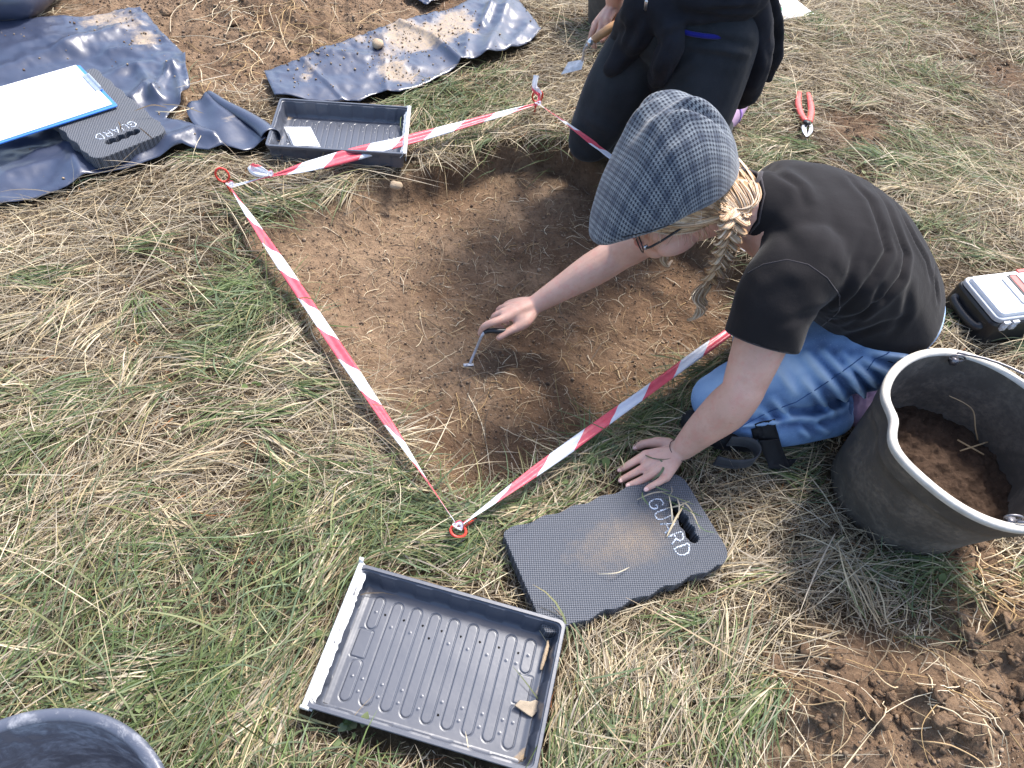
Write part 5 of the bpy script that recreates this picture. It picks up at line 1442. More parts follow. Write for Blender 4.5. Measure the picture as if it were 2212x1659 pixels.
# ------------------------------------------------------------------ secateurs
sc = KT(1740, 245, .012); sec = empty('secateurs', sc, 0, label='open red-handled secateurs lying in the grass behind the digger', cat='secateurs')
def sp3(pts, z=.02): return [KT(a, b, z) for a, b in pts]
mb = MB(); mb.tube(sp3([(1727, 200), (1724, 222), (1730, 245), (1741, 262)], .030), [.008, .0105, .0105, .010], 10, sub=5, up=(0, 0, 1), flat=.7); mb.wbuild('handle', MAT['red_plastic'], sec)
mb = MB(); mb.tube(sp3([(1746, 202), (1751, 225), (1752, 245), (1748, 264)], .030), [.0075, .0105, .011, .010], 10, sub=5, up=(0, 0, 1), flat=.7); mb.wbuild('handle', MAT['red_plastic'], sec)
mb = MB(); mb.tube(sp3([(1738, 262), (1750, 268)], .034), [.010, .010], 12, up=(0, 0, 1), flat=.6); mb.ell(KT(1744, 265, .040), (.006, .006, .004)); mb.wbuild('pivot', MAT['black_plastic'], sec)
mb = MB(); mb.tube(sp3([(1742, 266), (1737, 275), (1738, 285), (1742, 295)], .028), [.006, .009, .008, .002], 8, sub=4, up=(0, 0, 1), flat=.25); mb.wbuild('blade', MAT['steel'], sec)
mb = MB(); mb.tube(sp3([(1750, 266), (1752, 277), (1749, 287), (1743, 295)], .024), [.006, .007, .006, .002], 8, sub=4, up=(0, 0, 1), flat=.3); mb.wbuild('blade', MAT['dull_steel'], sec)

# ------------------------------------------------------------------ white-lidded case
A_ = K(2101, 590, .115); B_ = K(2153, 684, .115); C_ = K(2212, 676, .115)
ux = (C_-B_); ux.z = 0; ux.normalize(); uy = (A_-B_); sd = uy.length; uy.normalize(); uy = (uy-ux*uy.dot(ux)).normalized()
ang = math.atan2(ux.y, ux.x); Lc = .34; ctr = B_+ux*(Lc/2+.020)+uy*sd/2
case = empty('equipment_case', (ctr.x, ctr.y, .012), ang, label='black hard case with a white lid and red letter panel at the right edge', cat='case')
hx2, hy2 = Lc/2, sd/2
def rr(hx, hy, r, n=6): return [(sx*(hx-r)+r*math.cos(a0+pi/2*i/n), sy*(hy-r)+r*math.sin(a0+pi/2*i/n)) for sx, sy, a0 in ((1, 1, 0), (-1, 1, pi/2), (-1, -1, pi), (1, -1, 3*pi/2)) for i in range(n+1)]
def place(me, name, mat, z): o = link(name, me, MAT[mat], case, False); o.location.z = z; return o
place(slab(rr(hx2+.004, hy2+.004, .02), [], 0, .072, .008), 'base_shell', 'black_plastic', 0)
place(slab(rr(hx2, hy2, .018), [], 0, .012, .004), 'lid_frame', 'grey_plastic', .074)
place(slab(rr(hx2-.008, hy2-.008, .012), [], 0, .014, .006), 'lid', 'white_plastic', .084)
place(slab(rr(.085, hy2-.030, .006), [], 0, .004, .0015), 'label_panel', 'grey_plastic', .098)
o = place(slab([(-.03, -.045), (-.012, -.045), (-.012, .045), (-.03, .045)], [], 0, .003, .001), 'letter_bar', 'red_plastic', .1015); o.location.x = -.03
mb = MB(); 
for q in ((-.063, 0, .004, .048), (-.038, .0, .003, .048), (-.050, .047, .015, .003), (-.050, -.047, .015, .003)): mb.box((q[0], q[1], .1025), (q[2]*.6, q[3], .0012))
link('letter_outline', mb.mesh(), MAT['black_paint'], case, False)
mb = MB()
mb.box((.02, .02, .1028), (.045, .003, .0014)); mb.box((.02, -.02, .1028), (.045, .003, .0014)); link('letter_outline', mb.mesh(), MAT['black_paint'], case, False)
o = place(slab([(-.02, -.005), (.12, -.005), (.12, .005), (-.02, .005)], [], 0, .003, .001), 'red_strip', 'red_plastic', .098); o.location.y = hy2-.012
for k in (-.145, -.118, .118, .145):
    mb = MB(); mb.box((k, -hy2-.006, .070), (.009, .003, .012)); mb.box((k, -hy2-.009, .062), (.007, .002, .006)); mb.tube([(k-.008, -hy2-.008, .078), (k+.008, -hy2-.008, .078)], .0028, 8); link('latch', mb.mesh(), MAT['dull_steel'], case, False)
mb = MB(); mb.tube([(-hx2+.004, -.05, .040), (-hx2-.010, -.045, .034), (-hx2-.012, 0, .03), (-hx2-.010, .045, .034), (-hx2+.004, .05, .040)], .011, 10, sub=5); link('carry_handle', mb.mesh(), MAT['black_plastic'], case)

# ------------------------------------------------------------------ white papers at the top
P_ = [K(a, b, .03) for a, b in ((1640, 52), (1758, 32), (1700, -12), (1640, -30), (1600, 20))]
pm = empty('paper_folder', P_[0], 0, label='white printed papers lying in the grass behind the person in black', cat='papers')
def flat(pts, z0, z1): 
    c = P_[0]; q = [((p-c).x, (p-c).y) for p in pts]
    ar = sum(q[i][0]*q[(i+1) % len(q)][1]-q[(i+1) % len(q)][0]*q[i][1] for i in range(len(q)))
    return slab(q if ar > 0 else q[::-1], [], z0, z1, .0006)
link('sheet_stack', flat([K(1600, 56, .03), K(1646, 52, .03), K(1758, 33, .03), K(1690, -20, .03), K(1600, -30, .03)], 0, .006), MAT['paper'], pm, False)
link('printed_sheet', flat([K(1630, 26, .04), K(1690, 24, .04), K(1692, 8, .04), K(1630, 8, .04)], .0075, .0085), MAT['grey_plastic'], pm, False)
link('coloured_bar', flat([K(1650, 25, .04), K(1674, 23, .04), K(1674, 17, .04), K(1650, 19, .04)], .0095, .0102), MAT['orange'], pm, False)
link('coloured_bar', flat([K(1675, 23, .04), K(1690, 22, .04), K(1690, 16, .04), K(1675, 17, .04)], .0095, .0102), MAT['green_ink'], pm, False)
# ================================================================== PEOPLE
def V3(*a): return Vector(a)
def hand_fingers(mb, fingers):
    for pts, rr in fingers: mb.limb(pts, rr, sub=3, n=12)
def head_shape(mb, C, F, U, Lf, s=1.0):
    R = Matrix((F, Lf, U)).transposed()
    q = lambda f, l, u: C+(F*f+Lf*l+U*u)*s
    mb.ell(q(-.012, 0, .030), (.094*s, .074*s, .092*s), R)          # skull
    mb.ell(q(.022, 0, -.030), (.062*s, .060*s, .078*s), R)          # face
    mb.ell(q(.050, 0, -.088), (.026*s, .026*s, .022*s), R)          # chin
    for k in (1, -1):
        mb.ell(q(.020, k*.040, -.070), (.045*s, .018*s, .026*s), R) # jaw
        mb.ell(q(.052, k*.036, -.030), (.024*s, .022*s, .024*s), R) # cheek
        mb.ell(q(-.012, k*.074, -.018), (.017*s, .006*s, .029*s), R) # ear
        mb.ell(q(.070, k*.028, .022), (.014*s, .026*s, .008*s), R)  # brow
    mb.limb([q(.078, 0, .008), q(.098, 0, -.030)], [.006*s, .010*s])
    mb.ell(q(.090, .010, -.032), (.008*s, .008*s, .006*s), R); mb.ell(q(.090, -.010, -.032), (.008*s, .008*s, .006*s), R)
    mb.ell(q(.074, 0, -.060), (.012*s, .022*s, .010*s), R)
    return q, R
def face_parts(root, q, R, s=1.0):
    for k in (1, -1):
        e = MB(); e.ell(q(.068, k*.030, -.016), .0125*s, R); e.wbuild('eye', MAT['eye'], root)
        e = MB(); e.ell(q(.0775, k*.030, -.018), (.0035*s, .0058*s, .0058*s), R); e.wbuild('iris', MAT['iris'], root)
    e = MB(); e.ell(q(.084, 0, -.056), (.006*s, .021*s, .005*s), R); e.ell(q(.083, 0, -.065), (.007*s, .018*s, .006*s), R); e.wbuild('lips', MAT['lips'], root)

# ------------------------------------------------------------------ the digger in the cap
NK = V3(.41, 1.07, .475); PEL = V3(.70, 1.11, .24)
SL = V3(.445, .945, .44); SR = V3(.345, 1.19, .40)
EL = K(1602, 848, .25); WL = K(1467, 977, .052)
ER = K(1335, 549, .19); WR = K(1157, 657, .045)
HC = V3(.268, 1.095, .425)+R2*-.022+U2*.016
HU = Vector((-.41, .12, .90)).normalized(); HF = Vector((-.88, -.42, -.2)); HF = (HF-HU*HF.dot(HU)).normalized(); HL = HU.cross(HF).normalized()
p1 = empty('person', (.60, 1.05, 0.0), 0, label='kneeling person in a checked flat cap, charcoal T-shirt and blue jeans scraping the pit floor', cat='person')
b = MB()
q1, R1_ = head_shape(b, HC, HF, HU, HL)
b.limb([q1(-.03, 0, -.05), HC.lerp(NK, .62)+V3(0, 0, -.01), NK+V3(.02, 0, -.03)], [.056, .052, .060])
b.limb([NK+V3(.03, 0, -.04), V3(.54, 1.08, .38), V3(.63, 1.10, .31), PEL], [.072, .080, .085, .09])
b.limb([SL+V3(.02, .03, -.01), NK+V3(.03, 0, -.04), SR+V3(.02, -.03, -.02)], [.05, .07, .05])
b.limb([SL, SL.lerp(EL, .5), EL.lerp(SL, .12), EL, EL.lerp(WL, .25)+V3(0.004, 0, 0), EL.lerp(WL, .6), WL.lerp(EL, .08)], [.052, .049, .041, .0385, .0425, .034, .0245], sub=5, n=20)
b.limb([SR, SR.lerp(ER, .5), ER.lerp(SR, .1), ER, ER.lerp(WR, .3), ER.lerp(WR, .65), WR], [.050, .046, .041, .039, .0395, .031, .0225], sub=5, n=20)
# legs inside the jeans
HLj = V3(.740, 1.035, .20); KLj = K(1545, 862, .075); ALj = V3(.765, .995, .055)
HRj = V3(.735, 1.20, .20); KRj = V3(.545, 1.115, .075); ARj = V3(.72, 1.19, .055)
for a, k_, c in ((HLj, KLj, ALj), (HRj, KRj, ARj)):
    b.limb([a, k_], [.06, .045]); b.limb([k_, c], [.04, .03])
# left hand spread flat on the turf
def ph(a, b_, z): return K(a, b_, z)
mcpI, mcpM, mcpR, mcpP = ph(1394, 984, .042), ph(1407, 999, .047), ph(1421, 1016, .050), ph(1438, 1031, .052)
for mc, r0 in ((mcpI, .0115), (mcpM, .0115), (mcpR, .0115), (mcpP, .0105)):
    b.limb([WL.lerp(mc, .02), WL.lerp(mc, .55)+V3(0, 0, .002), mc], [.0155, .0135, r0], sub=3)
b.ell(WL.lerp(mcpM, .55)+V3(0, 0, -.006), (.034, .028, .013))
b.limb([WL+V3(-.004, .008, -.004), ph(1441, 961, .036), ph(1418, 956, .034)], [.015, .0155, .0125])
hand_fingers(b, [([mcpI, ph(1370, 997, .038), ph(1352, 1008, .028), ph(1339, 1015, .020)], [.0108, .0088, .0080, .0068]),
                 ([mcpM, ph(1385, 1014, .042), ph(1359, 1028, .030), ph(1341, 1038, .020)], [.0108, .0090, .0082, .0070]),
                 ([mcpR, ph(1399, 1030, .046), ph(1375, 1042, .040), ph(1357, 1049, .034)], [.0106, .0087, .0079, .0068]),
                 ([mcpP, ph(1424, 1041, .056), ph(1407, 1050, .054), ph(1396, 1057, .051)], [.0095, .0076, .0068, .0060]),
                 ([ph(1420, 957, .034), ph(1396, 958, .030), ph(1381, 963, .024), ph(1372, 967, .019)], [.0120, .0098, .0090, .0075])])
# right hand closed on the tool
RI, RM, RR_, RP = ph(1088, 688, .050), ph(1086, 676, .046), ph(1093, 664, .036), ph(1102, 656, .026)
for mc, r0 in ((RI, .0110), (RM, .0115), (RR_, .0110), (RP, .0100)):
    b.limb([WR, WR.lerp(mc, .5)+V3(0, 0, .004), mc], [.0165, .0145, r0], sub=3)
b.ell(WR.lerp(RI, .55)+V3(0, 0, -.006), (.034, .026, .015))
b.limb([WR+V3(0, -.008, -.006), ph(1136, 694, .036), ph(1116, 707, .030)], [.0155, .0145, .0115])
hand_fingers(b, [([RI, ph(1066, 696, .052), ph(1049, 703, .044), ph(1041, 712, .030), ph(1037, 721, .018)], [.0105, .0092, .0085, .0078, .0068]),
                 ([ph(1117, 707, .030), ph(1098, 716, .026), ph(1084, 725, .021), ph(1077, 730, .017)], [.0112, .0094, .0085, .0070]),
                 ([RM, ph(1068, 684, .034), ph(1068, 700, .010), ph(1085, 708, .004)], [.0104, .0090, .0080, .0070]),
                 ([RR_, ph(1078, 670, .020), ph(1080, 686, -.004), ph(1096, 698, -.006)], [.0100, .0088, .0078, .0068]),
                 ([RP, ph(1092, 660, .010), ph(1094, 674, -.008), ph(1106, 684, -.008)], [.0090, .0078, .0070, .0060])])
me = fuse(b, .0030, 5, .5)
BODYT = bvh(me); BODYG = ([v.co.copy() for v in me.vertices], [tuple(p.vertices) for p in me.polygons])
o = world_part('body', me, MAT['skin'], p1)
# nails and wrist band
def nail(p, d, r, root=p1):
    e = MB(); d = Vector(d).normalized(); n = (CAMP-Vector(p)).normalized(); n = (n-d*n.dot(d)).normalized(); s_ = d.cross(n); e.ell(Vector(p), (r*1.25, r*.85, r*.30), Matrix((d, s_, n)).transposed(), 12, 8); e.wbuild('fingernail', MAT['nail_s'], root)
for a, c, z in (((1352, 1008), (1339, 1015), .0262), ((1359, 1028), (1341, 1038), .0264), ((1375, 1042), (1357, 1049), .0405), ((1407, 1050), (1396, 1057), .0565), ((1381, 963), (1372, 967), .0262)):
    A_ = ph(*a, z); C_ = ph(*c, z-.001); nail(A_.lerp(C_, .95)+V3(0, 0, -.0002), C_-A_, .0052)
def wrist_ring(center, axis, r, tr, name, mat, root, fl=1.0):
    ax = Vector(axis).normalized(); a = ax.orthogonal().normalized(); c = ax.cross(a); e = MB()
    e.tube([Vector(center)+a*r*math.cos(t)+c*r*math.sin(t)*fl for t in [2*pi*k/40 for k in range(41)]], tr, 6); return e.wbuild(name, MAT[mat], root)
wrist_ring(WL.lerp(EL, .03), EL-WL, .0262, .0008, 'wrist_cord', 'strap', p1)

# T-shirt
def shirt():
    b = MB(); lat = V3(-.33, .94, -.06).normalized(); up = V3(.25, .1, .96)
    b.loft([(NK+(HC-NK).normalized()*.05, lat, .060, up, .050), (NK+V3(.015, .0, .0), lat, .078, up, .054), (NK+V3(.045, .0, -.012), lat, .125, up, .060), (V3(.48, 1.075, .435), lat, .168, V3(.30, .1, .95), .092), (V3(.53, 1.085, .412), lat, .178, V3(.33, .1, .94), .112),
            (V3(.585, 1.10, .380), V3(-.28, .96, -.05), .176, V3(.38, .1, .92), .122), (V3(.64, 1.115, .338), V3(-.24, .97, -.04), .175, V3(.45, .1, .9), .128), (V3(.69, 1.12, .288), V3(-.2, .98, -.02), .176, V3(.55, .1, .85), .130), (V3(.728, 1.12, .245), V3(-.18, .98, 0), .178, V3(.66, .1, .75), .130)], 40, 5)
    b.limb([SL+V3(.03, .02, 0), SL.lerp(EL, .18), SL.lerp(EL, .56)], [.074, .070, .066], sub=5, n=24)
    b.limb([SR+V3(.03, -.02, 0), SR.lerp(ER, .2), SR.lerp(ER, .50)], [.064, .062, .058], sub=5, n=24)
    b.limb([SL+V3(.02, .03, .0), NK+V3(.05, 0, -.02), SR+V3(.02, -.03, .0)], [.060, .070, .058])
    me = fuse(b, .0055, 12, .5)
    # open the sleeve ends, the hem and the neck
    ul = (EL-SL).normalized(); cl = SL.lerp(EL, .555); ur = (ER-SR).normalized(); cr = SR.lerp(ER, .48)
    def gone(c):
        if (c-cl).dot(ul) > 0 and (c-cl).length < .13: return True
        if (c-cr).dot(ur) > 0 and (c-cr).length < .10: return True
        if (c-V3(.742, 1.12, .235)).dot(V3(.80, .0, -.62).normalized()) > .0 and c.x > .55: return True
        n = (HC-NK).normalized()
        return (c-NK).dot(n) > .034 and (c-NK).length < .11
    n = (HC-NK).normalized(); n = (n+V3(-.2, .1, .15)).normalized()
    plane_cut(me, [(cl, ul, .12), (cr, ur, .10), (V3(.742, 1.12, .235), V3(.80, 0, -.62), .30), (NK+n*.032, n, .11)])
    return me
me = shirt()
_F = [([(1834, 386), (1878, 434), (1902, 492), (1915, 543), (1887, 595), (1855, 632), (1803, 680)], .0085, -.0075), ([(1882, 393), (1919, 455), (1943, 513), (1956, 550), (1944, 600), (1910, 645), (1865, 675), (1800, 691)], .0095, -.0085),
           ([(1930, 427), (1954, 478), (1979, 525), (2000, 560), (2010, 600)], .0085, -.0070), ([(1865, 506), (1846, 554), (1830, 600)], .008, -.0035), ([(1629, 342), (1670, 369), (1725, 403), (1738, 444)], .010, -.0055), ([(2012, 490), (2024, 545), (2018, 600), (2026, 650)], .008, -.006),
           ([(1900, 620), (1880, 660), (1830, 705)], .008, -.005), ([(1800, 520), (1790, 570), (1820, 610)], .012, -.0025), ([(1760, 735), (1830, 725), (1900, 700), (1950, 690)], .011, -.005), ([(1780, 470), (1785, 520)], .010, .002), ([(1650, 620), (1700, 590), (1760, 600)], .014, .003),
           ([(1690, 700), (1740, 680), (1780, 660)], .009, -.003), ([(1640, 480), (1690, 500), (1720, 540)], .014, -.004), ([(1860, 580), (1840, 630), (1800, 665)], .008, .004), ([(1960, 620), (1955, 680), (1925, 725)], .012, -.004)]
folds(me, [(p_, w_, h_*.78) for p_, w_, h_ in _F])
setco(me, getco(me)+getno(me)*((N4.fbm(getco(me)[:, 0]*1+getco(me)[:, 2], getco(me)[:, 1], 16, 2)-.5)*.006)[:, None])
o = o_ts = world_part('t_shirt', me, MAT['tee'], p1); md = o.modifiers.new('thick', 'SOLIDIFY'); md.thickness = .0022; md.offset = 1
TS = bvh(me)
def seam(pts, mat='seam', r=.0014, tree=None, root=p1, name='seam', off=.0015):
    P = []
    tr = tree or TS
    for a, c in zip(pts[:-1], pts[1:]):
        for k in range(6):
            h = tr.ray_cast(CAMP, ray(a[0]+(c[0]-a[0])*k/6, a[1]+(c[1]-a[1])*k/6).normalized())
            if h[0] is not None: P.append(h[0]+h[1]*off)
    if len(P) < 4: return
    e = MB(); e.tube(P, r, 6); return e.wbuild(name, MAT[mat], root)
def rim_tube(me, center, rad, r, name, mat, root):
    bm = bmesh.new(); bm.from_mesh(me); E = [e for e in bm.edges if e.is_boundary and (e.verts[0].co-Vector(center)).length < rad]
    nb_ = {}
    for e in E:
        a, c = e.verts; nb_.setdefault(a.index, []).append(c.index); nb_.setdefault(c.index, []).append(a.index)
    bm.verts.ensure_lookup_table(); best = []
    seen = set()
    for s0 in nb_:
        if s0 in seen: continue
        loop = [s0]; seen.add(s0); cur = s0
        while True:
            nx = [q for q in nb_[cur] if q not in seen]
            if not nx: break
            cur = nx[0]; seen.add(cur); loop.append(cur)
        if len(loop) > len(best): best = loop
    P = [bm.verts[i].co.copy() for i in best]; bm.free()
    if len(P) < 8: return
    for _ in range(12): P = [(P[i-1]+P[i]*2+P[(i+1) % len(P)])*.25 for i in range(len(P))]
    P = P[::3]; P.append(P[0].copy()); e = MB(); e.tube(P, r, 8); return e.wbuild(name, MAT[mat], root)
TSM = o.data
rim_tube(TSM, NK+(HC-NK).normalized()*.03, .12, .0055, 'neck_rib', 'seam', p1)
rim_tube(TSM, SL.lerp(EL, .555), .10, .0028, 'sleeve_hem', 'seam', p1)
rim_tube(TSM, SR.lerp(ER, .48), .09, .0028, 'sleeve_hem', 'seam', p1)
rim_tube(TSM, V3(.742, 1.12, .235), .30, .0028, 'shirt_hem', 'seam', p1)
s1_ = [(1618, 590), (1650, 572), (1700, 562), (1745, 572), (1785, 600), (1815, 640), (1812, 672), (1780, 700), (1745, 735)]
seam(s1_, name='sleeve_seam')
seam([(1612, 335), (1640, 370), (1652, 420), (1640, 480), (1605, 520), (1580, 545)], r=.0022, name='collar')

# jeans
def jeans():
    b = MB()
    b.ell(V3(.732, 1.110, .19), (.108, .150, .120)); b.ell(V3(.760, 1.065, .165), (.080, .076, .10)); b.ell(V3(.765, 1.18, .165), (.085, .085, .10)); b.ell(V3(.765, 1.125, .225), (.115, .130, .105))
    b.limb([HLj+V3(-.02, -.01, .015), HLj.lerp(KLj, .45)+V3(0, -.004, .018), KLj.lerp(HLj, .14), KLj+V3(.006, .004, -.002)], [.100, .086, .068, .057], sub=6, n=24)
    b.limb([HRj+V3(-.02, 0, .015), HRj.lerp(KRj, .5)+V3(0, 0, .015), KRj.lerp(HRj, .14), KRj], [.100, .086, .068, .057], sub=6, n=24)
    b.limb([KLj+V3(.01, 0, -.005), KLj.lerp(ALj, .35)+V3(0, -.045, -.012), KLj.lerp(ALj, .8)+V3(0, -.04, 0)], [.055, .060, .047], sub=6, n=24)
    b.limb([KRj+V3(.01, 0, -.005), KRj.lerp(ARj, .4), KRj.lerp(ARj, .85)], [.055, .056, .045], sub=6, n=24)
    me = fuse(b, .0055, 9, .5); return me
me = jeans()
me0 = bvh(me)
creases = [([(1745, 765), (1800, 830), (1840, 880)], .011, .007), ([(1780, 760), (1840, 820), (1880, 870)], .011, .008), ([(1820, 765), (1880, 820), (1910, 860)], .011, .008), ([(1850, 770), (1910, 800), (1950, 830)], .010, .007),
           ([(1740, 820), (1780, 870), (1800, 900)], .009, .005), ([(1690, 800), (1720, 850)], .010, .004), ([(1880, 760), (1950, 770), (2000, 780)], .012, .007), ([(1600, 850), (1640, 900)], .012, .004), ([(1670, 860), (1710, 905)], .009, .005), ([(1640, 880), (1680, 920)], .008, .004),
           ([(1570, 920), (1650, 915), (1720, 905)], .007, .004), ([(1860, 840), (1900, 880)], .009, .006), ([(1700, 900), (1760, 905), (1830, 880)], .010, .006), ([(1760, 915), (1790, 935)], .008, .004), ([(1730, 925), (1750, 945)], .008, .004), ([(1830, 790), (1860, 850)], .008, .006)]
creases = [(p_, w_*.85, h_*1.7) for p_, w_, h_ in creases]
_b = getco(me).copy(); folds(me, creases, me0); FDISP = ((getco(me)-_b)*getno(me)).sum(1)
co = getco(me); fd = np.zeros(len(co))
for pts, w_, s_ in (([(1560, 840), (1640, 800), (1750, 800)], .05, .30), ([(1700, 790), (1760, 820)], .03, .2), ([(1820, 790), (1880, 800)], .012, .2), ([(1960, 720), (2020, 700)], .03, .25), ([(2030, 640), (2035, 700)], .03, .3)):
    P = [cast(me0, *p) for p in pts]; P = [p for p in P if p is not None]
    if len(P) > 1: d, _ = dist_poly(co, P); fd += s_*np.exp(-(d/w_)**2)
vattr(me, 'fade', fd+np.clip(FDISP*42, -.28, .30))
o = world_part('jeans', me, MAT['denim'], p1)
JT = bvh(me)
seam([(1566, 946), (1600, 922), (1660, 890), (1720, 868), (1780, 830), (1830, 795), (1870, 765)], 'denim_seam', .0011, JT, name='side_seam', off=.0006)
seam([(1872, 800), (1890, 775), (1915, 765), (1935, 750)], 'denim_seam', .0011, JT, name='pocket_edge', off=.0006)
h = None
if h is not None:
    e = MB(); e.ell(h+(CAMP-h).normalized()*.004, (.005, .005, .0035)); e.wbuild('rivet', MAT['steel'], p1)
# knee pad, straps and shoes
def strap_on(tree, pts, wd, name, mat, root, off=.0025):
    """webbing following the cloth between surveyed pixels"""
    rows = []
    for i, (a, c) in enumerate(pts):
        t0 = Vector(pts[max(i-1, 0)]); t1_ = Vector(pts[min(i+1, len(pts)-1)]); d = (t1_-t0).normalized(); n_ = Vector((-d.y, d.x)); row = []
        for k in range(5):
            s_ = (k/4-.5)*wd; h = tree.ray_cast(CAMP, ray(a+n_.x*s_, c+n_.y*s_).normalized())
            row.append((h[0]+h[1]*off) if h[0] is not None else None)
        if all(r is not None for r in row): rows.append(row)
    if len(rows) < 2: return
    e = MB(); e.rings(rows, cap=False, closed=False); o = e.wbuild(name, MAT[mat], root); md = o.modifiers.new('t', 'SOLIDIFY'); md.thickness = .0025; return o
strap_on(JT, [(1652, 912), (1654, 922), (1656, 932), (1659, 942), (1661, 950), (1663, 957)], 44, 'knee_strap', 'strap', p1)
strap_on(JT, [(1575, 950), (1600, 945), (1625, 938), (1648, 932)], 24, 'knee_strap', 'strap', p1)
e = MB(); e.limb([KLj+V3(-.035, -.03, -.052), KLj+V3(.03, -.055, -.05), KLj+V3(.10, -.055, -.05)], [.026, .034, .026]); me = fuse(e, .005, 4); world_part('knee_pad', me, MAT['strap'], p1)
e = MB(); P = [K(1575, 955, .06), K(1618, 958, .06), K(1636, 978, .055), K(1622, 998, .045), K(1582, 1002, .035), K(1545, 994, .032)]
P = spl(P, 5); e.rings([[p+V3(0, 0, .018), p+V3(0, 0, .006), p-V3(0, 0, .006), p-V3(0, 0, .016)] for p in P], cap=False, closed=False); o = e.wbuild('strap_end', MAT['strap_lightened'], p1); md = o.modifiers.new('t', 'SOLIDIFY'); md.thickness = .0025
P = spl([K(1661, 950, .075), K(1668, 972, .055), K(1678, 995, .035), K(1684, 1010, .028), K(1702, 992, .028)], 5); e = MB(); u_ = V3(.022, .006, 0); e.rings([[p-u_, p-u_*.3, p+u_*.3, p+u_] for p in P], cap=False, closed=False); o = e.wbuild('strap_end', MAT['strap'], p1); md = o.modifiers.new('t', 'SOLIDIFY'); md.thickness = .0025
for A_, nm in ((ALj, 0), (ARj, 1)):
    e = MB(); e.limb([A_+V3(-.035, -.03, .0), A_+V3(.03, -.02, .01), A_+V3(.12, .0, .015), A_+V3(.19, .015, .01)], [.036, .040, .038, .030], sub=4)
    me = fuse(e, .005, 3); co = getco(me); co[:, 2] += .0018*np.sin(co[:, 0]*900); setco(me, co); sh_ = world_part('shoe', me, MAT['lilac'], p1)
    e = MB(); e.tube([A_+V3(-.065, -.035, .01), A_+V3(-.045, -.034, .006)], [.046, .045], 20); e.wbuild('jeans_cuff', MAT['denim_seam'], sh_)

# glasses
e = MB(); gq = q1
e.tube([gq(-.02, .078, -.004), gq(.03, .080, -.018), gq(.082, .070, -.034), gq(.090, .061, -.035)], .0022, 7, sub=4); e.wbuild('glasses_arm', MAT['black_paint'], p1)
e = MB(); e.tube([gq(-.02, -.078, -.004), gq(.03, -.080, -.018), gq(.082, -.070, -.034), gq(.090, -.061, -.035)], .0022, 7, sub=4); e.wbuild('glasses_arm', MAT['black_paint'], p1)
for k in (1, -1):
    lp = [gq(.092+.004*math.cos(t), k*.034+.027*math.cos(t), -.037+.019*math.sin(t)) for t in [2*pi*i/28 for i in range(29)]]
    e = MB(); e.tube(lp, .0014, 6); fr_ = e.wbuild('glasses_frame', MAT['black_paint'], p1)
    e = MB(); e.rings([[gq(.092, k*.034, -.037)]*28, lp[:28]], cap=False); e.wbuild('lens', MAT['lens'], fr_)
e = MB(); e.tube([gq(.100, .010, -.032), gq(.104, 0, -.028), gq(.100, -.010, -.032)], .0014, 6, sub=3); e.wbuild('glasses_bridge', MAT['black_paint'], p1)
e = MB(); e.box(gq(.090, .062, -.036), (.004, .002, .004), R1_); e.wbuild('glasses_hinge', MAT['steel'], p1)
face_parts(p1, q1, R1_)

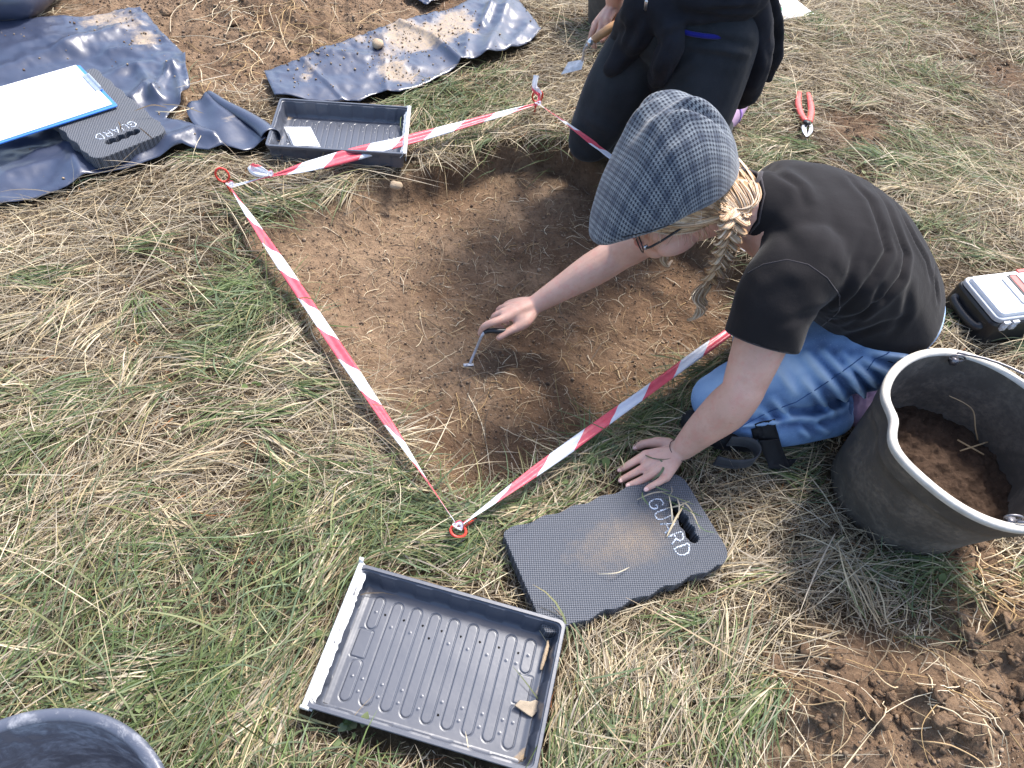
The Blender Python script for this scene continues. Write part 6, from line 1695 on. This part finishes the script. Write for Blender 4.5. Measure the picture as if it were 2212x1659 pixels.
# flat cap
def flat_cap():
    nr, na = 46, 120; V = []; F_ = []; UV = []
    # local frame: f forward, l left, u crown; outline is an egg drawn out to the peak
    def outl(th):
        c, s = math.cos(th), math.sin(th)
        back = .122; front = .172
        f = (front if c > 0 else back)*abs(c)**(.90 if c > 0 else .92)*(1 if c > 0 else -1)
        wd = .122*abs(s)**.86*(1 if s > 0 else -1)
        wd *= (1-.24*max(0, c)**1.8)*(.93 if s > 0 else 1.0)
        return f, wd
    def height(f, l, r):
        # crown high at the back and middle, running down to the peak
        t = max(0, min(1, (f+.11)/.275)); top = .104*(1-t**2.3)+.026+.012*math.sin(pi*min(1, t*1.5))
        h_ = top*(1-r**3.2)**(.50)
        return h_
    def crease(f, l):
        g = 0
        for (ax, ay), (bx_, by_), w_, hh in CR:
            ex, ey = bx_-ax, by_-ay; t = max(0, min(1, ((f-ax)*ex+(l-ay)*ey)/(ex*ex+ey*ey))); d = math.hypot(f-ax-ex*t, l-ay-ey*t)/w_
            g += hh*(1-d*d)*math.exp(-d*d/2)*math.sin(pi*(.1+.8*t))
        return g
    CR = [((-.085, .035), (.05, .045), .018, .0055), ((-.105, .075), (-.015, .035), .0075, -.013), ((-.10, .045), (-.03, .02), .012, .006), ((-.02, .035), (.07, .0), .016, .005), ((-.05, -.05), (.06, -.04), .020, .006), ((-.01, .062), (.07, .078), .014, -.006), ((-.03, .03), (.08, .055), .010, -.005), ((-.08, -.02), (.0, -.005), .014, -.006), ((-.03, -.03), (.05, -.075), .009, -.006), ((.02, -.03), (.09, .03), .02, -.003), ((-.02, .095), (.05, .08), .012, .004), ((-.06, -.085), (.05, -.07), .010, -.007)]
    V.append(None); grid = []
    for j in range(nr+1):
        r = (j/nr)**.8; row = []
        for i in range(na):
            th = 2*pi*i/na; of, ol = outl(th); f, l = of*r, ol*r; u = height(f, l, r)+crease(f, l)*(1-r**6)
            row.append(Vector((f, l, u)))
        grid.append(row)
    P = []; uv = []
    for j in range(nr+1):
        for i in range(na):
            P.append(grid[j][i])
            th = 2*pi*i/na
            if j == 0: uv.append((0.0, 0.0))
            else:
                a = grid[j-1][i]; b_ = grid[j][i]; d = (b_-a); pl = Vector((d.x, d.y)); ln = d.length
                k = pl.normalized()*ln if pl.length > 1e-7 else Vector((math.cos(th), math.sin(th)))*ln
                pu = uv[(j-1)*na+i]; uv.append((pu[0]+k.x, pu[1]+k.y))
    for j in range(nr):
        for i in range(na):
            a = j*na+i; b_ = j*na+(i+1) % na; F_.append((a, a+na, b_+na, b_))
    # turned-under edge: headband at the back and sides, firm peak in front
    base = nr*na; lay = [(.985, -.006), (.955, -.012), (.90, -.013), (.80, -.004)]
    for q, (sc_, dz) in enumerate(lay):
        for i in range(na):
            th = 2*pi*i/na; of, ol = outl(th); c = max(0, math.cos(th))
            P.append(Vector((of*sc_, ol*sc_, dz-.006*(c**2)*(q > 1)))); uv.append((uv[base+i][0]*(1+.02*(q+1)), uv[base+i][1]*(1+.02*(q+1))))
        for i in range(na):
            a = base+q*na+i; b_ = base+q*na+(i+1) % na; F_.append((a, a+na, b_+na, b_))
    # tilt of the brim: the peak dips
    out = []
    for p in P:
        dip = -.30*max(0, p.x-.02)**1.0*.9-.9*max(0, p.x-.10)**1.5
        side = -.35*max(0, abs(p.y)-.055)*(1 if p.z < .03 else .6)
        out.append(q1(p.x-.002, p.y, p.z+.045+dip+side*.6))
    me = mesh('cap', out, F_); ul_ = me.uv_layers.new(name='UVMap')
    for l in me.loops: ul_.data[l.index].uv = uv[l.vertex_index]
    return me
me = flat_cap(); o = world_part('flat_cap', me, MAT['tweed'], p1)
md = o.modifiers.new('thick', 'SOLIDIFY'); md.thickness = .0025; md.offset = -1
CT = bvh(me)
seam([(1345, 512), (1400, 500), (1470, 478), (1530, 450), (1560, 430)], 'tweed_edge' if 'tweed_edge' in MAT else 'strap', .0010, CT, name='cap_seam', off=.0003)

# hair
HAIRC = [(.62, .43, .26), (.52, .345, .195), (.70, .53, .36), (.43, .27, .15), (.75, .59, .43), (.35, .215, .12)]
def hairs(paths, radii, seg=5, seed=3):
    r = np.random.default_rng(seed)
    cols = [np.array(HAIRC[r.integers(6)])*r.uniform(.75, 1.1) for _ in paths]
    v, f, c = tubes_np(paths, radii, cols, seg); me = fastmesh('hair', v, f); cattr(me, 'tint', c); return me
def surf(f, l, u, k=1.0):
    """push a local head point out onto the hair surface"""
    d = Vector((f+.012, l, u-.028)); e = Vector((d.x/.100, d.y/.082, d.z/.098)).length
    d = d/e*k; return Vector((d.x-.012, d.y, d.z+.028))
def head_hair():
    r = random.Random(5); paths, rad = [], []
    _r = K(1586, 452, .455)-HC; root = {1: (_r.dot(HF), _r.dot(HL), _r.dot(HU)), -1: (-.060, -.074, -.078)}; print('braid root local', root[1])
    for side in (1, -1):
        rt = root[side]
        for i in range(520):
            t = r.random(); ang_ = .15+t*2.9                                   # from the temple round to the nape
            f0, l0 = math.cos(ang_)*.095, side*math.sin(ang_)*.080; u0 = .030+r.uniform(-.01, .03)-.012*math.sin(ang_)
            if ang_ < .75: u0 -= .0
            P = []; m_ = 9; k_ = r.uniform(1.0, 1.13); rr_ = (r.gauss(0, .008), r.gauss(0, .004), r.gauss(0, .008))
            for j in range(m_):
                s_ = j/(m_-1); f = f0*(1-s_)+(rt[0]+rr_[0])*s_; l = l0*(1-s_)+(rt[1]+rr_[1])*s_; u = u0*(1-s_**1.2)+(rt[2]+rr_[2])*s_**1.2-.012*math.sin(pi*s_)
                q = surf(f, l, u, k_+.04*math.sin(pi*s_)+.012*math.sin(i*1.7+s_*5)); 
                w_ = s_**4; q = q*(1-w_)+Vector((rt[0]+rr_[0], rt[1]+rr_[1], rt[2]+rr_[2]))*w_
                P.append(tuple(q1(q.x, q.y, q.z)))
            paths.append(P); rad.append(np.interp(np.linspace(0, 1, m_), [0, .5, 1], [1, 1, .7])*r.uniform(.0010, .0021))
    for i in range(160):                                                          # short loose wisps
        side = r.choice((1, 1, -1)); ang_ = .3+r.random()*2.4; q = surf(math.cos(ang_)*.095, side*math.sin(ang_)*.08, .0+r.uniform(-.07, .03), 1.05); P = []; p = q1(q.x, q.y, q.z); d = (p-HC).normalized()+Vector((r.gauss(0, .6), r.gauss(0, .6), r.gauss(-.4, .5))); d.normalize()
        for j in range(6): P.append(tuple(p)); p = p+d*.006; d = (d+Vector((r.gauss(0, .25), r.gauss(0, .25), r.gauss(-.25, .2)))).normalized()
        paths.append(P); rad.append(.00035)
    return hairs(paths, rad), root
# under-layer so that no scalp shows
b = MB(); b.ell(q1(-.022, 0, .022), (.095, .0795, .094), R1_, 40, 26); me = b.mesh('hair'); bm = bmesh.new(); bm.from_mesh(me)
fr = (HF, HL, HU)
def loc(c): d = c-HC; return d.dot(HF), d.dot(HL), d.dot(HU)
dl = [v_ for v_ in bm.verts if (lambda t: t[0] > .012+.9*max(0, t[2]+.02) or t[2] < (-.10 if t[0] < -.02 else -.062))(loc(v_.co))]
bmesh.ops.delete(bm, geom=dl, context='VERTS'); bm.to_mesh(me); bm.free(); cattr(me, 'tint', np.tile([.40, .27, .15], (len(me.vertices), 1)))
hr_ = world_part('hair', me, MAT['hair'], p1)
me, HR = head_hair(); world_part('hair_strands', me, MAT['hair'], hr_)
# hair swept from under the cap across the side of the head and nape to the near braid
TSG = o_ts.data; nb = len(BODYG[0]); BT = BVHTree.FromPolygons(BODYG[0]+[v.co.copy() for v in TSG.vertices], BODYG[1]+[tuple(i+nb for i in p.vertices) for p in TSG.polygons])
RPX = (1588, 456)
def lay(px, py, off):
    h = BT.ray_cast(CAMP, ray(px, py).normalized()); q = h[0] if h[0] is not None else K(px, py, .44)
    zf = K(px, py, .435)
    if (q-CAMP).length > (zf-CAMP).length: q = zf                    # hair bridges the gap between head and collar
    return q-ray(px, py).normalized()*off
ROOTP = lay(*RPX, .024) or K(*RPX, .47)
def sweep(t, s, jx=0, jy=0, bulge=0.0):
    E0 = [(1412, 482), (1450, 470), (1500, 448), (1545, 418), (1575, 370), (1590, 325), (1594, 300)]
    C0 = [(1490, 500), (1515, 500), (1545, 490), (1600, 480), (1660, 470), (1700, 440), (1715, 400)]
    i = min(int(t*6), 5); a = t*6-i; e0 = [E0[i][k]*(1-a)+E0[i+1][k]*a for k in (0, 1)]; c0 = [C0[i][k]*(1-a)+C0[i+1][k]*a for k in (0, 1)]
    x = (1-s)**2*e0[0]+2*s*(1-s)*(c0[0]+jx)+s*s*(RPX[0]+jx*.3); y = (1-s)**2*e0[1]+2*s*(1-s)*(c0[1]+jy)+s*s*(RPX[1]+jy*.3)
    return (x, y, .003+bulge*math.sin(pi*s)**.7+.018*s**3)
def smooth_path(Q):
    D_ = []
    for x, y, o_ in Q:
        p = lay(x, y, 0); D_.append((p-CAMP).length)
    D_ = np.array(D_)
    for _ in range(3): D_[1:-1] = np.minimum(D_[1:-1], .25*D_[:-2]+.5*D_[1:-1]+.25*D_[2:])
    D_[0] = min(D_[0], D_[1]+.006); return [CAMP+ray(x, y).normalized()*(d-o_) for (x, y, o_), d in zip(Q, D_)]
rows = []
for i in range(41):
    rows.append(smooth_path([sweep(i/40*.80, s/16, 0, 0, .004) for s in range(17)]))
e = MB(); e.rings(rows, cap=False, closed=False); me = e.mesh('under'); cattr(me, 'tint', np.tile([.36, .24, .13], (len(me.vertices), 1))); world_part('hair_underlayer', me, MAT['hair'], hr_)
r_ = random.Random(21); paths, rad = [], []
for i in range(900):
    t = r_.random(); jx, jy = r_.gauss(0, 5), r_.gauss(0, 5); bl = r_.uniform(.004, .013)+.003*math.sin(t*40)
    P = [tuple(p) for p in smooth_path([sweep(t, s/12, jx, jy, bl) for s in range(13)])]
    if max((Vector(P[k+1])-Vector(P[k])).length for k in range(12)) > .07: continue
    paths.append(P); rad.append(r_.uniform(.0006, .0014)*np.interp(np.linspace(0, 1, 13), [0, .6, 1], [1, 1, .8]))
world_part('hair_strands', hairs(paths, rad, 5, 9), MAT['hair'], hr_)
def braid(way, tail, w0, w1, turns, name, seed):
    start, end = way[0], way[-1]; nw = len(way)-1
    def at_(t): i = min(int(t*nw), nw-1); return catmull(way, i, t*nw-i)
    r = random.Random(seed); paths, rad = [], []; n = 90
    ax = (end-start).normalized(); sx = ax.cross(BK).normalized(); sy = sx.cross(ax)
    for s_ in range(3):
        for h_ in range(26):
            oa = 2*pi*h_/26+r.random(); orr = r.uniform(.2, 1); P = []; R_ = []
            for i in range(n):
                t = i/(n-1); ph_ = 2*pi*(turns*t+s_/3); w_ = w0*(1-t)+w1*t; c = at_(t)
                c = c+sx*(w_*math.sin(ph_))+sy*(w_*.55*math.sin(2*ph_))
                rr_ = w_*.50*orr; tw_ = oa+t*9
                P.append(tuple(c+sx*rr_*math.cos(tw_)+sy*rr_*math.sin(tw_))); R_.append(w_*.085)
            paths.append(P); rad.append(np.array(R_))
    for h_ in range(60):                                                          # loose curled tail
        P = []; ph_ = r.random()*.7; orr = r.uniform(.1, 1); oa = r.random()*6.3
        for i in range(26):
            t = i/25; c = catmull(tail, min(int(t*(len(tail)-1)), len(tail)-2), t*(len(tail)-1)-min(int(t*(len(tail)-1)), len(tail)-2))
            rr_ = w1*(.65+1.0*math.sin(pi*min(1, t*1.25))*.9)*orr*(1-.6*t); P.append(tuple(c+sx*rr_*math.cos(oa+t*3)+sy*rr_*math.sin(oa+t*3)))
        paths.append(P); rad.append(np.interp(np.linspace(0, 1, 26), [0, .8, 1], [.0009, .0007, .0002]))
    for h_ in range(80):                                                          # fly-away hairs
        t = r.random(); c = at_(t); P = []; d = Vector((r.gauss(0, 1), r.gauss(0, 1), r.gauss(0, 1))).normalized(); c = c+d*w0*1.0
        for j in range(6): P.append(tuple(c)); c = c+d*.004; d = (d+Vector((r.gauss(0, .4), r.gauss(0, .4), r.gauss(-.3, .4)))).normalized()
        paths.append(P); rad.append(.00028)
    world_part(name, hairs(paths, rad, 5, seed), MAT['hair'], p1)
Bs = ROOTP; Be = K(1530, 612, .30)
braid([Bs, K(1580, 495, .465), K(1568, 535, .42), K(1550, 575, .37), Be], [Be, K(1508, 640, .28), K(1518, 662, .265), K(1503, 684, .25), K(1486, 692, .24)], .0205, .0125, 2.8, 'braid', 3)
e = MB(); e.tube([Be+V3(.002, 0, .004), Be+V3(-.002, 0, -.004)], .006, 10); e.wbuild('hair_tie', MAT['strap'], p1)
Bs2 = q1(*HR[-1]); Be2 = K(1441, 545, .25)
braid([Bs2, Bs2.lerp(Be2, .5), Be2], [Be2, K(1432, 560, .24), K(1440, 574, .23), K(1452, 562, .22)], .0130, .0080, 2.2, 'braid', 4)

# ------------------------------------------------------------------ hand tool
lt = empty('leaf_trowel', K(1014, 787, H1(*K2(1014, 787, -.06))), 0, label='thin steel scraping tool with a dark handle held above the pit floor', cat='hand tool')
tipz = H1(*K2(1014, 787, -.06))+.002
e = MB(); e.tube([K(1120, 706, .022), K(1095, 715, .026), K(1060, 714, .032), K(1045, 718, .030)], [.0055, .0065, .0062, .0045], 10, sub=4); e.wbuild('handle', MAT['blue_grey'] if 'blue_grey' in MAT else MAT['black_plastic'], lt)
e = MB(); e.tube([K(1047, 717, .029), K(1040, 727, .022), K(1028, 755, tipz+.035), K(1015, 786, tipz)], [.0034, .0031, .0030, .0034], 8, sub=4); e.wbuild('shaft', MAT['dull_steel'], lt)
e = MB(); e.box(K(1012, 788, tipz+.001), (.012, .004, .0008), Matrix.Rotation(.3, 3, 'Z')); e.wbuild('tip', MAT['dull_steel'], lt)

# ------------------------------------------------------------------ second person, kneeling upright in black
p2 = empty('person', (.35, 1.80, 0), 0, label='upright kneeling person in dark jeans, black hoodie tied at waist, trowel in hand', cat='person')
DX = V3(-.062, .0, 0)
k1, k2 = V3(.105, 1.785, .075), V3(.345, 1.675, .075); h1, h2 = V3(.225, 1.83, .42), V3(.355, 1.745, .42); a1, a2 = V3(.42, 2.20, .06), V3(.525, 2.04, .06)
wai = V3(.275, 1.80, .56); che = V3(.275, 1.78, .80); nk2 = V3(.27, 1.76, .97); hd2 = V3(.24, 1.68, 1.10)
fw2 = V3(-.48, -.87, 0).normalized(); lf2 = V3(.87, -.48, 0).normalized()
wr2 = K(1327, 12, .34); el2 = V3(.08, 1.93, .55); sr2 = V3(.12, 1.85, .90); sl2 = V3(.42, 1.69, .90); el3 = V3(.50, 1.88, .66); wr3 = V3(.49, 2.04, .52)
b = MB()
F2 = V3(-.45, -.70, -.45).normalized(); U2_ = (V3(-.1, -.2, .95)-F2*V3(-.1, -.2, .95).dot(F2)).normalized(); L2 = U2_.cross(F2)
q2, R2_ = head_shape(b, hd2, F2, U2_, L2)
b.limb([q2(-.03, 0, -.05), nk2], [.052, .056]); b.limb([nk2+V3(0, 0, -.05), che, wai, V3(.275, 1.79, .44)], [.08, .10, .10, .11]); b.limb([sr2, nk2+V3(0, 0, -.05), sl2], [.045, .07, .045])
b.limb([sr2, sr2.lerp(el2, .5), el2, el2.lerp(wr2, .35), el2.lerp(wr2, .7), wr2], [.046, .041, .036, .036, .030, .023], sub=4)
b.limb([sl2, sl2.lerp(el3, .5), el3, el3.lerp(wr3, .35), el3.lerp(wr3, .7), wr3], [.046, .041, .036, .036, .030, .023], sub=4)
for a, k_, c in ((h1, k1, a1), (h2, k2, a2)): b.limb([a, k_], [.06, .045]); b.limb([k_, c], [.04, .03])
mc = [K(1312, 44, .325), K(1301, 42, .32), K(1291, 46, .305), K(1285, 54, .29)]
for i, m_ in enumerate(mc): b.limb([wr2, wr2.lerp(m_, .5)+V3(0, 0, .003), m_], [.016, .014, .0112], sub=3)
hand_fingers(b, [([mc[0], K(1314, 66, .305), K(1306, 82, .29), K(1300, 88, .285)], [.0105, .0088, .0078, .0068]),
                 ([mc[1], K(1296, 66, .300), K(1286, 84, .28), K(1284, 94, .268)], [.0105, .009, .008, .0068]),
                 ([mc[2], K(1281, 66, .285), K(1276, 84, .262), K(1284, 96, .252)], [.0100, .0088, .0078, .0066]),
                 ([mc[3], K(1277, 74, .268), K(1276, 92, .25), K(1286, 102, .243)], [.0092, .0078, .007, .006]),
                 ([wr2+V3(.01, -.01, -.01), K(1328, 46, .30), K(1322, 68, .292), K(1310, 80, .285)], [.0145, .0115, .0095, .0078])])
for dx in (-.018, -.006, .006, .018): b.limb([wr3, wr3+V3(.01+dx, .05, -.03), wr3+V3(.015+dx*1.3, .085, -.055), wr3+V3(.01+dx*1.4, .10, -.085)], [.015, .011, .0085, .007], sub=2)
b.limb([wr3, wr3+V3(-.03, .03, -.02), wr3+V3(-.04, .055, -.04)], [.014, .011, .008])
me = fuse(b, .0032, 5); world_part('body', me, MAT['skin'], p2); face_parts(p2, q2, R2_)
b = MB()
b.ell(V3(.28, 1.795, .44), (.135, .15, .12), Matrix.Rotation(-.5, 3, 'Z'))
b.limb([h1+V3(0, 0, .02), h1.lerp(k1, .45)+V3(-.012, -.02, 0), k1.lerp(h1, .12), k1+V3(.01, .01, 0)], [.084, .088, .073, .063], sub=6, n=24)
b.limb([h2+V3(0, 0, .02), h2.lerp(k2, .45)+V3(.0, -.02, 0), k2.lerp(h2, .12), k2+V3(.01, .01, 0)], [.108, .102, .076, .063], sub=6, n=24)
b.limb([k1, k1.lerp(a1, .35), k1.lerp(a1, .9)], [.058, .06, .045], sub=5); b.limb([k2, k2.lerp(a2, .35), k2.lerp(a2, .88)], [.058, .06, .045], sub=5)
me = fuse(b, .006, 8)
folds(me, [([(1500, 100), (1560, 105), (1615, 118)], .010, .006), ([(1495, 85), (1560, 90), (1620, 100)], .012, -.004), ([(1440, 180), (1470, 150), (1500, 130)], .012, .005), ([(1450, 210), (1490, 180)], .010, .004), ([(1250, 250), (1300, 270), (1340, 300)], .02, .004), ([(1330, 160), (1300, 240), (1290, 300)], .03, .004)])
world_part('jeans', me, MAT['dark_jeans'], p2)
T2_ = bvh(me)
def on2(px, py, off, zf):
    h = T2_.ray_cast(CAMP, ray(px, py).normalized()); q = h[0] if h[0] is not None else K(px, py, zf)
    return q-ray(px, py).normalized()*off
# blue top and torso, hoodie tied at the waist
b = MB(); b.loft([(V3(.275, 1.80, .50), lf2, .150, fw2, .115), (wai, lf2, .142, fw2, .108), (V3(.275, 1.79, .70), lf2, .15, fw2, .11), (che, lf2, .165, fw2, .115), (V3(.27, 1.76, .90), lf2, .17, fw2, .10), (nk2+V3(0, 0, -.01), lf2, .07, fw2, .06)], 36, 5)
b.limb([sr2, sr2.lerp(el2, .55)], [.066, .060]); b.limb([sl2, sl2.lerp(el3, .55)], [.066, .060]); me = fuse(b, .006, 8)
def gone2(c): return ((c-sr2.lerp(el2, .52)).dot(el2-sr2) > 0 and (c-sr2.lerp(el2, .52)).length < .1) or ((c-sl2.lerp(el3, .52)).dot(el3-sl2) > 0 and (c-sl2.lerp(el3, .52)).length < .1) or ((c-nk2).dot(hd2-nk2) > 0 and (c-nk2).length < .09)
cut_halfspace(me, gone2); o = world_part('blue_top', me, MAT['blue_top'], p2); md = o.modifiers.new('t', 'SOLIDIFY'); md.thickness = .002
b = MB()
for zc, rr_, k_ in ((.555, .030, 0), (.585, .030, .6), (.530, .022, 1.2)):
    b.tube([V3(.275, 1.80, zc)+lf2*(.158*math.cos(t))+fw2*(.125*math.sin(t))+V3(0, 0, .010*math.sin(2*t+k_)-.012*math.sin(t)) for t in [2*pi*i/40 for i in range(41)]], [rr_*(1+.15*math.sin(i*.9)) for i in range(41)], 12)
kn = V3(.275, 1.80, .55)+fw2*.135+lf2*(-.045); b.ell(kn, (.045, .040, .042)); b.ell(kn+V3(.03, .0, .02), (.035, .035, .03))
# hanging sleeves
b.limb([kn, on2(1450, 80, .012, .44), on2(1438, 125, .012, .37), on2(1422, 170, .012, .32), on2(1404, 215, .012, .27), on2(1396, 240, .010, .24)], [.040, .034, .031, .029, .027, .020], sub=5)
b.limb([kn, on2(1385, 60, .012, .45), on2(1362, 95, .012, .38), on2(1338, 130, .012, .31), on2(1318, 150, .008, .27)], [.040, .038, .034, .030, .020], sub=5)
b.limb([kn+V3(-.02, 0, .02), K(1372, 20, .50), K(1356, 50, .43), K(1338, 90, .36)], [.034, .034, .032, .026], sub=5)
# body of the hoodie hanging behind
bk = -fw2
b.loft([(V3(.275, 1.80, .56)+bk*.10, lf2, .150, bk, .050), (V3(.30, 1.80, .46)+bk*.15, lf2, .175, bk, .040), (V3(.325, 1.80, .36)+bk*.18, lf2, .180, bk, .040), (V3(.34, 1.81, .27)+bk*.19, lf2, .165, bk, .034)], 30, 5)
b.limb([V3(.275, 1.80, .56)+lf2*.145, V3(.30, 1.79, .45)+lf2*.165+bk*.03, V3(.315, 1.79, .34)+lf2*.165+bk*.05, V3(.325, 1.80, .26)+lf2*.14+bk*.08], [.03, .036, .036, .026], sub=5)
me = fuse(b, .006, 6)
folds(me, [([(1400, 20), (1380, 80), (1350, 130)], .012, .006), ([(1450, 40), (1430, 110), (1410, 190)], .010, .006), ([(1480, 45), (1440, 60), (1420, 80)], .010, .006), ([(1500, 20), (1570, 30), (1630, 30)], .008, .006), ([(1480, 10), (1560, 12), (1640, 8)], .008, .005), ([(1360, 40), (1345, 100)], .010, .005), ([(1460, 90), (1440, 150), (1425, 200)], .008, .005), ([(1640, 80), (1648, 130), (1630, 190)], .010, .004)])
co = getco(me); no = getno(me); setco(me, co+no*((N2.fbm(co[:, 0]*1+co[:, 1], co[:, 2], 18, 3)-.5)*.012)[:, None])
world_part('tied_hoodie', me, MAT['hoodie'], p2)
e = MB(); e.tube([V3(.278, 1.80, .482)+lf2*(.166*math.cos(t))+fw2*(.146*math.sin(t)) for t in [2*pi*i/40 for i in range(41)]], .006, 8, up=(0, 0, 1)); e.wbuild('blue_waistband', MAT['blue_top'], p2)
e = MB(); e.tube([K(1396, 2, .58), K(1394, 20, .545)], .0032, 8); e.wbuild('zip_pull', MAT['steel'], p2)
for A_, d in ((a1, (a1-k1).normalized()), (a2, (a2-k2).normalized())):
    e = MB(); e.limb([A_-d*.04+V3(0, 0, .01), A_+d*.03+V3(0, 0, .01), A_+d*.10+V3(0, 0, .012)], [.040, .042, .036]); me = fuse(e, .006, 4); s_ = world_part('shoe', me, MAT['lilac'], p2)
    e = MB(); e.tube([A_+d*.015+V3(0, 0, .01), A_+d*.028+V3(0, 0, .01)], .0435, 20); e.wbuild('shoe_trim', MAT['purple'], s_)
b = MB(); b.ell(q2(-.022, 0, .025), (.100, .084, .098), R2_, 40, 26); me = b.mesh('hair'); bm = bmesh.new(); bm.from_mesh(me)
def loc2(c): d = c-hd2; return d.dot(F2), d.dot(L2), d.dot(U2_)
dl = [v_ for v_ in bm.verts if (lambda t: t[0] > .02+.75*max(0, t[2]+.02) or t[2] < -.075)(loc2(v_.co))]
bmesh.ops.delete(bm, geom=dl, context='VERTS'); bm.to_mesh(me); bm.free(); cattr(me, 'tint', np.tile([.10, .06, .035], (len(me.vertices), 1))); world_part('hair', me, MAT['hair'], p2)
e = MB(); e.limb([q2(-.11, 0, .0), q2(-.14, 0, -.06), q2(-.13, 0, -.14)], [.026, .028, .012]); me = e.mesh('pony'); cattr(me, 'tint', np.tile([.10, .06, .035], (len(me.vertices), 1))); world_part('ponytail', me, MAT['hair'], p2)

# trowel
tr = empty('trowel', K(1262, 128, .2), 0, label='small pointed trowel with a wooden handle in the hand of the person in black', cat='trowel')
hA, hB = K(1330, 52, .34), K(1279, 88, .30)
e = MB(); e.tube([hA, hA.lerp(hB, .3), hA.lerp(hB, .75), hB], [.010, .0125, .0115, .0095], 14, sub=4); e.wbuild('wooden_handle', MAT['wood'], tr)
fE = K(1269, 96, .290); e = MB(); e.tube([hB.lerp(hA, .03), fE], [.0100, .0080], 14); e.wbuild('ferrule', MAT['steel'], tr)
e = MB(); e.tube([fE, K(1262, 108, .265), K(1261, 118, .235), K(1258, 130, .205)], [.0042, .0038, .0036, .0042], 8, sub=5); e.wbuild('neck', MAT['dull_steel'], tr)
bp = [K(1262, 128, .200), K(1256, 150, .178), K(1212, 161, .150), K(1228, 134, .180)]
c_ = (bp[0]+bp[1]+bp[2]+bp[3])/4; n_ = (bp[2]-bp[0]).cross(bp[3]-bp[1]).normalized()
if n_.z < 0: n_ = -n_
e = MB(); e.add([p+n_*.0008 for p in bp]+[p-n_*.0008 for p in bp]+[c_+n_*.0016, c_-n_*.0008], [(0, 1, 8), (1, 2, 8), (2, 3, 8), (3, 0, 8), (5, 4, 9), (6, 5, 9), (7, 6, 9), (4, 7, 9), (0, 4, 5, 1), (1, 5, 6, 2), (2, 6, 7, 3), (3, 7, 4, 0)]); e.wbuild('blade', MAT['dull_steel'], tr, False)
# ================================================================== GRASS AND SOIL DETAIL
grow_grass(1.0)
roots(); crumbs(); leaves(); loose_straw(); clods()
def sheet_crumbs():
    rng = np.random.default_rng(77); base, oc = CRUMB; PX_, R_ = [], []
    for x, y, z, dt in SHEETS:
        k = rng.choice(len(x), 2600); keep = rng.random(2600) < np.clip(.06+2.6*np.clip(dt[k]+.08, 0, 1), 0, 1)
        k = k[keep]; r = .0008+.0035*rng.random(len(k))**4
        PX_.append(np.stack([x[k]+rng.normal(0, .003, len(k)), y[k]+rng.normal(0, .003, len(k)), z[k]+r*.5], -1)); R_.append(r)
    P = np.concatenate(PX_); r = np.concatenate(R_); n = len(P)
    V = base[None]*r[:, None, None]*rng.uniform(.6, 1.3, (n, 10, 3))+P[:, None]
    F_ = (oc[None]+(np.arange(n)*10)[:, None, None]).reshape(-1, 3); pal = np.array([(.22, .16, .10), (.28, .21, .14), (.14, .09, .06), (.33, .25, .17)])
    me = fastmesh('c', V.reshape(-1, 3), F_); cattr(me, 'tint', np.repeat(pal[rng.integers(0, 4, n)], 10, 0))
    tag(link('soil_crumbs', me, MAT['root'], None, False), label='crumbs of dry soil scattered over the black sheets', kind='stuff')
sheet_crumbs()

# ================================================================== LIGHT
SUN_EL, SUN_AZ = math.radians(56), math.radians(60)      # azimuth measured from +x (right) towards +y (away)
sd_ = Vector((math.cos(SUN_EL)*math.cos(SUN_AZ), math.cos(SUN_EL)*math.sin(SUN_AZ), math.sin(SUN_EL)))
sl = bpy.data.lights.new('sun', 'SUN'); sl.energy = 2.8; sl.angle = math.radians(10); sl.color = (1, .955, .90)
so = bpy.data.objects.new('sun', sl); COL.objects.link(so); so.rotation_euler = sd_.to_track_quat('Z', 'Y').to_euler(); so.location = (3, 3, 5)
w = bpy.data.worlds.new('World'); scene.world = w; w.use_nodes = True; nt = w.node_tree
sky = nt.nodes.new('ShaderNodeTexSky'); sky.sky_type = 'NISHITA'; sky.sun_disc = False; sky.sun_elevation = SUN_EL
sky.sun_rotation = math.atan2(sd_.x, sd_.y); sky.dust_density = 2.5; sky.air_density = 1.0
nt.links.new(sky.outputs[0], nt.nodes['Background'].inputs[0]); nt.nodes['Background'].inputs[1].default_value = .15
scene.view_settings.view_transform = 'Standard'; scene.view_settings.look = 'None'; scene.view_settings.exposure = 1.3; scene.view_settings.gamma = 1
